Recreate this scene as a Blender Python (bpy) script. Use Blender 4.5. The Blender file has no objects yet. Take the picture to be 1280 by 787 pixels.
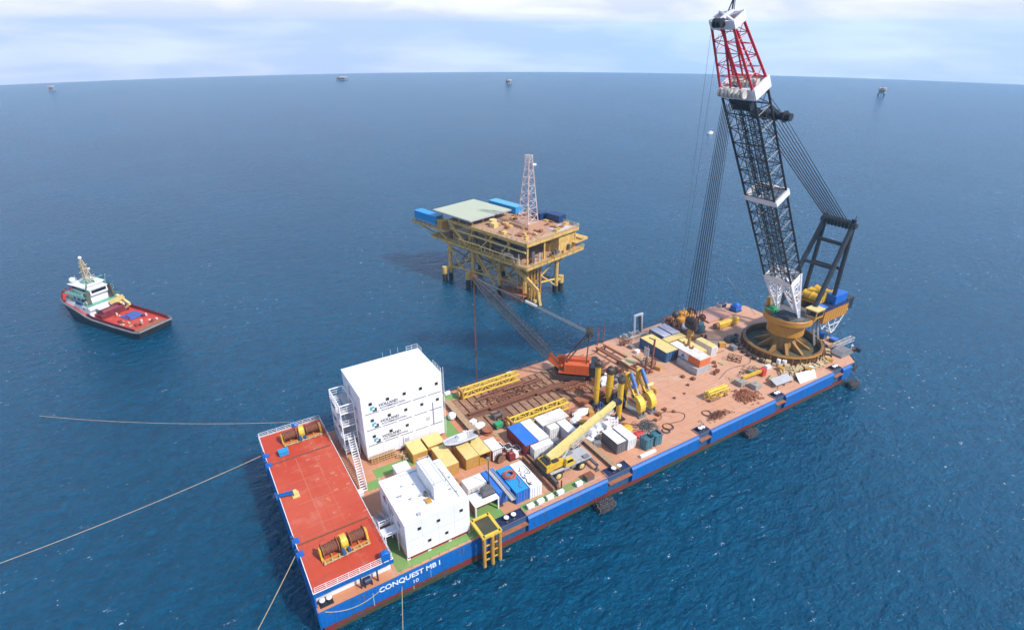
import bpy, math, random
from mathutils import Vector, Matrix
random.seed(7)
SC = bpy.context.scene
COL = SC.collection
R = math.radians

# ------------------------------------------------------------------ camera, world, sun, exposure
cam = bpy.data.cameras.new('camera')
cam.sensor_fit = 'HORIZONTAL'; cam.sensor_width = 36.0
cam.lens = 36.0 * 724.758 / 1280.0
cam.clip_start = 0.5; cam.clip_end = 20000.0
cam_o = bpy.data.objects.new('camera', cam); COL.objects.link(cam_o)
_r = Vector((0.85273353, -0.52234618, 0.0)); _u = Vector((0.23147326, 0.3778816, 0.89645169)); _f = Vector((0.46825811, 0.76443441, -0.44314148))
cam_o.matrix_world = Matrix(((_r.x, _u.x, -_f.x, -5.5426), (_r.y, _u.y, -_f.y, -63.0813), (_r.z, _u.z, -_f.z, 81.6222), (0, 0, 0, 1)))
SC.camera = cam_o

SUN_EL, SUN_AZ = 48.0, -62.0          # azimuth measured from +x (bow) towards +y (far side)
sd = Vector((math.cos(R(SUN_EL)) * math.cos(R(SUN_AZ)), math.cos(R(SUN_EL)) * math.sin(R(SUN_AZ)), math.sin(R(SUN_EL))))
sun = bpy.data.lights.new('sun', 'SUN'); sun.energy = 2.9; sun.angle = R(3.0); sun.color = (1.0, 0.955, 0.89)
sun_o = bpy.data.objects.new('sun', sun); COL.objects.link(sun_o)
sun_o.location = (60, 20, 200)
sun_o.rotation_euler = (-sd).to_track_quat('-Z', 'Y').to_euler()

W = bpy.data.worlds.new('World'); SC.world = W; W.use_nodes = True
nt = W.node_tree; nt.nodes.clear()
def N(t, typ, **kw):
    n = t.nodes.new(typ)
    for k, v in kw.items(): setattr(n, k, v)
    return n
out = N(nt, 'ShaderNodeOutputWorld')
bgs = N(nt, 'ShaderNodeBackground'); bgs.inputs['Strength'].default_value = 0.15
sky = N(nt, 'ShaderNodeTexSky', sky_type='NISHITA', sun_disc=False)
sky.sun_elevation = R(SUN_EL); sky.sun_rotation = math.atan2(sd.x, sd.y); sky.air_density = 1.0; sky.dust_density = 0.6
nt.links.new(sky.outputs[0], bgs.inputs[0])
# cloud layer laid out by direction: stretched banks near the horizon
tc = N(nt, 'ShaderNodeTexCoord')
sep = N(nt, 'ShaderNodeSeparateXYZ'); nt.links.new(tc.outputs['Generated'], sep.inputs[0])
mp = N(nt, 'ShaderNodeMapping'); mp.inputs['Scale'].default_value = (4.2, 4.2, 24.0); mp.inputs['Location'].default_value = (3.1, 0.4, 0.6)
nt.links.new(tc.outputs['Generated'], mp.inputs[0])
n1 = N(nt, 'ShaderNodeTexNoise'); n1.inputs['Scale'].default_value = 1.0; n1.inputs['Detail'].default_value = 7.0; n1.inputs['Roughness'].default_value = 0.52; n1.inputs['Distortion'].default_value = 0.3
nt.links.new(mp.outputs[0], n1.inputs['Vector'])
cr = N(nt, 'ShaderNodeValToRGB')
cr.color_ramp.elements[0].position = 0.40; cr.color_ramp.elements[0].color = (0.61, 0.645, 0.95, 1)
cr.color_ramp.elements[1].position = 0.61; cr.color_ramp.elements[1].color = (0.90, 0.895, 0.99, 1)
e = cr.color_ramp.elements.new(0.5); e.color = (0.76, 0.755, 0.96, 1)
# brighter banks low over the sea, thinner and darker towards the zenith; more cloud over the port side
def wmath(op, x, y):
    n = N(nt, 'ShaderNodeMath', operation=op)
    for i, v in enumerate((x, y)):
        if isinstance(v, (int, float)): n.inputs[i].default_value = v
        else: nt.links.new(v, n.inputs[i])
    return n.outputs[0]
def wrange(v, a, b, lo, hi):
    n = N(nt, 'ShaderNodeMapRange', interpolation_type='SMOOTHSTEP'); n.inputs['From Min'].default_value = a; n.inputs['From Max'].default_value = b; n.inputs['To Min'].default_value = lo; n.inputs['To Max'].default_value = hi
    nt.links.new(v, n.inputs['Value']); return n.outputs[0]
dot = N(nt, 'ShaderNodeVectorMath', operation='DOT_PRODUCT'); dot.inputs[1].default_value = (0.853, -0.522, 0.0); nt.links.new(tc.outputs['Generated'], dot.inputs[0])
# a blue-grey distant bank under white cloud on the port side
bank = wmath('MULTIPLY', wrange(sep.outputs['Z'], 0.0, 0.012, 0.5, 1.0), wrange(sep.outputs['Z'], 0.02, 0.048, 1.0, 0.0))
bank = wmath('MULTIPLY', bank, wrange(dot.outputs['Value'], -0.28, -0.02, 0.17, 0.0))
cl = wmath('SUBTRACT', wmath('ADD', n1.outputs[0], wmath('MULTIPLY', dot.outputs['Value'], -0.07)), bank)
nt.links.new(cl, cr.inputs[0])
mul = N(nt, 'ShaderNodeVectorMath', operation='SCALE')
nt.links.new(cr.outputs[0], mul.inputs[0]); nt.links.new(wrange(sep.outputs['Z'], 0.14, 0.6, 1.0, 0.6), mul.inputs['Scale'])
bgc = N(nt, 'ShaderNodeBackground'); bgc.inputs['Strength'].default_value = 0.75
nt.links.new(mul.outputs[0], bgc.inputs[0])
mx = N(nt, 'ShaderNodeMixShader'); nt.links.new(wrange(sep.outputs['Z'], 0.16, 0.5, 0.94, 0.15), mx.inputs[0])
nt.links.new(bgs.outputs[0], mx.inputs[1]); nt.links.new(bgc.outputs[0], mx.inputs[2])
nt.links.new(mx.outputs[0], out.inputs[0])

SC.view_settings.view_transform = 'Standard'; SC.view_settings.look = 'None'
SC.view_settings.exposure = 0.78; SC.view_settings.gamma = 1.0; SC.view_settings.use_curve_mapping = False
SC.render.engine = 'CYCLES'
SC.cycles.use_denoising = True
SC.cycles.max_bounces = 6; SC.cycles.diffuse_bounces = 3; SC.cycles.glossy_bounces = 3
SC.cycles.volume_bounces = 1; SC.cycles.transmission_bounces = 2
SC.cycles.caustics_reflective = False; SC.cycles.caustics_refractive = False

# ------------------------------------------------------------------ materials
MATS = {}
def mat(name, rgb, rough=0.55, metal=0.0, dirt=0.25, dcol=None, scale=0.6, streak=False, fine=0.08):
    """painted surface: base colour, large worn patches towards dcol and fine grain"""
    if name in MATS: return MATS[name]
    m = bpy.data.materials.new(name); m.use_nodes = True
    t = m.node_tree; b = t.nodes['Principled BSDF']
    b.inputs['Roughness'].default_value = rough; b.inputs['Metallic'].default_value = metal
    geo = N(t, 'ShaderNodeNewGeometry')
    mp = N(t, 'ShaderNodeMapping'); mp.inputs['Scale'].default_value = (1, 1, 0.22) if streak else (1, 1, 1)
    t.links.new(geo.outputs['Position'], mp.inputs[0])
    n = N(t, 'ShaderNodeTexNoise'); n.inputs['Scale'].default_value = scale * (2.5 if streak else 1); n.inputs['Detail'].default_value = 6; n.inputs['Roughness'].default_value = 0.65
    t.links.new(mp.outputs[0], n.inputs['Vector'])
    r = N(t, 'ShaderNodeMapRange'); r.inputs['From Min'].default_value = 0.46; r.inputs['From Max'].default_value = 0.72; r.inputs['To Max'].default_value = dirt; r.inputs['To Min'].default_value = 0.0
    t.links.new(n.outputs[0], r.inputs['Value'])
    mixc = N(t, 'ShaderNodeMix', data_type='RGBA')
    mixc.inputs['A'].default_value = (*rgb, 1); mixc.inputs['B'].default_value = (*(dcol or (0.2, 0.12, 0.07)), 1)
    t.links.new(r.outputs[0], mixc.inputs['Factor'])
    n2 = N(t, 'ShaderNodeTexNoise'); n2.inputs['Scale'].default_value = 5.0; n2.inputs['Detail'].default_value = 4
    t.links.new(geo.outputs['Position'], n2.inputs['Vector'])
    r2 = N(t, 'ShaderNodeMapRange'); r2.inputs['From Min'].default_value = 0.3; r2.inputs['From Max'].default_value = 0.7
    r2.inputs['To Min'].default_value = 1 - fine * 1.6; r2.inputs['To Max'].default_value = 1 + fine
    t.links.new(n2.outputs[0], r2.inputs['Value'])
    sc = N(t, 'ShaderNodeVectorMath', operation='SCALE')
    t.links.new(mixc.outputs['Result'], sc.inputs[0]); t.links.new(r2.outputs[0], sc.inputs['Scale'])
    t.links.new(sc.outputs[0], b.inputs['Base Color'])
    MATS[name] = m; return m
RUST = (0.22, 0.10, 0.05)
mat('white_paint', (0.78, 0.78, 0.80), 0.45, dirt=0.22, dcol=(0.55, 0.50, 0.45), fine=0.03, streak=True)
mat('white_worn', (0.74, 0.74, 0.74), 0.5, dirt=0.30, dcol=(0.45, 0.36, 0.28), fine=0.06)
mat('cream_white', (0.66, 0.62, 0.56), 0.5, dirt=0.4, dcol=(0.34, 0.26, 0.2))
mat('lilac_grey', (0.50, 0.49, 0.55), 0.5, dirt=0.25, dcol=(0.36, 0.33, 0.33))
mat('hull_blue', (0.002, 0.125, 0.44), 0.5, dirt=0.7, dcol=(0.03, 0.07, 0.13), streak=True, scale=0.7, fine=0.14)
mat('hull_navy', (0.010, 0.02, 0.075), 0.5, dirt=0.5, dcol=(0.08, 0.07, 0.07))
mat('hull_plain', (0.02, 0.09, 0.20), 0.5, dirt=0.7, dcol=(0.10, 0.11, 0.12), streak=True)
mat('boot_red', (0.21, 0.022, 0.020), 0.65, dirt=0.95, dcol=(0.085, 0.055, 0.028), streak=False, scale=0.45, fine=0.25)
mat('weed', (0.045, 0.055, 0.02), 0.7, dirt=0.6, dcol=(0.12, 0.06, 0.03))
mat('deck_red', (0.45, 0.042, 0.022), 0.7, dirt=0.6, dcol=(0.47, 0.13, 0.08), scale=0.22, fine=0.07)
mat('deck_stain', (0.53, 0.16, 0.09), 0.6, dirt=0.6, dcol=(0.46, 0.09, 0.06), scale=1.2)
mat('green_paint', (0.15, 0.30, 0.075), 0.6, dirt=0.5, dcol=(0.34, 0.24, 0.12), scale=0.5)
mat('green_bright', (0.03, 0.30, 0.12), 0.5)
mat('pink_plate', (0.52, 0.27, 0.20), 0.6, dirt=0.5, dcol=(0.42, 0.24, 0.17), scale=0.8)
mat('yellow', (0.66, 0.40, 0.025), 0.45, dirt=0.35, dcol=RUST, scale=0.9)
mat('boom_yellow', (0.74, 0.60, 0.21), 0.45, dirt=0.35, dcol=(0.45, 0.30, 0.1), scale=0.9)
mat('boom_dark', (0.055, 0.05, 0.048), 0.5, dirt=0.5, dcol=(0.14, 0.09, 0.06))
mat('yellow_bright', (0.68, 0.47, 0.05), 0.45, dirt=0.35, dcol=(0.36, 0.22, 0.06), scale=0.9)
mat('yellow_pale', (0.68, 0.53, 0.20), 0.5, dirt=0.3, dcol=(0.42, 0.28, 0.1), scale=0.9)
mat('mat_wood', (0.36, 0.195, 0.11), 0.8, dirt=0.85, dcol=(0.17, 0.085, 0.05), scale=1.0, fine=0.22)
mat('timber_dark', (0.15, 0.07, 0.04), 0.85, dirt=0.8, dcol=(0.30, 0.12, 0.06), scale=0.8, fine=0.2)
mat('ochre', (0.52, 0.275, 0.05), 0.5, dirt=0.4, dcol=RUST, scale=0.9)
mat('crane_orange', (0.52, 0.235, 0.03), 0.45, dirt=0.35, dcol=(0.25, 0.11, 0.03), scale=0.7)
mat('orange', (0.60, 0.105, 0.018), 0.45, dirt=0.3, dcol=(0.35, 0.08, 0.03))
mat('orange_plain', (0.70, 0.17, 0.04), 0.5, dirt=0.25, dcol=(0.45, 0.15, 0.08))
mat('dark_steel', (0.022, 0.024, 0.03), 0.45, dirt=0.3, dcol=(0.07, 0.06, 0.055))
mat('black_rubber', (0.018, 0.018, 0.02), 0.75, dirt=0.3, dcol=(0.07, 0.065, 0.06))
mat('grey_steel', (0.20, 0.20, 0.21), 0.45, dirt=0.5, dcol=(0.16, 0.11, 0.08))
mat('light_grey', (0.42, 0.42, 0.43), 0.5, dirt=0.4, dcol=(0.26, 0.21, 0.17))
mat('frame_grey', (0.115, 0.115, 0.12), 0.5, dirt=0.5, dcol=(0.17, 0.10, 0.06))
mat('rust', (0.21, 0.075, 0.035), 0.75, dirt=0.7, dcol=(0.10, 0.05, 0.035), scale=1.5, fine=0.2)
mat('rust_orange', (0.34, 0.12, 0.05), 0.7, dirt=0.7, dcol=(0.16, 0.07, 0.04), scale=1.2, fine=0.15)
mat('timber', (0.27, 0.135, 0.075), 0.8, dirt=0.8, dcol=(0.15, 0.08, 0.05), scale=1.3, fine=0.2)
mat('timber_pale', (0.40, 0.26, 0.15), 0.8, dirt=0.7, dcol=(0.24, 0.15, 0.09), scale=1.5, fine=0.2)
mat('wood_sand', (0.52, 0.40, 0.22), 0.8, dirt=0.6, dcol=(0.3, 0.2, 0.12), scale=1.5, fine=0.2)
mat('cont_blue', (0.012, 0.12, 0.48), 0.45, dirt=0.25, dcol=(0.05, 0.12, 0.3), streak=True)
mat('roof_blue', (0.03, 0.16, 0.55), 0.45, dirt=0.3, dcol=(0.14, 0.26, 0.52))
mat('sky_blue', (0.02, 0.27, 0.60), 0.45, dirt=0.2, dcol=(0.1, 0.3, 0.5))
mat('work_blue', (0.02, 0.09, 0.22), 0.5, dirt=0.6, dcol=(0.12, 0.12, 0.13))
mat('cont_red', (0.22, 0.022, 0.022), 0.5, dirt=0.4, dcol=(0.12, 0.04, 0.03), streak=True)
mat('jib_red', (0.52, 0.02, 0.03), 0.4, dirt=0.2, dcol=(0.3, 0.03, 0.03))
mat('red', (0.55, 0.05, 0.04), 0.5, dirt=0.3, dcol=(0.3, 0.06, 0.04))
mat('teal', (0.05, 0.16, 0.20), 0.5, dirt=0.5, dcol=(0.10, 0.13, 0.14))
mat('olive_floor', (0.075, 0.075, 0.04), 0.7, dirt=0.7, dcol=(0.13, 0.09, 0.05))
mat('heli_green', (0.44, 0.47, 0.34), 0.65, dirt=0.4, dcol=(0.52, 0.47, 0.36), scale=0.25)
mat('plat_yellow', (0.66, 0.43, 0.12), 0.6, dirt=0.8, dcol=(0.27, 0.12, 0.05), scale=0.7, fine=0.18)
mat('plat_deck', (0.46, 0.27, 0.17), 0.7, dirt=0.6, dcol=(0.30, 0.15, 0.09), scale=0.5, fine=0.15)
mat('leg_dark', (0.03, 0.027, 0.024), 0.7, dirt=0.6, dcol=(0.10, 0.06, 0.03))
mat('mast_white', (0.66, 0.55, 0.52), 0.5, dirt=0.8, dcol=(0.50, 0.22, 0.17), scale=0.4)
mat('glass_dark', (0.012, 0.014, 0.018), 0.12, dirt=0.0, fine=0.0)
mat('rope_tan', (0.42, 0.33, 0.20), 0.8, dirt=0.3, dcol=(0.3, 0.24, 0.17), fine=0.15)
mat('wire', (0.045, 0.05, 0.06), 0.5, dirt=0.3, dcol=(0.09, 0.08, 0.08))
mat('concrete', (0.33, 0.30, 0.26), 0.85, dirt=0.5, dcol=(0.22, 0.17, 0.13))
mat('hull_black', (0.018, 0.02, 0.024), 0.4, dirt=0.4, dcol=(0.11, 0.10, 0.10), streak=True)
mat('logo_teal', (0.06, 0.42, 0.40), 0.5, dirt=0.0, fine=0.0)
mat('text_dark', (0.05, 0.055, 0.075), 0.5, dirt=0.0, fine=0.0)
mat('stencil_white', (0.80, 0.80, 0.80), 0.5, dirt=0.25, dcol=(0.25, 0.35, 0.5), scale=2.0)
mat('tarp_blue', (0.05, 0.11, 0.36), 0.5, dirt=0.2, dcol=(0.1, 0.15, 0.4))
mat('tug_red', (0.52, 0.045, 0.03), 0.55, dirt=0.6, dcol=(0.48, 0.17, 0.07), scale=0.6)
mat('tug_green', (0.12, 0.34, 0.25), 0.5, dirt=0.3, dcol=(0.4, 0.45, 0.4))
mat('far_rust', (0.33, 0.25, 0.20), 0.7, dirt=0.6, dcol=(0.18, 0.14, 0.12))

# main deck: salmon plating with weld seams, worn pale patches, rust and scuffs
def deck_material(nm='deck_salmon', pal=None):
    m = bpy.data.materials.new(nm); m.use_nodes = True; t = m.node_tree; b = t.nodes['Principled BSDF']
    P_ = pal or ((0.50, 0.20, 0.095), (0.52, 0.255, 0.145), (0.56, 0.32, 0.205), (0.30, 0.12, 0.065), (0.58, 0.40, 0.31), (0.2, 0.1, 0.06), (0.27, 0.13, 0.08), (0.60, 0.44, 0.35), (0.22, 0.10, 0.06))
    b.inputs['Roughness'].default_value = 0.66
    g = N(t, 'ShaderNodeNewGeometry')
    def noise(s, d=6, ro=0.6, vec=None):
        n = N(t, 'ShaderNodeTexNoise'); n.inputs['Scale'].default_value = s; n.inputs['Detail'].default_value = d; n.inputs['Roughness'].default_value = ro
        t.links.new(vec or g.outputs['Position'], n.inputs['Vector']); return n
    def rng(v, a, bb, lo, hi):
        r = N(t, 'ShaderNodeMapRange'); r.inputs['From Min'].default_value = a; r.inputs['From Max'].default_value = bb; r.inputs['To Min'].default_value = lo; r.inputs['To Max'].default_value = hi
        t.links.new(v, r.inputs['Value']); return r.outputs[0]
    def mixc(f, a, bb):
        x = N(t, 'ShaderNodeMix', data_type='RGBA'); t.links.new(f, x.inputs['Factor'])
        for k, v in (('A', a), ('B', bb)):
            if isinstance(v, tuple): x.inputs[k].default_value = (*v, 1)
            else: t.links.new(v, x.inputs[k])
        return x.outputs['Result']
    sx = N(t, 'ShaderNodeSeparateXYZ'); t.links.new(g.outputs['Position'], sx.inputs[0])
    big = noise(0.07, 4)
    c = mixc(rng(big.outputs[0], 0.4, 0.62, 0, 1), P_[0], P_[1])
    # bow half is paler and dustier than the stern half
    c = mixc(rng(sx.outputs['X'], 30, 105, 0, 0.75), c, P_[2])
    c = mixc(rng(noise(0.55, 8, 0.7).outputs[0], 0.56, 0.72, 0, 0.6), c, P_[3])
    c = mixc(rng(noise(0.28, 8, 0.7).outputs[0], 0.55, 0.72, 0, 0.6), c, P_[4])
    c = mixc(rng(noise(2.6, 6, 0.75).outputs[0], 0.60, 0.74, 0, 0.6), c, P_[5])
    mpx = N(t, 'ShaderNodeMapping'); mpx.inputs['Scale'].default_value = (0.12, 1.3, 1); mpx.inputs['Rotation'].default_value = (0, 0, R(8)); t.links.new(g.outputs['Position'], mpx.inputs[0])
    c = mixc(rng(noise(1.0, 7, 0.7, mpx.outputs[0]).outputs[0], 0.57, 0.70, 0, 0.5), c, P_[6])
    mpy = N(t, 'ShaderNodeMapping'); mpy.inputs['Scale'].default_value = (1.0, 0.14, 1); t.links.new(g.outputs['Position'], mpy.inputs[0])
    c = mixc(rng(noise(0.9, 7, 0.7, mpy.outputs[0]).outputs[0], 0.58, 0.72, 0, 0.45), c, P_[7])
    br = N(t, 'ShaderNodeTexBrick'); br.offset = 0.0; br.inputs['Scale'].default_value = 1.0
    br.inputs['Brick Width'].default_value = 6.0; br.inputs['Row Height'].default_value = 2.4; br.inputs['Mortar Size'].default_value = 0.05; br.inputs['Mortar Smooth'].default_value = 0.3
    t.links.new(g.outputs['Position'], br.inputs['Vector'])
    c = mixc(rng(br.outputs['Fac'], 0, 1, 0, 0.38), c, P_[8])
    t.links.new(c, b.inputs['Base Color']); MATS[nm] = m
deck_material()
deck_material('deck_red_worn', ((0.45, 0.046, 0.014), (0.49, 0.075, 0.032), (0.47, 0.06, 0.022), (0.27, 0.035, 0.022), (0.54, 0.19, 0.12), (0.2, 0.05, 0.03), (0.30, 0.05, 0.03), (0.55, 0.24, 0.17), (0.26, 0.03, 0.02)))

def sea_material():
    m = bpy.data.materials.new('sea_water'); m.use_nodes = True; t = m.node_tree; b = t.nodes['Principled BSDF']
    g = N(t, 'ShaderNodeNewGeometry')
    def noise(s, d, ro, sc=(1, 1, 1), rot=0.0, dist=0.0):
        mp = N(t, 'ShaderNodeMapping'); mp.inputs['Scale'].default_value = sc; mp.inputs['Rotation'].default_value = (0, 0, rot)
        t.links.new(g.outputs['Position'], mp.inputs[0])
        n = N(t, 'ShaderNodeTexNoise'); n.inputs['Scale'].default_value = s; n.inputs['Detail'].default_value = d; n.inputs['Roughness'].default_value = ro; n.inputs['Distortion'].default_value = dist
        t.links.new(mp.outputs[0], n.inputs['Vector']); return n.outputs[0]
    def math_(op, a, bb):
        x = N(t, 'ShaderNodeMath', operation=op)
        for i, v in enumerate((a, bb)):
            if isinstance(v, (int, float)): x.inputs[i].default_value = v
            else: t.links.new(v, x.inputs[i])
        return x.outputs[0]
    def rng(v, a, bb, lo, hi):
        r = N(t, 'ShaderNodeMapRange'); r.inputs['From Min'].default_value = a; r.inputs['From Max'].default_value = bb; r.inputs['To Min'].default_value = lo; r.inputs['To Max'].default_value = hi
        t.links.new(v, r.inputs['Value']); return r.outputs[0]
    swell = noise(0.06, 2, 0.5, (1, 2.0, 1), R(25))
    chop = noise(0.24, 4, 0.55, (1, 1.9, 1), R(32), 0.4)
    rip = noise(0.8, 5, 0.6, (1, 1.6, 1), R(15), 0.5)
    h = math_('ADD', math_('MULTIPLY', swell, 1.0), math_('ADD', math_('MULTIPLY', chop, 1.7), math_('MULTIPLY', rip, 1.05)))
    bp = N(t, 'ShaderNodeBump'); bp.inputs['Strength'].default_value = 1.0; bp.inputs['Distance'].default_value = 1.0
    t.links.new(h, bp.inputs['Height']); t.links.new(bp.outputs[0], b.inputs['Normal'])
    # upwelling colour: broad patches, with ripple light painted in: crests lighter, troughs darker
    patch = noise(0.011, 4, 0.55)
    def mix(f, a, bb):
        x = N(t, 'ShaderNodeMix', data_type='RGBA'); t.links.new(f, x.inputs['Factor'])
        for k, v in (('A', a), ('B', bb)):
            if isinstance(v, tuple): x.inputs[k].default_value = (*v, 1)
            else: t.links.new(v, x.inputs[k])
        return x.outputs['Result']
    deep = mix(rng(patch, 0.35, 0.65, 0, 1), (0.0001, 0.029, 0.066), (0.0003, 0.041, 0.088))
    crest_light = mix(rng(patch, 0.35, 0.65, 0, 1), (0.0006, 0.060, 0.122), (0.001, 0.072, 0.145))
    hh = math_('ADD', math_('MULTIPLY', chop, 0.45), math_('MULTIPLY', rip, 0.55))
    c = mix(rng(hh, 0.42, 0.68, 0, 1), deep, crest_light)
    # scattered small whitecaps, clustered where the wind has picked the sea up
    wind = rng(noise(0.022, 3, 0.5), 0.42, 0.62, 0.0, 1.0)
    sxyz = N(t, 'ShaderNodeSeparateXYZ'); t.links.new(g.outputs['Position'], sxyz.inputs[0])
    wash = math_('MULTIPLY', math_('MULTIPLY', rng(sxyz.outputs['Y'], -11, -1, 0, 1), rng(sxyz.outputs['Y'], 1, 3, 1, 0)), math_('MULTIPLY', rng(sxyz.outputs['X'], 142, 150, 1, 0), rng(sxyz.outputs['X'], -8, 0, 0, 1)))
    wind = math_('MAXIMUM', wind, wash)
    cap = math_('MULTIPLY', math_('MULTIPLY', rng(math_('ADD', noise(0.42, 3, 0.6, (1, 2.0, 1), R(32)), math_('MULTIPLY', wash, 0.025)), 0.645, 0.69, 0, 1), rng(noise(2.2, 4, 0.7), 0.50, 0.60, 0, 1)), wind)
    mw = N(t, 'ShaderNodeMix', data_type='RGBA'); mw.inputs['B'].default_value = (0.7, 0.75, 0.8, 1)
    t.links.new(c, mw.inputs['A']); t.links.new(math_('MULTIPLY', cap, 0.75), mw.inputs['Factor'])
    t.links.new(mw.outputs['Result'], b.inputs['Base Color'])
    b.inputs['Roughness'].default_value = 0.2; b.inputs['IOR'].default_value = 1.62; b.inputs['Subsurface Weight'].default_value = 0.7; b.inputs['Subsurface Radius'].default_value = (0.3, 0.8, 1.0); b.inputs['Subsurface Scale'].default_value = 20.0; b.inputs['Specular Tint'].default_value = (0.05, 0.55, 1.0, 1)
    MATS['sea_water'] = m
sea_material()

# ------------------------------------------------------------------ mesh helpers
V = Vector
class MB:
    def __init__(s): s.v = []; s.f = []; s.m = []; s.sm = []; s.ch = []
    def add(s, vs, fs, m=0, sm=False):
        o = len(s.v); s.v += [tuple(p) for p in vs]; s.ch.append((o, len(s.v)))
        for f in fs: s.f.append([o + i for i in f]); s.m.append(m); s.sm.append(sm)
        return s
    def box(s, x0, x1, y0, y1, z0, z1, m=0):
        vs = [(x, y, z) for z in (z0, z1) for y in (y0, y1) for x in (x0, x1)]
        return s.add(vs, [(0, 2, 3, 1), (4, 5, 7, 6), (0, 1, 5, 4), (2, 6, 7, 3), (0, 4, 6, 2), (1, 3, 7, 5)], m)
    def hexa(s, b, t, m=0):
        n = len(b); vs = list(b) + list(t)
        fs = [tuple(reversed(range(n))), tuple(range(n, 2 * n))] + [(i, (i + 1) % n, n + (i + 1) % n, n + i) for i in range(n)]
        return s.add(vs, fs, m)
    def bar(s, p, q, w, h=None, m=0, up=None):
        p, q = V(p), V(q); d = (q - p)
        if d.length < 1e-6: return s
        d.normalize(); h = h or w
        up = V(up) if up else (V((0, 0, 1)) if abs(d.z) < 0.9 else V((1, 0, 0)))
        a = d.cross(up).normalized() * (w / 2); b = a.cross(d).normalized() * (h / 2)
        return s.hexa([p - a - b, p + a - b, p + a + b, p - a + b], [q - a - b, q + a - b, q + a + b, q - a + b], m)
    def tube(s, p, q, r, r2=None, n=6, m=0, caps=True):
        p, q = V(p), V(q); d = q - p
        if d.length < 1e-6: return s
        d.normalize(); r2 = r if r2 is None else r2
        a = d.cross(V((0, 0, 1)) if abs(d.z) < 0.9 else V((1, 0, 0))).normalized(); b = d.cross(a)
        vs = []
        for c, rr in ((p, r), (q, r2)):
            vs += [c + (a * math.cos(2 * math.pi * i / n) + b * math.sin(2 * math.pi * i / n)) * rr for i in range(n)]
        fs = [(i, (i + 1) % n, n + (i + 1) % n, n + i) for i in range(n)]
        s.add(vs, fs, m, n >= 8)
        if caps:
            s.add(vs[:n], [tuple(reversed(range(n)))], m); s.add(vs[n:], [tuple(range(n))], m)
        return s
    def path(s, pts, r, n=6, m=0):
        for a, b in zip(pts, pts[1:]): s.tube(a, b, r, n=n, m=m)
        return s
    def lathe(s, prof, c=(0, 0, 0), axis='z', n=24, m=0, sm=True, cap=True):
        ax = {'z': lambda r, h, t: (r * math.cos(t), r * math.sin(t), h), 'x': lambda r, h, t: (h, r * math.cos(t), r * math.sin(t)), 'y': lambda r, h, t: (r * math.sin(t), h, r * math.cos(t))}[axis]
        vs = []
        for r, h in prof:
            for i in range(n):
                p = ax(r, h, 2 * math.pi * i / n); vs.append((c[0] + p[0], c[1] + p[1], c[2] + p[2]))
        fs = []
        for k in range(len(prof) - 1):
            for i in range(n):
                j = (i + 1) % n; fs.append((k * n + i, k * n + j, (k + 1) * n + j, (k + 1) * n + i))
        s.add(vs, fs, m, sm)
        if cap and prof[0][0] > 1e-4: s.add(vs[:n], [tuple(reversed(range(n)))], m)
        if cap and prof[-1][0] > 1e-4: s.add(vs[-n:], [tuple(range(n))], m)
        return s
    def torus(s, c, ax, Rr, r, n=18, k=8, m=0):
        ax = V(ax).normalized(); a = ax.cross(V((0, 0, 1)) if abs(ax.z) < 0.9 else V((1, 0, 0))).normalized(); b = ax.cross(a); c = V(c)
        vs = []
        for i in range(n):
            t = 2 * math.pi * i / n; d = a * math.cos(t) + b * math.sin(t)
            for j in range(k):
                u = 2 * math.pi * j / k; vs.append(c + d * (Rr + r * math.cos(u)) + ax * (r * math.sin(u)))
        fs = [(i * k + j, ((i + 1) % n) * k + j, ((i + 1) % n) * k + (j + 1) % k, i * k + (j + 1) % k) for i in range(n) for j in range(k)]
        return s.add(vs, fs, m, True)
    def ball(s, c, r, m=0, n=14, k=8, sq=(1, 1, 1), jit=0.0):
        vs = []; fs = []
        for i in range(k + 1):
            ph = math.pi * i / k
            for j in range(n):
                t = 2 * math.pi * j / n; q = 1 + random.uniform(-jit, jit)
                vs.append((c[0] + r * sq[0] * q * math.sin(ph) * math.cos(t), c[1] + r * sq[1] * q * math.sin(ph) * math.sin(t), c[2] + r * sq[2] * q * math.cos(ph)))
        for i in range(k):
            for j in range(n):
                fs.append((i * n + j, (i + 1) * n + j, (i + 1) * n + (j + 1) % n, i * n + (j + 1) % n))
        return s.add(vs, fs, m, jit == 0)
    def prism(s, poly, axis, a, b, m=0):
        f = {'x': lambda p, h: (h, p[0], p[1]), 'y': lambda p, h: (p[0], h, p[1]), 'z': lambda p, h: (p[0], p[1], h)}[axis]
        return s.hexa([f(p, a) for p in poly], [f(p, b) for p in poly], m)
    def truss(s, A, B, n, rc, rb, m=0, x=True, n_c=6):
        """A, B: four corners each; chords A->B and braces on every face over n bays"""
        A = [V(p) for p in A]; B = [V(p) for p in B]
        for a, b in zip(A, B): s.tube(a, b, rc, n=n_c, m=m)
        for i in range(n + 1):
            t = i / n; P = [a.lerp(b, t) for a, b in zip(A, B)]
            for k in range(4): s.tube(P[k], P[(k + 1) % 4], rb, n=4, m=m, caps=False)
            if i < n:
                Q = [a.lerp(b, (i + 1) / n) for a, b in zip(A, B)]
                for k in range(4):
                    j = (k + 1) % 4
                    if x or i % 2 == 0: s.tube(P[k], Q[j], rb, n=4, m=m, caps=False)
                    if x or i % 2 == 1: s.tube(P[j], Q[k], rb, n=4, m=m, caps=False)
        return s
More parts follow.
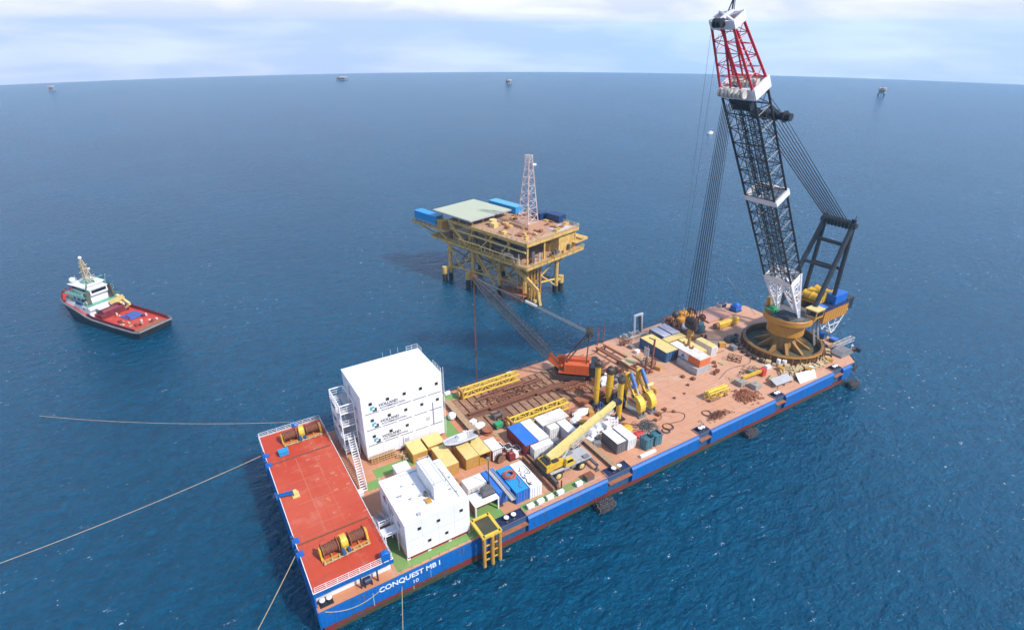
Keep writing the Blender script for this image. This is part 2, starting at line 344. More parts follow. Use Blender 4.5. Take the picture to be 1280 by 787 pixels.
    def pieces(s, name, mats, parent, gap=0.03):
        """every group of touching shapes becomes a part of its own"""
        n = len(s.ch); bb = []
        for a, b in s.ch:
            vs = s.v[a:b]; bb.append(([min(p[i] for p in vs) - gap for i in range(3)], [max(p[i] for p in vs) + gap for i in range(3)]))
        up = list(range(n))
        def find(i):
            while up[i] != i: up[i] = up[up[i]]; i = up[i]
            return i
        for i in range(n):
            for j in range(i):
                if all(bb[i][0][k] <= bb[j][1][k] and bb[j][0][k] <= bb[i][1][k] for k in range(3)): up[find(i)] = find(j)
        owner = {}
        for c, (a, b) in enumerate(s.ch):
            for i in range(a, b): owner[i] = find(c)
        out = {}
        for f, m, sm in zip(s.f, s.m, s.sm):
            q = out.setdefault(owner[f[0]], (MB(), {})); mb, mp = q
            idx = []
            for i in f:
                if i not in mp: mp[i] = len(mb.v); mb.v.append(s.v[i])
                idx.append(mp[i])
            mb.f.append(idx); mb.m.append(m); mb.sm.append(sm)
        return [q[0].build(name, mats, parent) for q in out.values()]
    def build(s, name, mats, parent=None, loc=None):
        if isinstance(mats, str): mats = [mats]
        if parent is not None:
            r = parent
            while r.parent: r = r.parent
            off = V(r['_o']) if '_o' in r else V((0, 0, 0))
        else: off = V(loc) if loc is not None else V((0, 0, 0))
        me = bpy.data.meshes.new(name)
        me.from_pydata([(p[0] - off.x, p[1] - off.y, p[2] - off.z) for p in s.v], [], s.f)
        for k in mats: me.materials.append(MATS[k])
        me.polygons.foreach_set('material_index', s.m); me.polygons.foreach_set('use_smooth', s.sm)
        me.update()
        if any(s.sm): me.set_sharp_from_angle(angle=R(38))
        o = bpy.data.objects.new(name, me); COL.objects.link(o)
        if parent is not None: o.parent = parent
        else: o.location = off
        return o

def tag(o, label=None, cat=None, group=None, kind=None):
    if label: o['label'] = label
    if cat: o['category'] = cat
    if group: o['group'] = group
    if kind: o['kind'] = kind
    return o
def thing(name, label, cat, loc=(0, 0, 0), group=None):
    o = bpy.data.objects.new(name, None); o.empty_display_size = 0.5; COL.objects.link(o)
    o.location = loc; o['_o'] = tuple(loc)
    return tag(o, label, cat, group)
def dup(root, loc, rz=0.0, label=None, group=None, scale=None):
    def cp(o, par):
        c = o.copy(); COL.objects.link(c); c.parent = par
        for ch in o.children: cp(ch, c)
        return c
    r = cp(root, None); r.location = loc; r.rotation_euler = (0, 0, rz)
    if scale: r.scale = (scale, scale, scale)
    if label: r['label'] = label
    if group: r['group'] = group
    return r
def text_part(txt, name, size, M, mt, parent, bold=0.0, ext=0.012):
    """lettering as mesh, M places the text plane in world space"""
    cu = bpy.data.curves.new(name, 'FONT'); cu.body = txt; cu.size = size; cu.extrude = ext; cu.offset = bold
    ob = bpy.data.objects.new('tmp', cu); COL.objects.link(ob)
    bpy.context.view_layer.update()
    me = bpy.data.meshes.new_from_object(ob.evaluated_get(bpy.context.evaluated_depsgraph_get()))
    bpy.data.objects.remove(ob)
    r = parent
    while r.parent: r = r.parent
    off = Matrix.Translation(-V(r['_o']))
    me.transform(off @ M)
    me.materials.clear(); me.materials.append(MATS[mt])
    o = bpy.data.objects.new(name, me); COL.objects.link(o); o.parent = parent
    return o
def face_mat(x, y, z, sx=1.0, sz=1.0):      # text plane facing the near side (-y)
    return Matrix.Translation((x, y, z)) @ Matrix(((sx, 0, 0, 0), (0, 0, -1, 0), (0, sz, 0, 0), (0, 0, 0, 1)))

D = 5.07                                     # main deck above water
def rails(m, pts, h=1.1, r=0.035, step=1.6, n=2, mi=0):
    for a, b in zip(pts, pts[1:]):
        a, b = V(a), V(b); k = max(1, int((b - a).length / step))
        for i in range(k + 1):
            p = a.lerp(b, i / k); m.tube(p, p + V((0, 0, h)), r, n=4, m=mi)
        for j in range(1, n + 1):
            z = V((0, 0, h * j / n)); m.tube(a + z, b + z, r, n=4, m=mi)
    return m
def corr(m, p, q, z0, z1, mi=0, dep=0.07, pitch=0.36):
    """corrugated wall from p to q (plan), outward to the right of p->q"""
    p, q = V((p[0], p[1], 0)), V((q[0], q[1], 0)); d = q - p; L = d.length; d.normalize(); o = V((d.y, -d.x, 0))
    n = max(2, int(L / pitch)); pts = []
    for i in range(n):
        a = p + d * (L * i / n); b = p + d * (L * (i + 0.5) / n)
        off = o * (dep if i % 2 else 0.0)
        pts += [a + off, b + off]
    pts.append(q + o * 0.0)
    vs = [(v.x, v.y, z0) for v in pts] + [(v.x, v.y, z1) for v in pts]; k = len(pts)
    m.add(vs, [(i, i + 1, k + i + 1, k + i) for i in range(k - 1)], mi)

# ------------------------------------------------------------------ sea (gently curved to the horizon)
RE = 38215.0
def sea_z(x, y): return -((x - 60) ** 2 + (y - 20) ** 2) / (2 * RE)
def make_sea():
    rad = [0] + [30 * 1.12 ** i for i in range(45)]
    rad = [r for r in rad if r < 2650] + [2750]
    n = 192; vs = [(60, 20, 0)]; fs = []
    for r in rad[1:]:
        for i in range(n):
            t = 2 * math.pi * i / n; vs.append((60 + r * math.cos(t), 20 + r * math.sin(t), -r * r / (2 * RE)))
    fs = [(0, 1 + i, 1 + (i + 1) % n) for i in range(n)]
    for k in range(len(rad) - 2):
        a = 1 + k * n; b = a + n
        fs += [(a + i, b + i, b + (i + 1) % n, a + (i + 1) % n) for i in range(n)]
    m = MB(); m.add(vs, fs, 0, True)
    tag(m.build('water', 'sea_water'), kind='structure')
make_sea()

# ------------------------------------------------------------------ work barge
BL, BW, ZR = 140.0, 41.7, 8.5
barge = thing('work_barge', 'long blue work barge with red boot top and salmon deck crowded with gear', 'barge', (60, 20, 0))
def make_barge():
    m = MB()
    def section(z0, z1, x0a, x0b, x1a, x1b, mi):
        ch0, ch1 = 3.0, 3.0
        def ring(xs, xe, z): return [(xs, 0, z), (xe - 4, 0, z), (xe, 5, z), (xe, BW - 5, z), (xe - 4, BW, z), (xs, BW, z)]
        A, B = ring(x0a, x1a, z0), ring(x0b, x1b, z1)
        m.add(A + B, [(i, (i + 1) % 6, 6 + (i + 1) % 6, 6 + i) for i in range(6)], mi)
    section(-2.0, 0.22, 1.2, 0.55, 134.5, 136.2, 2)
    section(0.22, 1.45, 0.55, 0.3, 136.2, 137.4, 1)
    section(1.45, D, 0.3, -0.1, 137.4, BL, 0)
    m.build('hull', ['hull_plain', 'boot_red', 'weed'], barge)
    # blue sheer-strake plating on the near side, broken by the mooring recesses
    segs = [(-0.05, 30.3, 0.08), (36.2, 54.2, 0.55), (60.3, 78.9, 0.6), (82.6, 104.0, 0.6), (107.6, 126.6, 0.6), (130.4, 134.0, 0.6)]
    for i, (a, b, t) in enumerate(segs):
        s = MB(); lo = 1.45
        s.prism([(0.02, lo + 0.1), (0.02, D - 0.06), (-t * .35, D - 0.06), (-t, D - 0.45), (-t, lo + 0.45), (-t * .5, lo + 0.1)][::-1], 'x', a, b)
        for k in range(int((b - a) / 2.4)):
            s.box(a + 1.2 + k * 2.4, a + 1.24 + k * 2.4, -t - 0.012, -t, lo + .5, D - .5)
        s.build('sheer_strake', 'hull_blue', barge)
    s = MB(); s.box(-0.2, -0.05, 0.0, BW, 1.3, D - .05); s.build('stern_plating', 'hull_blue', barge)
    # deck plating
    d = MB()
    d.add([(-0.1, 0, D), (BL - 4, 0, D), (BL, 5, D), (BL, BW - 5, D), (BL - 4, BW, D), (-0.1, BW, D)], [(0, 1, 2, 3, 4, 5)])
    d.build('main_deck', 'deck_salmon', barge)
    # fishplate along both edges
    e = MB(); e.box(36, 130, BW - .12, BW - .02, D, D + .18); e.box(12.5, 30.3, .02, .1, D, D + .12)
    for a, b, t in segs[1:]: e.box(a, b, .02, .12, D, D + .12)
    e.build('deck_edge_bar', 'pink_plate', barge)
    # recesses with bollards
    for a, b in ((30.5, 36.0), (54.5, 60.1), (79.1, 82.4), (104.2, 107.4), (126.8, 130.2)):
        r = MB(); r.box(a, b, 0.05, 1.7, D + .004, D + .05, 0)
        r.box(a - .06, a, 0.0, 1.75, D, D + .3, 1); r.box(b, b + .06, 0, 1.75, D, D + .3, 1); r.box(a, b, 1.7, 1.78, D, D + .5, 0)
        r.box(a, b, -0.85, 0.0, D - 1.35, D - 1.2, 2)
        r.prism([(0.03, D - 1.36), (-.8, D - 1.36), (0.03, D - 2.4)], 'x', a + .1, a + .25, 2); r.prism([(0.03, D - 1.36), (-.8, D - 1.36), (0.03, D - 2.4)], 'x', b - .25, b - .1, 2)
        r.build('mooring_recess', ['hull_navy', 'pink_plate', 'rust_orange'], barge)
        for k in (0.36, 0.62):
            q = MB(); x = a + (b - a) * k; q.lathe([(.42, D + .05), (.34, D + .12), (.34, D + .75)], (x, .85, 0), n=14, m=0); q.lathe([(.46, D + .75), (.46, D + .86), (.05, D + .9)], (x, .85, 0), n=14, m=1)
            q.build('bollard', ['dark_steel', 'stencil_white'], barge)
    # green walkway paint
    g = MB(); z0, z1 = D + .003, D + .006
    for x0, x1, y0, y1 in ((14.7, 30.3, .5, 1.9), (12.4, 14.6, .6, 9.0), (36.3, 50.5, 1.0, 2.6), (26.2, 33.0, 1.95, 6.0), (16.9, 29.0, 22.6, 25.4), (33.8, 36.6, 22, 41.0), (36.7, 43.2, 38.6, 40.9), (26.5, 29.4, 13.4, 15.6), (14.5, 17.0, 20.2, 22.6)):
        g.box(x0, x1, y0, y1, z0 - .002, z1)
    g.pieces('walkway_paint', 'green_paint', barge)
    g = MB(); g.box(39.3, 77.5, 23.8, 38.2, D + .001, D + .0045); g.build('rusted_plating', 'timber_dark', barge)
    # raised stern deck
    h = MB(); x0, x1, y0, y1 = -.2, 12.0, .5, 42.4
    h.box(x0, x1, y0, y1, ZR - 0.85, ZR - .02, 0); h.build('raised_deck_edge', 'hull_blue', barge)
    h = MB(); h.box(x0 + .12, x1 - .1, y0 + .12, y1 - .12, ZR - .03, ZR); h.build('raised_deck', 'deck_red_worn', barge)
    h = MB(); h.box(x0, x0 + .12, y0, y1, ZR - .015, ZR + .12, 0); h.box(x0 + .12, x1, y0, y0 + .1, ZR - .015, ZR + .1, 0); h.box(x0 + .12, x1, y1 - .1, y1, ZR - .015, ZR + .1, 0); h.box(x1 - .1, x1, y0 + .1, y1 - .1, ZR - .015, ZR + .08, 0)
    h.build('rim', 'white_worn', barge)
    h = MB(); h.box(.1, 11.8, 1.9, 41.6, D + .002, ZR - .86, 0); h.build('raised_deck_wall', 'white_worn', barge)
    h = MB(); h.box(11.8, 11.9, 1.9, 41.6, D + .002, ZR - .9, 0); h.build('forward_bulkhead', 'deck_salmon', barge)
    h = MB(); h.box(-.16, .09, .9, 41.68, D - .06, ZR - .86, 0); h.build('stern_bulkhead', 'hull_blue', barge)
    h = MB()
    for x in (6.6, 9.2): h.box(x, x + .22, .7, .92, D, ZR - .86)
    h.pieces('pillar', 'hull_navy', barge)
    h = MB()
    h.box(4.6, 4.72, 11.3, 32.3, ZR + .003, ZR + .03); h.box(7.9, 7.96, 12, 31, ZR + .003, ZR + .02)
    for i, y in enumerate((13.6, 16.6, 19.6, 22.6, 25.6, 28.6)): h.box(2.2 + (i % 2) * .6, 8.4, y, y + .07, ZR + .004, ZR + .022)
    for i in range(26):
        x, y = random.uniform(6, 11.4), random.uniform(11, 40); h.box(x, x + random.uniform(.2, .9), y, y + random.uniform(.15, .7), ZR + .001, ZR + .0045 + i * .0006, 1)
    h.build('deck_marking', ['deck_stain', 'deck_stain'], barge)
    h = MB(); h.box(.2, 11.4, 32.5, 32.75, ZR, ZR + .14); h.box(.2, 11.4, 10.6, 10.85, ZR, ZR + .14)
    h.pieces('cable_cover', 'rust', barge)
    rl = rails(MB(), [(11.8, .62, ZR), (0.1, .62, ZR)], n=3); rl.build('guard_rail', 'white_paint', barge)
    rl = rails(MB(), [(0.0, 42.2, ZR), (11.8, 42.2, ZR)], n=3); rl.build('guard_rail', 'white_paint', barge)
    rl = rails(MB(), [(11.8, 33.5, ZR), (11.8, 42.2, ZR)], n=3); rl.build('guard_rail', 'light_grey', barge)
    rl = rails(MB(), [(11.85, .62, ZR), (11.85, 9.5, ZR)], n=2); rl.build('guard_rail', 'white_worn', barge)
    rl = rails(MB(), [(-.1, 36, ZR), (-.1, 42.2, ZR)], n=2); rl.build('guard_rail', 'white_paint', barge)
    rl = rails(MB(), [(33.5, BW - .25, D), (66, BW - .25, D)], n=2, r=.045); rl.build('guard_rail', 'rust', barge)
    rl = rails(MB(), [(36.4, .3, D), (54.2, .3, D)], n=1, r=.03, h=.7); rl.build('guard_rail', 'light_grey', barge)
    rl = rails(MB(), [(13, .25, D), (26, .25, D)], n=1, r=.03, h=.7); rl.build('guard_rail', 'green_paint', barge)
    # name and draught marks
    text_part('CONQUEST MB I', 'ship_name', 1.42, face_mat(9.0, -0.085, 3.42, 0.97), 'stencil_white', barge, bold=0.03)
    text_part('10', 'draught_mark', 1.1, face_mat(14.4, -0.085, 2.0), 'stencil_white', barge, bold=0.0)
    dm = MB()
    for z in (1.5, 1.0, .6): dm.box(14.55, 14.62, -.012, -.004, z, z + .25)
    dm.box(17.6, 17.63, -.095, -.083, 1.6, 3.2); dm.box(8.0, 8.05, -.095, -.083, 1.2, 4.0)
    dm.build('hull_stripe', 'stencil_white', barge)
    # drain pipes and rust runs with a shape of their own down the near side
    rr = random.Random(21); dr = MB()
    for i in range(46):
        x = rr.uniform(1, 134); t_ = 0.09
        for a, b, tt in segs:
            if a <= x <= b - .3: t_ = tt
        if any(a <= x <= b for a, b in ((29.8, 36.3), (54, 60.4), (78.7, 82.7), (103.8, 107.8), (126.4, 130.6))): continue
        if 8.5 < x < 19.5: continue
        w, l = rr.uniform(.03, .1), rr.uniform(.5, 2.0); dr.hexa([(x - w, -t_ - .004, D - .5), (x + w, -t_ - .004, D - .5), (x + w, -t_ + .01, D - .5), (x - w, -t_ + .01, D - .5)][::-1], [(x - w * .3, -t_ - .004, D - .5 - l), (x + w * .3, -t_ - .004, D - .5 - l), (x + w * .3, -t_ + .01, D - .5 - l), (x - w * .3, -t_ + .01, D - .5 - l)][::-1])
    dr.build('rust_stain', 'rust', barge)
    wd = MB(); xs = [0.7 + .55 * i for i in range(244)]; hh = []; h0 = .4
    for x in xs: h0 = min(1.0, max(.12, h0 + rr.uniform(-.16, .16))); hh.append(h0)
    wd.add([(x, -.006, -.5) for x in xs] + [(x, -.006, h) for x, h in zip(xs, hh)], [(i, i + 1, len(xs) + i + 1, len(xs) + i) for i in range(len(xs) - 1)]); wd.build('weed_growth', 'weed', barge)
    sc = MB()
    for i in range(70):
        x = rr.uniform(1, 133); z = rr.uniform(.7, 1.35); w = rr.uniform(.2, 1.6); sc.add([(x, -.008 - .0002 * i, z), (x + w, -.008 - .0002 * i, z + rr.uniform(-.05, .05)), (x + w * .9, -.008 - .0002 * i, z + .14), (x + .1, -.008 - .0002 * i, z + .1)], [(0, 1, 2, 3)])
    sc.build('scrape', 'hull_plain', barge)
    # bow platform and anchor rack
    b = MB(); b.box(132, 142.5, 6.8, 16, D + .004, D + .35, 0); b.build('bow_platform', 'deck_salmon', barge)
    b = MB(); b.box(134.5, 140, 2.8, 6.4, D, D + .5, 0); b.prism([(134.5, D + .5), (140, D + .5), (139, D + 1.3), (136, D + 1.2)], 'y', 3.2, 6, 0); b.build('chain_locker', 'grey_steel', barge)
make_barge()

# ------------------------------------------------------------------ accommodation blocks
def win(parent, x, y, z, s=.58, m='glass_dark'):
    w = MB(); w.box(x - s / 2 - .07, x + s / 2 + .07, y - .05, y - .002, z - s / 2 - .07, z + s / 2 + .07); f = w.build('window', 'light_grey', parent)
    p = MB(); p.box(x - s / 2, x + s / 2, y - .062, y - .05, z - s / 2, z + s / 2); p.build('pane', m, f)

def big_block():
    x0, x1, y0, y1, zb, zt = 17.1, 33.6, 27.9, 39.4, 5.7, 20.3
    t = thing('accommodation_block', 'tall white four storey accommodation block with dark square windows beside the raised red deck', 'cabin block', (25, 33, D))
    m = MB(); m.box(x0, x1, y0, y1, zb, zt - .003)
    for k in range(5):                        # flush container frames: raised corner strips on the near face
        x = x0 + (x1 - x0) * k / 5
    m.build('wall', 'white_paint', t)
    r = MB(); r.box(x0 - .06, x1 + .06, y0 - .06, y1 + .06, zt, zt + .16); r.box(x0 + 2, x0 + 2.1, y0 + 1, y1 - 1, zt + .16, zt + .2); r.box(x0 + 9, x0 + 9.1, y0 + 1, y1 - 1, zt + .16, zt + .2); r.build('roof', 'white_paint', t)
    s = MB()
    for k in range(1, 5): s.box(x0 + 3.3 * k - .02, x0 + 3.3 * k + .02, y0 - .012, y0 - .002, zb + .1, zt - .1)
    for k in range(1, 4): s.box(x0 - .012, x0 - .002, y0 + 2.9 * k - .02, y0 + 2.9 * k + .02, zb + .1, zt - .1)
    for z in (8.8, 12.42, 16.1): s.box(x0 - .012, x0 - .002, y0 + .1, y1 - .1, z, z + .06)
    s.build('panel_seam', 'lilac_grey', t)
    s = MB()
    for z in (8.72, 12.35, 16.05):
        for k in range(5):
            a = x0 + .5 + k * 3.25; s.box(a, a + 2.75, y0 - .03, y0 - .002, z, z + .13)
    s.build('storey_gap', 'text_dark', t)
    for z, xs in ((18.25, (18.9, 22.3, 25.7, 29.1, 32.5)), (14.5, (18.9, 22.3, 25.7, 29.1, 32.5)), (10.75, (18.9, 22.3, 25.7))):
        for i, x in enumerate(xs): win(t, x, y0, z)
    win(t, 25.4, y0, 7.4, .75, 'lilac_grey'); win(t, 30.2, y0, 10.6, .6, 'lilac_grey')
    for z in (16.75, 13.05, 9.4):
        g = MB(); q = .42
        for (i, k, c) in ((0, 1, 0), (0, 0, 0), (1, 1, 0), (1, -1, 1), (2, 0, 1), (2, -1, 1)):
            xx, zz = 18.75 + i * .44, z + k * .42; g.box(xx, xx + q, y0 - .03, y0 - .003, zz, zz + q - .02, c)
        g.build('logo', ['logo_teal', 'text_dark'], t)
        text_part('HOLLAND', 'lettering', .8, face_mat(20.5, y0 - .006, z + .4), 'text_dark', t, bold=.03)
        text_part('ACCOMMODATION', 'lettering', .56, face_mat(20.6, y0 - .006, z - .2), 'text_dark', t, bold=.015)
    rs = random.Random(9); g = MB()
    for i in range(26):
        x = rs.uniform(x0 + .3, x1 - .3); z = rs.choice((8.7, 12.33, 16.03, 20.2)); l = rs.uniform(.4, 1.8); w = rs.uniform(.02, .06); yy = y0 - .0035 - .0003 * i
        g.add([(x - w, yy, z), (x - w * .3, yy, z - l), (x + w * .3, yy, z - l), (x + w, yy, z)], [(0, 1, 2, 3)])
    g.pieces('dirt_stain', 'cream_white', t)
    f = MB()
    for k in range(6):
        x = x0 + .3 + k * 3.2
        for y in (y0 + .3, y1 - .6): f.box(x - .2, x + .2, y, y + .3, D, zb)
    f.pieces('support_foot', 'ochre', t)
    l = MB()
    for x in (33.72, 34.2): l.tube((x, y0 + .25, D), (x, y0 + .25, zt + 1.1), .05, n=5)
    for i in range(34): l.tube((33.72, y0 + .25, D + .45 * i), (34.2, y0 + .25, D + .45 * i), .03, n=4)
    rails(l, [(33.55, y0 + .1, zt + .16), (33.55, y0 + 3.6, zt + .16)], h=1.1, step=1.1); rails(l, [(31.0, y1 - .1, zt + .16), (33.5, y1 - .1, zt + .16), (33.5, y1 - 2.2, zt + .16)], h=1.1, step=1.1)
    l.pieces('ladder', 'white_worn', t)
    p = MB(); p.tube((31.4, y0 - .14, 9.0), (31.4, y0 - .14, 14.2), .06, n=5); p.tube((24.6, y0 - .1, 5.9), (24.6, y0 - .1, 8.3), .04, n=5); p.pieces('drain_pipe', 'grey_steel', t)
    a = MB()
    for x, y in ((25.6, 38.6), (27.4, 38.8), (29, 38.9)): a.tube((x, y, zt + .16), (x, y, zt + 1.9), .04, n=4)
    a.pieces('antenna', 'light_grey', t)
    d = MB(); d.box(x0 - .05, x0 - .002, 34.4, 35.4, 17.0, 19.1); d.box(x0 - .05, x0 - .002, 34.4, 35.4, 13.3, 15.4); d.box(x0 - .05, x0 - .002, 34.4, 35.4, 9.6, 11.7); d.pieces('door', 'light_grey', t)
big_block()

def stair_tower():
    t = thing('stair_tower', 'white scaffold stair tower bolted against the end of the tall white block', 'stair tower', (15.2, 34.8, D))
    x0, x1, y0, y1, zt = 13.9, 16.6, 31.3, 38.2, 17.4
    f = MB()
    for x in (x0, x1):
        for y in (y0, (y0 + y1) / 2, y1): f.box(x - .09, x + .09, y - .09, y + .09, D, zt)
    for z in (6.6, 9.6, 12.6, 15.6, zt):
        for x in (x0, x1): f.bar((x, y0, z), (x, y1, z), .16, .2)
        for y in (y0, y1): f.bar((x0, y, z), (x1, y, z), .16, .2)
    f.build('frame', 'white_paint', t)
    p = MB()
    for z in (6.6, 9.6, 12.6, 15.6):
        p.box(x0, x1 + .4, y1 - 1.6, y1, z + .1, z + .16); p.box(x0, x1 + .4, y0, y0 + 1.6, z + .1, z + .16); p.box(x0 + 1.5, x1, y0, y1, z + .1, z + .15)
    p.build('landing', 'light_grey', t)
    for i, z in enumerate((D, 6.7, 9.7, 12.7)):
        z1 = (6.6, 9.6, 12.6, 15.6)[i]; s = MB(); a, b = (y0 + 1.2, y1 - 1.2) if i % 2 else (y1 - 1.2, y0 + 1.2)
        for x in (x0 + .15, x0 + 1.25): s.bar((x, a, z), (x, b, z1 + .1), .08, .3)
        for k in range(11):
            u = k / 10; s.box(x0 + .15, x0 + 1.25, a + (b - a) * u - .14, a + (b - a) * u + .14, z + (z1 + .1 - z) * u, z + (z1 + .1 - z) * u + .04)
        rails(s, [(x0 + .15, a, z), (x0 + .15, b, z1 + .1)], h=1.0)
        s.build('stair_flight', 'white_worn', t)
    r = MB()
    for z in (6.7, 9.7, 12.7, 15.7): rails(r, [(x1, y0, z), (x0, y0, z), (x0, y1, z), (x1, y1, z)], h=1.1, step=1.2, r=.04)
    r.build('guard_rail', 'white_paint', t)
    # long flight down towards the near side
    s = MB(); A, B = V((14.6, 31.0, 9.6)), V((13.2, 20.6, D + .2))
    for dx in (0, 1.2):
        s.bar(A + V((dx, 0, 0)), B + V((dx, 0, 0)), .1, .34)
        rails(s, [A + V((dx, 0, .1)), B + V((dx, 0, .1))], h=1.1, step=1.0, n=2, r=.045)
    for k in range(22):
        c = A.lerp(B, k / 21); s.box(c.x, c.x + 1.2, c.y - .13, c.y + .13, c.z, c.z + .05)
    s.build('long_stair', 'white_paint', t)
stair_tower()

def small_block():
    x0, x1, y0, y1, zb, zt = 14.7, 26.0, 1.95, 13.4, 5.55, 12.45
    t = thing('accommodation_block', 'lower white two storey cabin block beside the green walkway at the barge side', 'cabin block', (20, 8, D))
    m = MB(); m.box(x0, x1, y0, y1, zb, zt - .003); m.build('wall', 'white_paint', t)
    r = MB(); r.box(x0 - .05, x1 + .05, y0 - .05, y1 + .05, zt, zt + .15); r.build('roof', 'white_paint', t)
    s = MB(); s.box(x0 + .1, x1 - .1, y0 - .012, y0 - .002, 8.95, 9.0)
    for k in range(1, 4): s.box(x0 + 2.83 * k - .015, x0 + 2.83 * k + .015, y0 - .0125, y0 - .002, zb + .1, zt - .1); s.box(x0 - .012, x0 - .002, y0 + 2.86 * k - .02, y0 + 2.86 * k + .02, zb + .1, zt - .1)
    s.build('panel_seam', 'lilac_grey', t)
    for x, z in ((17.1, 10.75), (20.4, 10.7), (24.5, 10.75), (18.65, 7.35), (21.7, 7.3)): win(t, x, y0, z, .52)
    s = MB(); s.box(x0 + .1, x1 - .1, y0 - .02, y1 - .1, D + .1, zb + .02); s.build('skid', 'cont_red', t)
    f = MB()
    for x in (x0 + .2, x0 + 3.8, x0 + 7.5, x1 - .2):
        f.box(x - .28, x + .28, y0 - .06, y0 + .4, D, D + .28); f.box(x - .28, x + .28, y1 - .4, y1, D, D + .28)
    f.pieces('support_foot', 'white_worn', t)
    v = MB(); random.seed(3)
    for i in range(17):
        x, y = random.choice([(random.uniform(15, 20), random.uniform(2.4, 12.8)), (random.uniform(24, 25.7), random.uniform(2.4, 12))])
        h = random.uniform(.15, .4); v.tube((x, y, zt + .15), (x, y, zt + .15 + h), .13, n=8); v.tube((x, y, zt + .15 + h), (x, y, zt + .2 + h), .2, n=8)
    v.pieces('roof_vent', 'light_grey', t)
    g = MB()
    for i in range(15): g.box(15 + i * .74, 15.05 + i * .74, y0 + .1, y0 + .14, zt + .15, zt + 1.1)
    rails(g, [(x0 + .1, y0 + .2, zt + .15), (x0 + .1, y1 - .2, zt + .15)], h=1.0, step=1.9, r=.03); g.pieces('roof_rail', 'white_worn', t)
    c = MB(); c.box(19.6, 20.5, 4.2, 5.3, zt + .15, zt + .45, 0); c.box(20.0, 20.4, 5.8, 6.6, zt + .15, zt + .9, 1); c.box(17.3, 17.9, 2.6, 3.1, zt + .15, zt + .5, 2); c.pieces('roof_machinery', ['ochre', 'frame_grey', 'light_grey'], t)
    q = MB(); q.tube((18, 12.6, zt + .25), (25.5, 12.6, zt + .25), .09, n=6); q.tube((24.8, 3, zt + .25), (24.8, 11, zt + .25), .07, n=6); q.pieces('roof_pipe', 'light_grey', t)
    b = MB()
    for y, z in ((4, 10.4), (7, 10.4), (10, 10.4), (6, 7.0)): b.box(x0 - .16, x0 - .002, y, y + .9, z, z + .6)
    b.pieces('air_conditioner', 'light_grey', t)
    d = MB(); d.box(x0 - .04, x0 - .002, 8.4, 9.3, 9.2, 11.2); d.build('door', 'light_grey', t)
    h = MB(); h.lathe([(.3, 0), (.3, .14)], (x0 - .16, 10.9, 11.2), axis='x', n=12); h.build('fire_hose_reel', 'red', t)
    # roof-top container
    k = thing('roof_container', 'white container box standing on the roof of the lower cabin block', 'container', (22.3, 8, zt + .15))
    m = MB(); z0, z1 = zt + .35, zt + 2.9
    a, bb, c0, c1 = 21.0, 23.4, 4.4, 11.6
    corr(m, (a, c1), (a, c0), z0, z1); corr(m, (a, c0), (bb, c0), z0, z1); corr(m, (bb, c0), (bb, c1), z0, z1); corr(m, (bb, c1), (a, c1), z0, z1); m.build('wall', 'white_worn', k)
    r = MB(); r.box(a - .04, bb + .04, c0 - .04, c1 + .04, z1, z1 + .1)
    r.build('roof', 'white_paint', k)
    fr = MB()
    rails(fr, [(a + .2, c0 + .2, z1 + .1), (bb - .2, c0 + .2, z1 + .1), (bb - .2, c1 - .2, z1 + .1), (a + .2, c1 - .2, z1 + .1), (a + .2, c0 + .2, z1 + .1)], h=.55, step=3.4, n=1, r=.06); fr.build('lifting_frame', 'light_grey', k)
    s = MB(); s.box(a + .1, a + .35, c0, c1, zt + .15, z0); s.box(bb - .35, bb - .1, c0, c1, zt + .15, z0); s.pieces('skid', 'light_grey', k)
small_block()

def side_stair():
    t = thing('boarding_stair', 'white stair and gangway between the raised red deck and the lower cabin block', 'stair', (13.4, 8, D))
    f = MB()
    for x in (12.3, 14.3):
        for y in (4.6, 7.6): f.box(x - .07, x + .07, y - .07, y + .07, D, ZR + 1.2)
    rails(f, [(12.3, 4.6, ZR), (14.6, 4.6, ZR)], h=1.1, step=.8, r=.05); rails(f, [(12.3, 7.6, ZR), (14.6, 7.6, ZR)], h=1.1, step=.8, r=.05)
    f.pieces('frame', 'white_paint', t)
    p = MB(); p.box(12.1, 14.66, 5.2, 7.0, ZR, ZR + .08); p.build('landing', 'white_worn', t)
    s = MB()
    for x in (12.5, 13.9): s.bar((x, 7.8, ZR), (x, 13.6, D + .1), .1, .3)
    for k in range(14):
        u = k / 13; s.box(12.5, 13.9, 7.8 + 5.8 * u - .17, 7.8 + 5.8 * u + .17, ZR - (ZR - D) * u, ZR - (ZR - D) * u + .05)
    s.build('stair_flight', 'light_grey', t)
    h = MB(); rails(h, [(13.95, 7.8, ZR), (13.95, 13.6, D + .1)], h=1.0, r=.045, step=1.2); rails(h, [(12.45, 7.8, ZR), (12.45, 13.6, D + .1)], h=1.0, r=.045, step=1.2); h.build('handrail', 'white_paint', t)
side_stair()
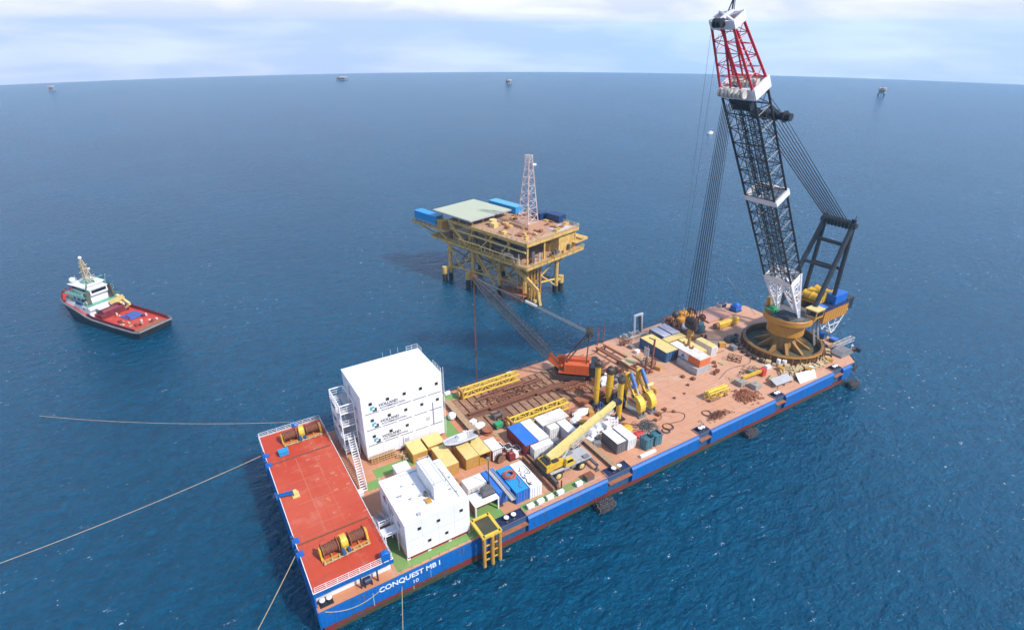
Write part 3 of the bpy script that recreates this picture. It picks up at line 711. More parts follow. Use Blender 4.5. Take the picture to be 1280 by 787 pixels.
def white_hut():
    t = thing('equipment_box', 'small white roofed box between the two white cabin blocks', 'box', (21.1, 20, D))
    m = MB(); m.box(19.8, 22.4, 19, 21.2, D + .15, 7.9); m.build('wall', 'white_paint', t)
    r = MB(); r.box(19.7, 22.5, 18.9, 21.3, 7.9, 8.05); r.build('roof', 'white_paint', t)
    d = MB(); d.box(20.6, 21.5, 18.96, 18.998, D + .4, 7.4); d.build('door', 'light_grey', t)
    s = MB(); s.box(19.9, 22.3, 19.1, 21.1, D, D + .15); s.build('skid', 'frame_grey', t)
    b = thing('equipment_box', 'tiny white locker standing at the foot of the long white stair', 'box', (12.7, 19.6, D))
    m = MB(); m.box(12.1, 13.3, 19.1, 20.2, D + .1, D + 1.25); m.build('wall', 'white_paint', b)
    m = MB(); m.box(12.05, 13.35, 19.05, 20.25, D + 1.25, D + 1.32); m.build('lid', 'white_paint', b)
    m = MB(); m.box(12.2, 13.2, 19.2, 20.1, D, D + .1); m.build('foot', 'frame_grey', b)
white_hut()

# ------------------------------------------------------------------ big pedestal crane
def pedestal_crane():
    CX, CY, psi = 126.94, 15.0, .035
    U_ = V((-math.cos(psi), -math.sin(psi), 0)); W_ = V((math.sin(psi), -math.cos(psi), 0))
    def P(a, w, z): return V((CX, CY, 0)) + U_ * a + W_ * w + V((0, 0, z))
    def cbox(m, a0, a1, w0, w1, z0, z1, mi=0):
        return m.hexa([P(a0, w0, z0), P(a1, w0, z0), P(a1, w1, z0), P(a0, w1, z0)][::-1], [P(a0, w0, z1), P(a1, w0, z1), P(a1, w1, z1), P(a0, w1, z1)][::-1], mi)
    t = thing('pedestal_crane', 'huge ring-mounted barge crane with black lattice boom and red jib tip', 'crane', (CX, CY, D))
    c0 = (CX, CY, 0)
    m = MB(); m.lathe([(9.55, D), (9.55, 7.0), (9.95, 7.0), (9.95, 7.42), (9.5, 7.5), (9.3, 7.5), (9.3, 7.0), (9.3, 5.9)], c0, n=72, m=0, cap=False); m.build('ring_track', 'ring_brown', t)
    m = MB(); m.lathe([(9.97, 7.02), (10.0, 7.02), (10.0, 7.4), (9.98, 7.44)], c0, n=72, cap=False); m.build('ring_band', 'crane_orange', t)
    m = MB()
    for i in range(36):
        a = 2 * math.pi * i / 36; x, y = CX + 10.1 * math.cos(a), CY + 10.1 * math.sin(a)
        m.prism([(x - .16, y - .16), (x + .16, y - .16), (x + .16, y + .16), (x - .16, y + .16)], 'z', D, 6.9)
    m.pieces('ring_support', 'rust', t)
    m = MB(); m.lathe([(9.3, D + .05), (9.3, 5.75), (.2, 5.95)], c0, n=48, cap=False); m.build('ring_floor', 'olive_floor', t)
    m = MB(); m.lathe([(3.6, 5.8), (3.5, 7.0), (3.0, 8.0), (2.9, 10.05)], c0, n=40)
    for i in range(10):
        a = 2 * math.pi * (i + .3) / 10; ca, sa = math.cos(a), math.sin(a); q = V((-sa, ca, 0)) * .36
        def p(r, z): return V((CX + r * ca, CY + r * sa, z))
        m.hexa([p(2.9, 5.9) - q, p(6.9, 5.9) - q, p(6.9, 5.9) + q, p(2.9, 5.9) + q], [p(2.9, 8.3) - q, p(6.8, 6.2) - q, p(6.8, 6.2) + q, p(2.9, 8.3) + q])
    m.build('pedestal', 'pedestal_orange', t)
    m = MB(); m.lathe([(3.2, 10.0), (4.6, 10.05), (4.6, 12.85), (4.5, 12.95), (3.5, 13.0)], c0, n=48); m.build('slew_bearing', 'crane_orange', t)
    m = MB(); m.lathe([(3.9, 13.0), (3.9, 13.65)], c0, n=40); m.build('slew_gap', 'block_dark', t)
    m = MB()
    m.lathe([(3.9, 13.66), (6.0, 13.7), (6.1, 13.75), (6.1, 15.15), (6.0, 15.25), (.1, 15.25)], c0, n=48)
    cbox(m, -20, -4.6, -4.4, 4.4, 12.9, 13.66); m.build('turntable', 'crane_orange', t)
    m = MB(); cbox(m, -21.6, -6.2, -4.9, 4.9, 13.73, 13.8, 0); m.lathe([(5.8, 15.26), (5.8, 15.34), (.1, 15.34)], c0, n=40)
    for w in (-4.9, 4.9): rails(m, [P(-21.6, w, 13.8), P(-6.2, w, 13.8)], r=.05, step=1.8)
    rails(m, [P(5.9 * math.cos(R(q)), 5.9 * math.sin(R(q)), 15.3) for q in range(-130, 131, 20)], r=.05, step=1.8); m.build('machine_deck', 'frame_grey', t)
    m = MB(); cbox(m, -4.6, -1.2, 3.6, 6.5, 15.4, 17.6); cb = m.build('cab', 'ochre', t)
    g = MB(); cbox(g, -1.195, -1.16, 3.8, 6.3, 16.1, 17.3); cbox(g, -4.3, -1.5, 6.505, 6.53, 16.0, 17.2); g.build('window', 'glass_dark', cb)
    g = MB(); cbox(g, -4.8, -1.0, 3.4, 6.7, 17.6, 17.75); g.build('roof', 'yellow_pale', cb)
    # machinery house: panelled orange
    m = MB(); cbox(m, -17.8, -6.6, 1.6, 4.85, 13.82, 16.0); cbox(m, -17.8, -6.6, 4.95, 5.9, 12.5, 16.0)
    for k in range(9): cbox(m, -17.4 + k * 1.25, -17.3 + k * 1.25, 5.9, 5.96, 12.7, 15.9)
    h = m.build('machinery_house', 'crane_orange', t)
    m = MB(); cbox(m, -18, -6.4, 1.5, 6.05, 16.0, 16.15); m.build('roof', 'hull_navy', h)
    m = MB(); cbox(m, -9.2, -6.9, 2.2, 5.0, 16.16, 16.5); m.build('roof_hatch', 'roof_blue', h)
    m = MB(); cbox(m, -17.8, -12.2, 2.2, 5.0, 16.18, 18.4); cbox(m, -17.9, -12.1, 2.1, 5.1, 18.4, 18.5); m.build('blue_cabin', 'cont_blue', t)
    m = MB(); cbox(m, -21.4, -18.1, -5, 5.3, 13.0, 16.4); m.build('counterweight', 'dark_steel', t)
    m = MB(); cbox(m, -17.5, -7.5, -5, -1.4, 13.82, 16.3); m.build('machinery_house', 'crane_orange', t)
    for a, w in ((-9.2, -.8), (-12.0, -1.0), (-14.6, -1.2)):
        d = MB(); A, B = P(a, -2.0, 17.6), P(a, 2.4, 17.6); d.tube(A, B, 1.05, n=16, m=0)
        for q in (0, .5, 1): c = A.lerp(B, q); e = (B - A).normalized() * .1; d.tube(c - e, c + e, 1.35, n=16, m=0)
        d.build('winch_drum', 'yellow', t)
    m = MB(); cbox(m, -15.8, -8.0, -2.4, 2.6, 16.3, 16.6); m.build('winch_bed', 'ochre', t)
    # clutter on the machine deck, forward
    m = MB(); cbox(m, 2.4, 4.8, -3.8, -1.4, 15.36, 16.3, 0); cbox(m, 2.8, 4.0, -3.4, -2.0, 16.3, 16.9, 0); m.build('power_pack', 'green_bright', t)
    m = MB(); cbox(m, 1.8, 4.8, .2, 3.2, 15.36, 16.0, 0)
    for k in range(3): m.tube(P(2.1 + k * 1.1, -.6, 16.0), P(2.1 + k * 1.1, 3.0, 16.0), .55, n=10, m=0)
    m.build('hoist_drum', 'dark_steel', t)
    m = MB(); cbox(m, .6, 3.2, -5.0, -4.5, 15.36, 18.6, 0); m.prism([(0, 0), (0, 0.01), (.01, .01)], 'z', 13.82, 13.83); m.build('boom_stop_plate', 'ochre', t)
    m = MB(); cbox(m, 4.2, 5.2, -3.0, -1.6, 15.36, 16.2, 0); m.build('tool_locker', 'rust_orange', t)
    # hanging access lattice and stairs under the stern of the machine deck
    m = MB()
    for w in (2.6, 5.2):
        m.bar(P(-9.5, w, 13.4), P(-13.6, w, 7.6), .22, .3); m.bar(P(-19.5, w, 13.4), P(-15.0, w, 8.0), .22, .3); m.bar(P(-13.6, w, 7.6), P(-15.0, w, 8.0), .22, .3); m.bar(P(-14.3, w, 13.2), P(-14.3, w, 7.8), .16, .2); m.bar(P(-12, w, 10.2), P(-17, w, 10.2), .14, .18)
    for a, z in ((-13.6, 7.6), (-15, 8), (-12, 10.2), (-17, 10.2), (-10.8, 11.8)): m.bar(P(a, 2.6, z), P(a, 5.2, z), .16, .2)
    rails(m, [P(-13.6, 5.2, 7.6), P(-11, 5.2, 8.6)], r=.05, step=.9)
    m.build('access_lattice', 'white_worn', t)
    m = MB()
    for a in (-6.6, -8.4):
        m.bar(P(a, 3.2, 12.3), P(a + .9, 5.6, 6.1), .3, .12); m.bar(P(a - .5, 3.2, 12.3), P(a + .4, 5.6, 6.1), .3, .12)
    m.build('access_ladder', 'light_grey', t)
    # boom
    e = 1.017; ce, se = math.cos(e), math.sin(e); a0, z0, dd, ww = 8.44, 26.1, 3.96, 7.17
    def sec(s, w, d):
        c = (a0 + s * ce, z0 + s * se); bk = (c[0] - se * d, c[1] + ce * d)
        return [P(c[0], -w / 2, c[1]), P(c[0], w / 2, c[1]), P(bk[0], w / 2, bk[1]), P(bk[0], -w / 2, bk[1])]
    boom = MB(); A, B, C_ = sec(0.6, ww, dd), sec(25.2, ww, dd), sec(51.2, ww, dd)
    boom.truss(A, B, 7, .25, .085, 0); boom.truss([p for p in sec(26.6, ww, dd)], C_, 7, .25, .085, 0)
    bm = boom.build('boom', 'dark_steel', t)
    # inner ladder and hoist rope bundle along the boom
    for w in (-1.45, 1.45):
        l = MB()
        def inn(s, dw, d): return V(P(a0 + s * ce - se * d, w + dw, z0 + s * se + ce * d))
        l.truss([inn(.6, -.55, .5), inn(.6, .55, .5), inn(.6, .55, 1.7), inn(.6, -.55, 1.7)], [inn(51, -.55, .5), inn(51, .55, .5), inn(51, .55, 1.7), inn(51, -.55, 1.7)], 22, .1, .05, 0, x=False, n_c=4)
        l.build('inner_lattice', 'dark_steel', bm)
    l = MB()
    for k in range(9):
        w = -1.0 + k * .25; l.tube(P(a0 - se * 2.6 + .5, w, z0 + ce * 2.6), P(a0 + 51 * ce - se * 2.6, w, z0 + 51 * se + ce * 2.6), .045, n=4)
    l.build('hoist_rope', 'wire', bm)
    def collar(s, hgt, name, thick=.35):
        c = MB(); a_, b_ = sec(s, ww + .5, dd + .5), sec(s + hgt, ww + .5, dd + .5)
        for i in range(4):
            j = (i + 1) % 4; p, q, r_, s_ = a_[i], a_[j], b_[j], b_[i]
            n_ = (q - p).cross(s_ - p).normalized() * (thick / 2)
            c.hexa([p - n_, q - n_, r_ - n_, s_ - n_], [p + n_, q + n_, r_ + n_, s_ + n_])
        for q in (.33, .66): c.bar(a_[0].lerp(a_[1], q), a_[3].lerp(a_[2], q), .4, .5)
        c.bar(a_[0], a_[2], .35, .4); c.build(name, 'white_paint', bm)
    collar(25.2, 1.3, 'white_collar')
    # white foot section: two tapering lattice legs
    ft = MB(); S0 = sec(.5, ww, dd); feet = [P(.9, -3.0, 15.4), P(.9, 3.0, 15.4)]
    for k, (io, jo) in enumerate(((0, 3), (1, 2))):
        sg = -1 if k == 0 else 1
        top = [S0[io], S0[0].lerp(S0[1], .5) + W_ * .3 * sg, S0[3].lerp(S0[2], .5) + W_ * .3 * sg, S0[jo]]
        bot = [feet[k] + U_ * x + W_ * y for x, y in ((.3, sg * .3), (.3, -sg * .3), (-.3, -sg * .3), (-.3, sg * .3))]
        ft.truss(bot, top, 5, .2, .1, 0)
        ft.bar(feet[k], S0[io], .5, .5); ft.bar(feet[k] - U_ * .3, S0[jo], .5, .5)
        q4 = [S0[io], S0[jo], S0[jo].lerp(bot[3], .14), S0[io].lerp(bot[0], .14)]; ft.hexa(q4, [p + W_ * .08 * sg for p in q4])
    S1 = sec(-1.0, ww, dd); S2 = sec(.7, ww, dd)
    for i, j in ((0, 1), (2, 3)): ft.hexa([S1[i], S1[j], S2[j], S2[i]], [p + U_ * .12 for p in (S1[i], S1[j], S2[j], S2[i])])
    ft.bar(S2[0], S2[2], .5, .3); ft.bar(S2[1], S2[3], .5, .3); ft.bar(S2[0].lerp(S2[1], .5), S2[3].lerp(S2[2], .5), 1.4, .2)
    ft.build('boom_foot', 'white_paint', bm)
    # boom head
    collar(51.2, 2.3, 'boom_head', .4)
    hd = MB()
    for k in range(7):
        w = -2.7 + k * .9; p = P(a0 + 53.2 * ce + 1.2, w, z0 + 53.2 * se - .6); q = p + W_ * .34; hd.tube(p, q, .8, n=14)
        p = P(a0 + 53 * ce - se * 2.6, w, z0 + 53 * se + ce * 2.6); hd.tube(p, p + W_ * .3, .8, n=12)
    hd.pieces('head_sheave', 'cream_white', bm, gap=0.0)
    hd = MB(); c = sec(50.4, ww * .62, 1.2); hd.hexa([p - U_ * .2 for p in sec(48.6, ww * .6, 1.0)], [p for p in sec(51.0, ww * .62, 1.0)]); hd.build('head_block', 'dark_steel', bm)
    # red jib
    j = MB(); A, B = sec(53.4, ww, dd), sec(65.2, 4.62, 2.64)
    j.truss(A, B, 5, .25, .075, 0, x=False)
    mA, mB = A[0].lerp(A[1], .5), B[0].lerp(B[1], .5)
    j.tube(B[0].lerp(B[1], .55), A[0].lerp(A[1], .34), .23, n=6); j.tube(B[0].lerp(B[1], .45), A[0].lerp(A[1], .66), .23, n=6)
    j.tube(B[3].lerp(B[2], .5), A[3].lerp(A[2], .3), .2, n=6); j.tube(B[3].lerp(B[2], .5), A[3].lerp(A[2], .7), .2, n=6)
    jb = j.build('jib', 'jib_red', t)
    c = MB(); a_, b_ = sec(65.0, 5.0, 3.0), sec(66.6, 5.0, 3.0)
    for i in range(4):
        k = (i + 1) % 4; p, q, r_, s_ = a_[i], a_[k], b_[k], b_[i]; n_ = (q - p).cross(s_ - p).normalized() * .15
        c.hexa([p - n_, q - n_, r_ - n_, s_ - n_], [p + n_, q + n_, r_ + n_, s_ + n_])
    c.bar(b_[0].lerp(b_[1], .5), b_[3].lerp(b_[2], .5), .9, .5); c.bar(b_[0], b_[2], .4, .3); c.bar(b_[1], b_[3], .4, .3)
    c.build('jib_head', 'white_paint', jb)
    c = MB()
    for w in (-.9, -.2, .6):
        p = P(a0 + 66.4 * ce + .6, w, z0 + 66.2 * se); c.tube(p, p + W_ * .25, .8, n=12)
    q = b_[3].lerp(b_[2], .5); c.tube(q, q + V((0, 0, 2.2)), .16, n=5); c.tube(q + V((0, 0, 2.2)), q + V((0, 0, 2.9)), .42, n=8); c.tube(q + V((.5, 0, 0)), q + V((.3, 0, 3.4)), .08, n=4); c.tube(q + V((-.6, .3, 0)), q + V((.1, .1, 2.0)), .12, n=5)
    c.build('tip_sheave', 'dark_steel', jb)
    # equaliser beam and stays behind the boom
    eq = MB(); eq.tube(P(24.2, -4.2, 66.0), P(24.2, 4.6, 66.0), .75, n=14)
    for w in (-3.4, -1.2, 1.0, 3.2): eq.tube(P(24.2, w, 66.0), P(24.2, w + .3, 66.0), 1.15, n=14)
    eq.bar(P(24.4, -2, 66.2), P(29.0, -2.6, 68.3), .5, .7); eq.bar(P(24.4, 2, 66.2), P(29.0, 2.6, 68.3), .5, .7)
    eq.build('equaliser_beam', 'dark_steel', t)
    st = MB()
    for k in range(26):
        w = -3.6 + k * .288; st.tube(P(24.2 + (k % 3) * .4, w, 66.0), P(-13.2 + (k % 3) * .5, w * .86, 37.6), .065, n=4, caps=False)
    for w in (-3, 3): st.tube(P(24.4, w, 66.2), P(32.5, w * 1.1, 71.5), .07, n=4)
    st.build('stay_rope', 'wire', t)
    st = MB(); st.tube(P(25, .3, 66), P(-6, .5, 17), .03, n=4); st.tube(P(25, -.6, 66), P(-7, -.5, 17), .03, n=4); st.build('luffing_rope', 'wire', t)
    # A-frame
    af = MB(); T = [P(-13.4, -3.7, 37.3), P(-13.4, 3.7, 37.3)]
    F_ = [P(-2.2, -4.4, 14.2), P(-2.2, 4.4, 14.2)]; B_ = [P(-12.6, -4.0, 14.2), P(-12.6, 4.0, 14.2)]
    for k in (0, 1):
        af.tube(F_[k], T[k], .62, n=14); af.tube(B_[k], T[k] - U_ * .4, .55, n=14)
        af.tube(F_[k].lerp(T[k], .02), B_[k].lerp(T[k], .02), .3, n=8)
    af.tube(F_[0].lerp(T[0], .80), F_[1].lerp(T[1], .80), .5, n=12); af.tube(F_[0].lerp(T[0], .55), F_[1].lerp(T[1], .55), .42, n=12); af.tube(B_[0].lerp(T[0], .5), B_[1].lerp(T[1], .5), .42, n=12)
    af.build('a_frame', 'dark_steel', t)
    tp = MB(); tp.tube(T[0] - W_ * .8, T[1] + W_ * 1.0, .7, n=14)
    for k in range(8): p = T[0].lerp(T[1], (k + .5) / 8); tp.tube(p - W_ * .12, p + W_ * .12, 1.25, n=14)
    for k in (0, 1): tp.bar(T[k] + V((0, 0, -.6)), T[k] + V((0, 0, 1.6)), 1.0, .5); tp.tube(T[k], T[k] + V((.6, 0, 2.4)), .1, n=5)
    tp.build('a_frame_head', 'dark_steel', t)
    # main hoist ropes and block
    hx, ztop, zb = 39.4, 69.0, 24.6
    r = MB()
    for i in range(7):
        for k in range(2):
            w = -2.4 + i * .8; r.tube(P(hx + (k - .5) * .5, w * .42 + .9, ztop), P(hx + (k - .5) * 1.1, w * .8 + .5, zb), .065, n=4, caps=False)
    hr = r.build('main_hoist_rope', 'wire', t)
    b = MB(); cbox(b, hx - .35, hx + .35, -.9, 1.9, 22.0, 24.4)
    for w in (-.8, -.25, .3, .85, 1.4): b.tube(P(hx, w, 23.9), P(hx, w + .35, 23.9), .8, n=14)
    cbox(b, hx - .5, hx + .5, -1.05, 2.05, 22.4, 23.2); hb = b.build('hook_block', 'block_dark', t)
    b = MB(); b.lathe([(.5, 22.0), (.75, 21.4), (.75, 20.6), (.35, 20.2), (.3, 18.9)], tuple(P(hx, .5, 0)), n=12)
    c = P(hx, .5, 18.2)
    for sg in (-1, 1):
        pts = [c + W_ * sg * .1 + V((0, 0, .8)), c + W_ * sg * .15, c + W_ * sg * .55 + V((0, 0, -.75)), c + W_ * sg * 1.15 + V((0, 0, -.55)), c + W_ * sg * 1.3 + V((0, 0, .1))]
        b.path(pts, .26, 8)
    b.build('ramshorn_hook', 'ochre', hb)
    # jib whip line
    r = MB(); ax = a0 + 66.4 * ce + 1.3
    r.tube(P(ax, -.8, 80.6), P(ax, -.2, 27.6), .03, n=4, caps=False); r.tube(P(ax, .9, 80.6), P(ax, .2, 27.6), .03, n=4, caps=False); r.build('whip_rope', 'wire', t)
    r = MB(); r.ball(tuple(P(ax, 0, 26.8)), .75, sq=(1, 1, 1.15)); r.tube(P(ax, 0, 26.2), P(ax, 0, 24.8), .14, n=6); r.torus(P(ax, 0, 24.5), W_, .4, .11, n=12, k=6); r.build('whip_hook', 'block_dark', t)
    r = MB(); r.tube(P(6.0, -5.4, 13.9), P(14.5, -10, 25), .05, n=4); r.build('antenna', 'light_grey', t)
mat('pedestal_orange', (0.33, 0.165, 0.035), 0.55, dirt=0.6, dcol=(0.14, 0.08, 0.03), scale=.8)
mat('ring_brown', (0.20, 0.105, 0.03), 0.5, dirt=0.6, dcol=(0.07, 0.05, 0.03), scale=.8)
mat('block_dark', (0.05, 0.035, 0.03), 0.55, dirt=0.5, dcol=(0.14, 0.07, 0.04))
pedestal_crane()

# ------------------------------------------------------------------ crawler crane on the timber mats
def crawler_crane():
    C0 = V((69.6, 32.6, 0)); u = V((-.757, .653, 0)); w = V((.653, .757, 0))
    def P(a, b, z): return C0 + u * a + w * b + V((0, 0, z))
    def cbox(m, a0, a1, b0, b1, z0, z1, mi=0): return m.hexa([P(a0, b0, z0), P(a1, b0, z0), P(a1, b1, z0), P(a0, b1, z0)], [P(a0, b0, z1), P(a1, b0, z1), P(a1, b1, z1), P(a0, b1, z1)], mi)
    zb = D + .42
    t = thing('crawler_crane', 'orange crawler crane with thin dark lattice boom leaning out over the water', 'crane', (C0.x, C0.y, zb))
    for b in (-2.7, 1.7):
        m = MB(); prof = [(-3.9, .5), (-3.5, .05), (3.5, .05), (3.9, .5), (3.9, .9), (3.5, 1.3), (-3.5, 1.3), (-3.9, .9)]
        m.hexa([P(a, b, zb + z) for a, z in prof], [P(a, b + 1.1, zb + z) for a, z in prof])
        for k in range(14): cbox(m, -3.5 + k * .52, -3.3 + k * .52, b - .02, b + 1.12, zb + 1.3, zb + 1.36)
        m.build('track', 'block_dark', t)
    m = MB(); cbox(m, -2.4, 2.4, -1.7, 1.7, zb + .5, zb + 1.5); m.lathe([(1.6, zb + 1.5), (1.6, zb + 1.9)], (C0.x, C0.y, 0), n=20); m.build('undercarriage', 'dark_steel', t)
    m = MB(); cbox(m, -5.2, 2.6, -2.6, 2.6, zb + 1.9, zb + 2.3); m.build('slew_deck', 'orange', t)
    m = MB(); cbox(m, -4.6, 1.2, -2.6, -.9, zb + 2.3, zb + 4.4); cbox(m, -4.6, 1.6, .9, 2.6, zb + 2.3, zb + 4.1)
    for k in range(6): cbox(m, -4.3 + k * .9, -4.22 + k * .9, -2.66, -2.6, zb + 2.4, zb + 4.3)
    m.build('engine_house', 'orange', t)
    m = MB(); cbox(m, -4.4, -.4, -.9, .9, zb + 2.3, zb + 3.2)
    m.build('winch_housing', 'orange', t)
    m = MB(); cbox(m, -6.6, -5.0, -2.7, 2.7, zb + 1.7, zb + 4.2); m.build('counterweight', 'dark_steel', t)
    m = MB(); cbox(m, 1.4, 3.2, 1.2, 2.6, zb + 2.3, zb + 4.3); cb = m.build('cab', 'orange', t)
    m = MB(); cbox(m, 3.2, 3.24, 1.35, 2.45, zb + 3.2, zb + 4.1); cbox(m, 1.6, 3.0, 2.6, 2.64, zb + 3.2, zb + 4.1); m.build('window', 'glass_dark', cb)
    # lattice boom
    foot = P(2.4, 0, zb + 2.3); tip = V((51.6, 47.2, 30.0)); d = (tip - foot).normalized(); side = d.cross(V((0, 0, 1))).normalized(); nn = side.cross(d)
    def sec(s, ww, dd): c = foot + d * s; return [c - side * ww / 2 - nn * dd / 2, c + side * ww / 2 - nn * dd / 2, c + side * ww / 2 + nn * dd / 2, c - side * ww / 2 + nn * dd / 2]
    L = (tip - foot).length; m = MB()
    m.truss(sec(0, 1.9, .5), sec(6, 2.1, 1.9), 3, .11, .05, 0, x=False); m.truss(sec(6, 2.1, 1.9), sec(L - 6, 2.1, 1.9), 13, .11, .05, 0); m.truss(sec(L - 6, 2.1, 1.9), sec(L, 1.2, .6), 3, .11, .05, 0, x=False)
    bm = m.build('boom', 'boom_dark', t)
    m = MB()
    for q in (-.4, 0, .4): m.tube(tip + side * (q - .09), tip + side * (q + .09), .7, n=12)
    m.build('tip_sheave', 'rust', bm)
    m = MB()
    for s in range(2): m.bar(foot + side * (.9 - 1.8 * s), foot + side * (.9 - 1.8 * s) + d * 4, .3, .8)
    m.build('boom_foot', 'orange', bm)
    # mast (gantry) and ropes
    mt = P(-4.2, 0, 17.6); m = MB()
    for q in (-1, 1):
        m.tube(P(2.0, 1.6 * q, zb + 2.6), mt + w * .9 * q, .16, n=6); m.tube(P(-3.8, 1.6 * q, zb + 2.6), mt + w * .9 * q, .13, n=6)
    for k in range(1, 5): m.tube(P(2.0, 1.6, zb + 2.6).lerp(mt + w * .9, k / 5), P(2.0, -1.6, zb + 2.6).lerp(mt - w * .9, k / 5), .07, n=4)
    for k in range(4): m.tube(P(2.0, 1.6, zb + 2.6).lerp(mt + w * .9, k / 5), P(2.0, -1.6, zb + 2.6).lerp(mt - w * .9, (k + 1) / 5), .05, n=4)
    m.build('gantry', 'boom_dark', t)
    m = MB(); m.tube(mt - w * 1.4, mt + w * 1.4, .3, n=10)
    for q in (-1.0, -.5, 0, .5, 1.0): m.tube(mt + w * (q - .12), mt + w * (q + .12), .95, n=14)
    m.bar(mt - w * 1.3 + V((0, 0, -1.6)), mt - w * 1.3 + V((0, 0, .5)), .3); m.bar(mt + w * 1.3 + V((0, 0, -1.6)), mt + w * 1.3 + V((0, 0, .5)), .3)
    m.build('gantry_head', 'boom_dark', t)
    sp = mt.lerp(tip, .52) + V((0, 0, .25)); m = MB()
    for q in (-.8, -.5, -.2, .2, .5, .8): m.tube(mt + w * q, sp + w * q * .7, .035, n=4)
    m.tube(sp + w * .5, tip, .05, n=4); m.tube(sp - w * .5, tip, .05, n=4); m.build('pendant_rope', 'wire', t)
    m = MB(); m.bar(sp - (tip - mt).normalized() * 1.8, sp + (tip - mt).normalized() * 1.2, .7, .45); m.build('spreader', 'light_grey', t)
    m = MB()
    for q in (-.55, -.25, .3, .6): m.tube(tip + side * q + V((0, 0, -.3)), V((tip.x, tip.y, .2)) + side * q * .9, .05, n=4)
    m.build('hoist_rope', 'rust', t)
    m = MB(); c = V((tip.x, tip.y, 9.0)); m.tube(c, c + V((0, 0, 2.0)), .32, n=8); m.build('hoist_block', 'wire', t)
crawler_crane()

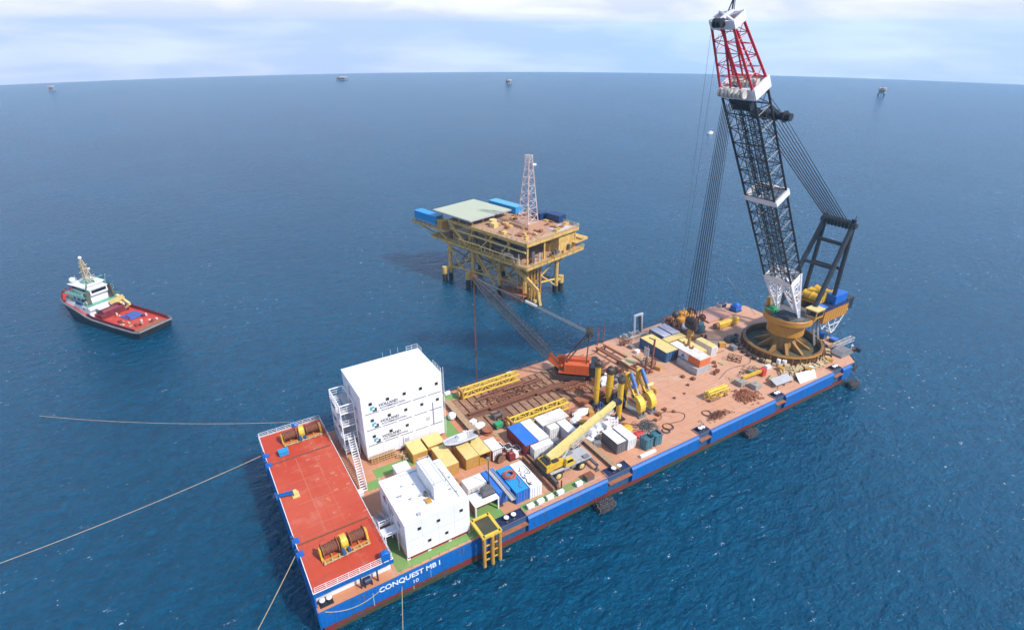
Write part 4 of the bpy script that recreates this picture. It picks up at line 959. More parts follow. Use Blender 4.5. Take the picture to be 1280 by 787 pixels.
# ------------------------------------------------------------------ yellow mobile crane
def truck_crane():
    t = thing('mobile_crane', 'yellow telescopic mobile crane on big tyres with its boom raised over white containers', 'crane', (49.3, 6.3, D))
    m = MB(); m.box(44.2, 54.4, 4.9, 7.7, 6.05, 6.95); m.box(44.0, 54.6, 5.4, 7.2, 5.85, 6.3); m.build('chassis', 'frame_grey', t)
    m = MB(); m.box(48.6, 54.3, 4.5, 8.1, 6.96, 7.1); m.box(44.4, 48.6, 4.4, 5.0, 6.96, 7.08); m.build('deck_plate', 'light_grey', t)
    for x in (46.1, 51.6):
        for y, s in ((4.3, 1), (7.1, -1)):
            m = MB(); c = (x, y + .5, 6.0); m.lathe([(.55, -.5), (.9, -.5), (1.0, -.38), (1.0, .38), (.9, .5), (.55, .5)], c, axis='y', n=24); wh = m.build('wheel', 'black_rubber', t)
            m = MB(); yy = y + .5 - s * .5; m.lathe([(.6, -.02), (.56, .02), (.3, .05), (.28, .14), (.05, .16)] if s < 0 else [(.05, -.16), (.28, -.14), (.3, -.05), (.56, -.02), (.6, .02)], (x, yy, 6.0), axis='y', n=18); m.build('rim', 'yellow_pale', wh)
    m = MB()
    for x, s in ((44.6, 1), (54.0, -1)):
        m.box(x - .25, x + .25, 2.6, 9.8, 6.1, 6.5)
        for y in (2.8, 9.6): m.box(x - .14, x + .14, y - .14, y + .14, D + .1, 6.5); m.box(x - .45, x + .45, y - .45, y + .45, D, D + .12)
    m.pieces('outrigger', 'frame_grey', t)
    m = MB(); m.lathe([(1.2, 6.95), (1.2, 7.3)], (47.2, 6.3, 0), n=20); m.build('slew_ring', 'dark_steel', t)
    m = MB(); m.prism([(44.0, 7.3), (48.9, 7.3), (48.9, 7.7), (47.6, 8.6), (44.6, 8.9), (44.0, 8.3)], 'y', 5.1, 6.0); m.prism([(44.0, 7.3), (48.9, 7.3), (48.9, 7.7), (47.6, 8.6), (44.6, 8.9), (44.0, 8.3)], 'y', 7.1, 8.0)
    m.box(43.7, 45.2, 4.9, 8.1, 7.3, 8.75); m.build('upper_works', 'yellow', t)
    m = MB(); m.box(43.6, 43.69, 5.1, 7.9, 7.5, 8.5); m.box(43.9, 45.0, 5.3, 7.7, 8.76, 8.95); m.box(45.3, 46.6, 5.12, 5.9, 8.9, 9.15); m.tube((46.9, 7.6, 8.6), (46.9, 7.6, 9.6), .1, n=8); m.pieces('engine_grille', 'dark_steel', t)
    m = MB(); m.tube((47.6, 6.06, 8.2), (47.6, 7.04, 8.2), .45, n=14); m.tube((46.2, 6.06, 8.3), (46.2, 7.04, 8.3), .4, n=14); m.pieces('winch_drum', 'frame_grey', t)
    m = MB(); m.box(50.0, 51.4, 7.2, 7.95, 7.1, 7.5); m.box(52.4, 53.6, 4.7, 5.5, 7.1, 7.45); m.box(49.3, 50.2, 4.62, 4.9, 6.2, 6.9); m.box(47.6, 48.9, 4.62, 4.9, 6.2, 6.8); m.pieces('tool_box', 'grey_steel', t)
    m = MB()
    for y in (4.55, 8.05): rails(m, [(50.2, y, 7.1), (54.2, y, 7.1)], h=.6, n=1, step=1.3, r=.03)
    m.pieces('handrail', 'frame_grey', t)
    m = MB(); m.prism([(47.7, 7.35), (49.9, 7.35), (49.9, 8.1), (49.2, 9.0), (47.9, 9.0)], 'y', 4.4, 5.05); cb = m.build('cab', 'yellow_bright', t)
    m = MB(); m.prism([(48.0, 8.2), (49.6, 8.2), (49.1, 8.85), (48.0, 8.85)], 'y', 4.37, 4.398); m.build('window', 'glass_dark', cb)
    A, T = V((45.2, 6.5, 9.0)), V((62.6, 8.7, 14.0)); d = (T - A).normalized()
    b0 = MB(); b0.bar(A, A + d * 9.2, 1.25, 1.5); bm = b0.build('boom', 'boom_yellow', t)
    b0 = MB(); b0.bar(A + d * 9.0, A + d * 14.0, 1.05, 1.25); b0.bar(A + d * 8.9, A + d * 9.4, 1.35, 1.6); b0.build('boom_stage', 'boom_yellow', bm)
    b0 = MB(); b0.bar(A + d * 13.8, T, .85, 1.0); b0.bar(A + d * 13.8, A + d * 14.2, 1.12, 1.35); b0.build('boom_stage', 'boom_yellow', bm)
    s = d.cross(V((0, 0, 1))).normalized(); up = s.cross(d)
    b0 = MB(); q = T + d * .2
    b0.hexa([T - s * .5 - up * .6, T + s * .5 - up * .6, T + s * .5 + up * .6, T - s * .5 + up * .6], [p + d * 1.6 - up * .5 for p in (T - s * .5 - up * .5, T + s * .5 - up * .5, T + s * .5 + up * .5, T - s * .5 + up * .5)])
    for k in (-.4, 0, .3): b0.tube(T + d * 1.3 - up * .7 + s * k, T + d * 1.3 - up * .7 + s * (k + .16), .5, n=12)
    b0.build('boom_head', 'dark_steel', bm)
    b0 = MB(); j0, j1 = A + d * 5 - s * .95 - up * .2, A + d * 16.5 - s * .85 - up * .2
    j0, j1 = A + d * 5 + s * .95 - up * .2, A + d * 16.8 + s * .85 - up * .2
    b0.truss([j0 - up * .4, j0 + s * .5 - up * .4, j0 + s * .5 + up * .4, j0 + up * .4], [j1 - up * .2, j1 + s * .3 - up * .2, j1 + s * .3 + up * .2, j1 + up * .2], 9, .05, .03, 0, x=False, n_c=4); b0.build('fly_jib', 'light_grey', bm)
    b0 = MB(); b0.tube(V((48.6, 6.5, 7.9)), A + d * 6.2 - up * .7, .24, n=10); b0.tube(V((47.6, 6.5, 7.5)), V((48.9, 6.5, 8.0)), .33, n=10); b0.build('lift_cylinder', 'light_grey', t)
    b0 = MB(); b0.tube(T + d * 1.3 - up * 1.1, V((63.6, 8.85, 10.8)), .03, n=4); b0.tube(V((63.6, 8.85, 10.8)), V((63.6, 8.85, 10.1)), .28, n=8); b0.torus((63.6, 8.85, 9.8), (0, 1, 0), .22, .07, n=12, k=6); b0.build('hook', 'dark_steel', t)
truck_crane()

# ------------------------------------------------------------------ stern deck gear
def mooring_winch():
    t = thing('mooring_winch', 'twin drum yellow mooring winch at the far corner of the red stern deck', 'winch', (7.3, 38.3, ZR), 'twin drum winches on the red stern deck')
    cx, cy, z = 7.3, 38.3, ZR
    m = MB()
    for y in (cy - 1.1, cy + 1.1): m.box(cx - 3.8, cx + 3.8, y - .16, y + .16, z, z + .34)
    for k in range(6): m.box(cx - 3.7 + k * 1.45, cx - 3.5 + k * 1.45, cy - 1.3, cy + 1.3, z, z + .3)
    m.build('base_frame', 'ochre', t)
    for s in (-1, 1):
        m = MB(); m.lathe([(.62, -1.15), (.62, 1.15)], (cx + s * 2.15, cy, z + 1.35), axis='x', n=22)
        for k in range(9): m.torus((cx + s * 2.15 - 1.0 + k * .25, cy, z + 1.35), (1, 0, 0), .72, .13, n=20, k=5)
        d = m.build('drum', 'rust', t)
        m = MB()
        for q in (-1.25, 1.15): m.lathe([(1.15, 0), (1.15, .1)], (cx + s * 2.15 + q, cy, z + 1.35), axis='x', n=24)
        m.build('flange', 'rust_orange', d)
        m = MB(); x = cx + s * 3.65; m.prism([(cy - .9, z + .3), (cy + .9, z + .3), (cy + .35, z + 1.9), (cy - .35, z + 1.9)], 'x', x - .16, x + .16); m.build('bearing_stand', 'yellow', t)
    m = MB(); m.box(cx - .55, cx + .55, cy - .9, cy + .9, z + .3, z + 2.1); m.lathe([(1.05, -.42), (1.05, .42)], (cx, cy, z + 1.45), axis='x', n=20); m.build('gearbox', 'yellow_bright', t)
    m = MB(); m.tube((cx - .5, cy - 1.0, z + .8), (cx - .5, cy - 2.0, z + .8), .32, n=12); m.tube((cx + .4, cy - 1.0, z + .7), (cx + .4, cy - 1.8, z + .7), .25, n=12); m.build('motor', 'work_blue', t)
    m = MB()
    for k in range(7): m.box(cx - 3.6 + k * 1.15, cx - 3.4 + k * 1.15, cy - 1.75, cy - 1.35, z + .02, z + .5)
    m.box(cx - 3.7, cx + 3.7, cy - 1.9, cy - 1.75, z + .3, z + .45); m.build('step_rail', 'wood_sand', t)
    return t
w0 = mooring_winch()
dup(w0, (6.2, 6.6, ZR), R(3), 'twin drum yellow mooring winch at the near corner of the red stern deck')

def fairlead(x, y, z, face, label, group='blue fairleads along the stern'):
    t = thing('fairlead', label, 'fairlead', (x, y, z), group)
    m = MB(); m.box(x - .5, x + .6, y - .5, y + .5, z, z + .35); m.box(x - .55, x - .1, y - .5, y - .3, z + .35, z + 1.0); m.box(x - .55, x - .1, y + .3, y + .5, z + .35, z + 1.0); m.build('housing', 'cont_blue', t)
    m = MB(); m.tube((x - .35, y - .28, z + .7), (x - .35, y + .28, z + .7), .3, n=12); m.build('roller', 'dark_steel', t)
    m = MB(); m.bar((x - .45, y, z), (x - .45, y, z - 2.2), .5, .25); m.build('bracket', 'hull_blue', t)
fairlead(-.1, 35.6, ZR, 0, 'blue fairlead on the stern edge holding the long rope that runs far out')
fairlead(-.1, 32.6, ZR, 0, 'blue fairlead on the stern edge at the far rusty cable cover')
fairlead(-.1, 11.7, ZR, 0, 'blue fairlead on the stern edge at the near rusty cable cover')
fairlead(-.1, 8.7, ZR, 0, 'blue fairlead on the stern edge where the short rope drops towards the near water')
fairlead(6.9, 42.5, ZR, 0, 'blue fairlead behind the far winch on the far rail')
def davit():
    t = thing('davit_arm', 'blue davit arm pivoted on a yellow foot at the middle of the stern edge', 'davit', (2.3, 22.3, ZR))
    m = MB(); m.box(1.8, 3.0, 21.5, 23.1, ZR, ZR + .2); m.box(2.1, 2.7, 21.8, 22.8, ZR + .2, ZR + .9); m.build('foot', 'yellow_pale', t)
    m = MB(); m.bar((2.4, 22.0, ZR + .7), (-.9, 23.0, ZR + .6), .24); m.bar((2.4, 22.7, ZR + .7), (-.9, 23.3, ZR + .6), .24); m.bar((.6, 22.5, ZR + .7), (.6, 23.1, ZR + .7), .2); m.bar((-.6, 23.9, ZR + .6), (-.6, 22.2, ZR + .6), .3); m.build('arm', 'hull_blue', t)
    m = MB(); m.tube((-.9, 23.6, ZR + .6), (-.9, 22.6, ZR + .6), .28, n=10); m.build('roller', 'hull_navy', t)
    t = thing('chest', 'bright blue chest on the red deck between the far winch and the stern edge', 'chest', (3, 34.6, ZR))
    m = MB(); m.box(2.2, 3.9, 34.0, 35.2, ZR + .1, ZR + .85); m.build('body', 'sky_blue', t)
    m = MB(); m.box(2.15, 3.95, 33.95, 35.25, ZR + .85, ZR + 1.0); m.box(3.0, 3.15, 33.9, 33.95, ZR + .6, ZR + .9); m.build('lid', 'sky_blue', t)
    m = MB(); m.box(2.3, 2.5, 34, 35.2, ZR, ZR + .1); m.box(3.6, 3.8, 34, 35.2, ZR, ZR + .1); m.build('foot', 'dark_steel', t)
    t = thing('covered_reel', 'blue covered hose reel at the near forward corner of the red stern deck', 'reel', (10.9, 1.0, ZR))
    m = MB(); m.lathe([(.1, -.5), (.72, -.48), (.82, -.36), (.8, .3), (.72, .46), (.1, .5)], (10.9, 1.0, ZR + .95), axis='y', n=9, sm=False); m.box(10.2, 11.6, .55, 1.45, ZR + .1, ZR + .9); m.build('cover', 'hull_blue', t)
    m = MB(); m.box(10.3, 10.5, .5, 1.5, ZR, ZR + 1.1); m.box(11.3, 11.5, .5, 1.5, ZR, ZR + 1.1); m.build('stand', 'cont_blue', t)
    t = thing('mooring_bitt', 'dark double bitt with white caps at the near stern corner of the main deck', 'bitt', (1.3, 1.0, D))
    m = MB(); m.box(.4, 2.4, .5, 1.5, D, D + .15); m.build('base', 'dark_steel', t)
    for x in (.9, 1.9):
        m = MB(); m.lathe([(.32, D + .15), (.32, D + .95)], (x, 1.0, 0), n=14); p = m.build('post', 'dark_steel', t)
        m = MB(); m.lathe([(.42, D + .95), (.42, D + 1.05), (.02, D + 1.1)], (x, 1.0, 0), n=14); m.build('cap', 'stencil_white', p)
    t = thing('hose_drum', 'dark blue hose drum below the raised stern deck at the barge side', 'drum', (7.8, 1.1, D))
    m = MB(); m.tube((7.3, 1.1, D + .7), (8.3, 1.1, D + .7), .6, n=16); m.build('drum', 'hull_navy', t)
    m = MB(); m.box(7.2, 7.32, .5, 1.7, D, D + .8); m.box(8.28, 8.4, .5, 1.7, D, D + .8); m.build('stand', 'dark_steel', t)
davit()

# ------------------------------------------------------------------ containers
def container(x0, x1, y0, y1, z0, h, wall, roof, label, name='shipping_container', cat='container', group=None, door='door', roofm=None, open_end=False, frame=None, inner='dark_steel'):
    t = thing(name, label, cat, ((x0 + x1) / 2, (y0 + y1) / 2, z0), group)
    zb, zt = z0 + .16, z0 + h
    fr = frame or wall
    m = MB()
    if not open_end: corr(m, (x0 + .06, y0 + .08), (x1 - .06, y0 + .08), zb, zt - .1)
    corr(m, (x1 - .08, y0 + .08), (x1 - .08, y1 - .08), zb, zt - .1); corr(m, (x1 - .06, y1 - .08), (x0 + .06, y1 - .08), zb, zt - .1); corr(m, (x0 + .08, y1 - .06), (x0 + .08, y0 + .06), zb, zt - .1)
    if open_end: m.box(x0 + .1, x1 - .1, y0 + .1, y1 - .1, zb, zb + .03, 0)
    m.build('wall', wall, t)
    f = MB()
    for x in (x0, x1 - .14):
        for y in (y0, y1 - .14): f.box(x, x + .14, y, y + .14, z0, zt)
    for y in (y0, y1 - .12):
        f.box(x0 + .14, x1 - .14, y, y + .12, zb - .1, zb + .05); f.box(x0 + .14, x1 - .14, y, y + .12, zt - .14, zt - .002)
    for x in (x0, x1 - .12):
        f.box(x, x + .12, y0 + .14, y1 - .14, zb - .1, zb + .05); f.box(x, x + .12, y0 + .14, y1 - .14, zt - .14, zt - .002)
    f.build('frame', fr, t)
    r = MB(); r.box(x0 + .02, x1 - .02, y0 + .02, y1 - .02, zt, zt + .05)
    along_x = (x1 - x0) > (y1 - y0)
    k = int(((x1 - x0) if along_x else (y1 - y0)) / .55)
    for i in range(k):
        if along_x: q = x0 + .3 + i * .55; r.box(q, q + .22, y0 + .12, y1 - .12, zt + .05, zt + .075)
        else: q = y0 + .3 + i * .55; r.box(x0 + .12, x1 - .12, q, q + .22, zt + .05, zt + .075)
    r.build('roof', roof, t)
    if door and not open_end:
        for s in (0, 1):
            a = x0 + .16 + s * (x1 - x0 - .32) / 2; b = a + (x1 - x0 - .36) / 2
            dd = MB(); dd.box(a, b, y0 - .03, y0 + .04, zb + .07, zt - .16)
            for j in (.3, .6): dd.box(a + .06, b - .06, y0 - .05, y0 - .028, zb + (zt - zb) * j, zb + (zt - zb) * j + .06)
            do = dd.build('door', door if door != 'door' else wall, t)
            lb = MB()
            for q in (.3, .75): lb.tube((a + (b - a) * q, y0 - .07, zb + .12), (a + (b - a) * q, y0 - .07, zt - .2), .03, n=5)
            lb.build('locking_bar', 'light_grey', do)
    return t
H = 2.62
container(33.1, 35.7, 4.7, 11.2, D, H, 'cont_blue', 'roof_blue', 'blue container under the long grey channel, beside the white shelter')
container(35.9, 38.6, 3.2, 10.3, D, H, 'cont_blue', 'sky_blue', 'bright blue container with a coil of red hose on its roof')
container(38.75, 41.3, 3.0, 10.2, D, H, 'white_paint', 'white_paint', 'white container with loose cables on its roof beside the bright blue one')
container(29.1, 32.9, 8.6, 11.2, D, H, 'white_worn', 'white_paint', 'white flat roofed container behind the white open shelter', door='white_worn')
container(28.1, 31.0, 15.9, 22.4, D, H, 'ochre', 'yellow_pale', 'yellow container standing beside the lower white cabin block', group='yellow containers by the white blocks')
container(32.45, 35.25, 15.75, 22.3, D, H, 'ochre', 'yellow_pale', 'closed one of the two joined yellow containers under the rescue boat', group='yellow containers by the white blocks')
container(35.3, 37.85, 15.65, 22.2, D, H, 'ochre', 'yellow_pale', 'open one of the two joined yellow containers, with a dark doorway', group='yellow containers by the white blocks', open_end=True)
container(24.5, 27.6, 22.8, 27.0, D, 2.2, 'ochre', 'yellow_pale', 'low yellow container at the foot of the tall white block', group='yellow containers by the white blocks')
container(28.0, 31.6, 23.4, 27.0, D, 2.2, 'ochre', 'yellow_pale', 'low yellow container behind the rescue boat at the tall white block', group='yellow containers by the white blocks')
container(37.95, 40.3, 15.3, 19.1, D, H, 'cont_red', 'white_worn', 'small red container with a white roof and white doors', door='white_worn')
container(44.3, 47.35, 13.1, 20.3, D, H + .1, 'cont_red', 'roof_blue', 'dark red container with a blue roof')
container(47.45, 50.0, 13.2, 20.3, D, H + .1, 'lilac_grey', 'white_worn', 'pale grey container alongside the dark red one with a blue roof')
container(45.2, 49.7, 11.3, 12.9, D, H, 'white_worn', 'white_paint', 'white low cabin container in front of the dark red container', door=None)
container(51.4, 53.7, 14.9, 19.2, D, 2.7, 'white_worn', 'white_worn', 'white container half under the flat beige canopy')
container(54.0, 56.2, 12.3, 16.6, D, 2.7, 'lilac_grey', 'white_paint', 'white roofed container between the beige canopy and the yellow crane boom')
container(60.2, 62.5, 4.2, 9.0, D, H, 'frame_grey', 'white_paint', 'dark brown sided container with a clean white roof', door='frame_grey')
container(62.9, 65.1, 4.0, 9.0, D, H, 'white_worn', 'white_paint', 'white container next to the dark brown sided one')
# workshop area further forward
container(94.2, 98.3, 24.9, 34.6, D, 2.9, 'work_blue', 'yellow_pale', 'dirty blue workshop container with a wide yellow roof', door='work_blue')
container(98.6, 105.3, 28.9, 31.1, D, 2.9, 'ochre', 'yellow_pale', 'yellow roofed container lying crosswise behind the blue workshop', door=None)
container(102.1, 104.2, 20.8, 28.6, D, 2.9, 'yellow_pale', 'yellow_pale', 'long yellow roofed container behind the orange and white one')
container(106.2, 108.3, 20.8, 26.3, D, 2.9, 'white_worn', 'yellow_pale', 'yellow roofed container with white end, last of the workshop cluster')
container(99.0, 101.8, 24.4, 28.6, D, 2.6, 'cream_white', 'white_worn', 'white roofed container boxed in by the yellow roofed ones')
container(99.8, 102.5, 31.4, 37.0, D, 2.9, 'grey_steel', 'lilac_grey', 'pale grey container behind the workshop on the side towards the white gantry')
container(103.0, 105.7, 31.4, 37.2, D, 2.9, 'grey_steel', 'lilac_grey', 'pale grey container behind the workshop on the side towards the rusty reels')
container(96.3, 101.0, 16.5, 23.2, D, 1.75, 'light_grey', 'light_grey', 'low grey container under the orange and white one', door=None)
def flag_container():
    t = container(97.2, 101.0, 16.8, 23.8, D + 1.85, 2.05, 'orange_plain', 'cream_white', 'container with an orange and white side stacked on a low grey one', door='orange_plain', frame='orange_plain')
    m = MB(); m.box(97.13, 97.17, 20.4, 23.7, D + 2.05, D + 3.75); p = m.build('white_panel', 'cream_white', t)
    m = MB(); m.prism([(21.4, D + 2.4), (22.9, D + 2.4), (22.15, D + 3.5)], 'x', 97.11, 97.128); m.build('triangle_mark', 'roof_blue', p)
flag_container()
def canopy():
    t = thing('canopy', 'flat beige canopy on posts over white containers in the middle of the deck', 'canopy', (53.4, 17.6, D))
    m = MB(); m.box(50.2, 56.9, 15.9, 19.2, 8.45, 8.6); m.build('roof', 'cream_white', t)
    for x in (50.5, 56.6):
        for y in (16.1, 19.0): m = MB(); m.box(x - .1, x + .1, y - .1, y + .1, D, 8.45); m.build('post', 'grey_steel', t)
    t = thing('shelter', 'white open fronted shelter with a generator on its roof', 'shelter', (30.6, 5.6, D))
    m = MB(); m.box(28.1, 32.9, 3.9, 7.2, 7.6, 7.75); m.build('roof', 'white_paint', t)
    m = MB(); m.box(28.2, 32.8, 7.0, 7.15, D, 7.6); m.box(28.2, 28.3, 4.4, 7.0, D, 7.6); m.build('wall', 'rust', t)
    for x in (28.25, 32.75): m = MB(); m.box(x - .12, x + .12, 3.95, 4.2, D, 7.6); m.build('post', 'white_worn', t)
    m = MB(); m.box(29, 32, 5.8, 6.8, D, D + .95); m.build('workbench', 'rust_orange', t)
canopy()
def generator():
    t = thing('generator', 'dark grey generator set standing on the white shelter roof', 'generator', (31.6, 5.7, 7.75))
    m = MB(); m.box(30.4, 32.6, 5.2, 6.5, 7.95, 9.0); m.prism([(30.4, 9.0), (32.6, 9.0), (32.2, 9.3), (30.7, 9.3)], 'y', 5.3, 6.4); m.build('housing', 'frame_grey', t)
    m = MB(); m.box(30.2, 32.8, 5.1, 5.3, 7.75, 7.95); m.box(30.2, 32.8, 6.4, 6.6, 7.75, 7.95); m.build('skid', 'dark_steel', t)
    m = MB(); m.tube((32.2, 6.1, 9.2), (32.2, 6.1, 10.1), .09, n=8); m.build('exhaust', 'rust', t)
    t = thing('floodlight_mast', 'thin dark mast behind the generator on the white shelter', 'mast', (32.4, 7.6, D))
    m = MB(); m.tube((32.98, 7.9, D), (32.98, 7.9, 13.4), .08, n=6); m.build('pole', 'dark_steel', t)
    m = MB(); m.box(32.7, 33.25, 7.7, 8.1, 13.2, 13.7); m.build('lamp_head', 'grey_steel', t)
    t = thing('steel_channel', 'long pale grey steel channel lying across the blue container roofs', 'steel beam', (34.6, 6.5, 7.8))
    m = MB(); m.box(34.2, 35.1, 2.0, 11.0, 7.77, 7.85); m.box(34.2, 34.28, 2.0, 11.0, 7.85, 8.1); m.box(35.02, 35.1, 2.0, 11.0, 7.85, 8.1); m.build('channel', 'light_grey', t)
    t = thing('hose_coil', 'coil of red hose lying on the bright blue container roof', 'hose', (37.2, 7.7, 7.8))
    m = MB()
    for k, rr in enumerate((1.25, 1.1, .95, 1.18, 1.02, .85, .7)): m.torus((37.2 + random.uniform(-.08, .08), 7.7 + random.uniform(-.08, .08), 7.88 + .13 * (k // 2)), (0, .02 * k, 1), rr, .085, n=26, k=6)
    m.build('coil', 'hose_red', t)
    m = MB(); m.path([(38.2, 6.6, 7.85), (38.0, 5.2, 7.85), (37.3, 4.4, 7.85), (37.6, 3.8, 7.85)], .06, 6); m.build('tail', 'hose_red', t)
    o = MB()
    for i in range(7):
        x, y = random.uniform(39, 40.8), random.uniform(4, 9.6); pts = [(x, y, 7.82)]
        for k in range(6): x = min(41, max(39, x + random.uniform(-.8, .8))); y = min(9.9, max(3.4, y + random.uniform(-1.2, .8))); pts.append((x, y, 7.84))
        o.path(pts, .035, 5)
    tag(o.build('cable_tangle', 'dark_steel', None, (39.9, 6.6, 7.8)), 'loose black cables strewn over the white container roof', 'cable')
mat('hose_red', (0.42, 0.11, 0.06), 0.6, dirt=0.4, dcol=(0.25, 0.1, 0.06))
generator()

def rescue_boat():
    t = thing('rescue_boat', 'small grey rescue boat in its cradle on top of the yellow containers', 'boat', (33.8, 20.6, 7.75))
    cx, cy, z = 33.8, 20.7, 7.9; st = []
    for x, wd, dk, kl in ((-3.6, .35, 1.25, .75), (-3.0, .75, 1.15, .35), (-1.8, 1.1, 1.05, .1), (0, 1.2, 1.0, .02), (2.2, 1.15, 1.0, .05), (3.3, 1.05, 1.0, .1)): st.append((x, wd, dk, kl))
    m = MB(); vs = []; fs = []
    for x, wd, dk, kl in st: vs += [(cx + x, cy - wd, z + dk), (cx + x, cy - wd * .75, z + (dk + kl) / 2 - .1), (cx + x, cy, z + kl), (cx + x, cy + wd * .75, z + (dk + kl) / 2 - .1), (cx + x, cy + wd, z + dk)]
    for i in range(len(st) - 1):
        for j in range(4): a = i * 5 + j; fs.append((a, a + 1, a + 6, a + 5))
    fs.append((25, 26, 27, 28, 29)); m.add(vs, fs, 0, True); m.build('hull', 'frame_grey', t)
    m = MB(); m.add([vs[i * 5] for i in range(6)] + [vs[i * 5 + 4] for i in range(6)], [(i, i + 1, i + 7, i + 6) for i in range(5)], 0); m.build('deck', 'light_grey', t)
    m = MB()
    for s in (0, 4): m.path([(vs[i * 5 + s][0], vs[i * 5 + s][1], vs[i * 5 + s][2] + .1) for i in range(6)], .2, 8)
    m.build('fender_tube', 'lilac_grey', t)
    m = MB(); m.box(cx - .4, cx + 1.3, cy - .5, cy + .5, z + 1.0, z + 1.75); m.prism([(cx - .9, z + 1.0), (cx - .4, z + 1.0), (cx - .4, z + 1.7)], 'y', cy - .45, cy + .45); m.build('console', 'white_paint', t)
    m = MB()
    for y in (-.6, .6): m.path([(cx + 1.6, cy + y, z + 1), (cx + 1.6, cy + y * .9, z + 2.1)], .06, 5)
    m.tube((cx + 1.6, cy - .54, z + 2.1), (cx + 1.6, cy + .54, z + 2.1), .06, n=5); m.build('arch', 'white_paint', t)
    m = MB(); m.box(cx + 3.2, cx + 3.7, cy - .25, cy + .25, z + .5, z + 1.5); m.build('outboard_motor', 'dark_steel', t)
    m = MB()
    for x in (-1.9, 1.7): m.box(cx + x - .12, cx + x + .12, cy - 1.0, cy + 1.0, 7.77, z + .22)
    m.build('cradle', 'rust', t)
rescue_boat()

# ------------------------------------------------------------------ yellow boat-landing frame over the side
def landing_frame():
    t = thing('boat_landing', 'yellow boat landing frame hung over the barge side with a dark grating on top', 'boat landing', (28, .2, D))
    m = MB()
    for a, b in (((26.4, -2.0), (29.6, -2.0)), ((26.4, 2.1), (29.6, 2.1))): m.bar((a[0], a[1], 7), (b[0], b[1], 7), .5, .45)
    for x in (26.4, 29.6): m.bar((x, -2.2, 7), (x, 2.3, 7), .5, .45)
    m.build('top_frame', 'yellow_bright', t)
    m = MB(); m.box(26.7, 29.3, -1.7, 1.8, 6.98, 7.06)
    for k in range(12): m.box(26.8 + k * .21, 26.86 + k * .21, -1.7, 1.8, 7.06, 7.12)
    m.build('grating', 'olive_floor', t)
    for x, y in ((26.4, 2.1), (29.6, 2.1)): m = MB(); m.box(x - .2, x + .2, y - .2, y + .2, D, 6.8); m.build('leg', 'yellow', t)
    for x, y in ((26.5, -2.0), (28.0, -2.15), (29.5, -2.0)): m = MB(); m.tube((x, y, .35), (x, y, 6.8), .32, n=12); m.build('fender_post', 'ochre', t)
    for x in (26.9, 29.1): m = MB(); m.tube((x, -1.0, 1.2), (x, -1.0, 6.8), .24, n=10); m.build('fender_post', 'ochre', t)
    m = MB()
    for z in (1.6, 3.2, 4.8): m.bar((26.5, -1.9, z), (29.5, -1.9, z), .18); m.bar((26.9, -.95, z), (26.5, -1.9, z), .18); m.bar((29.1, -.95, z), (29.5, -1.9, z), .18)
    m.build('rung', 'yellow', t)
landing_frame()

# white boxes along the near edge
def edge_box():
    t = thing('deck_box', 'white box along the green walkway at the barge edge', 'box', (37.7, 1.15, D), 'white boxes along the near edge walkway')
    m = MB(); m.box(37.05, 38.35, .85, 1.5, D + .16, D + .75); m.build('body', 'white_paint', t)
    m = MB(); m.box(37.0, 38.4, .8, 1.55, D + .75, D + .83); m.build('lid', 'white_paint', t)
    m = MB(); m.box(37.2, 37.35, .85, 1.5, D, D + .16); m.box(38.05, 38.2, .85, 1.5, D, D + .16); m.build('foot', 'grey_steel', t)
    return t
eb = edge_box()
for x in (39.85, 41.9, 44.2, 48.5): dup(eb, (x, 1.15, D), R(random.uniform(-3, 3)))
eb2 = dup(eb, (40.6, 41.0, D), 0, 'white box at the far deck rail beside the yellow lattice frame', 'white boxes at the far rail')
dup(eb, (38.6, 41.0, D), 0, 'white box at the far deck rail close to the tall white block', 'white boxes at the far rail')
dup(eb, (57.3, 40.8, D), 0, 'white box at the far deck rail ahead of the yellow lattice frame', 'white boxes at the far rail')

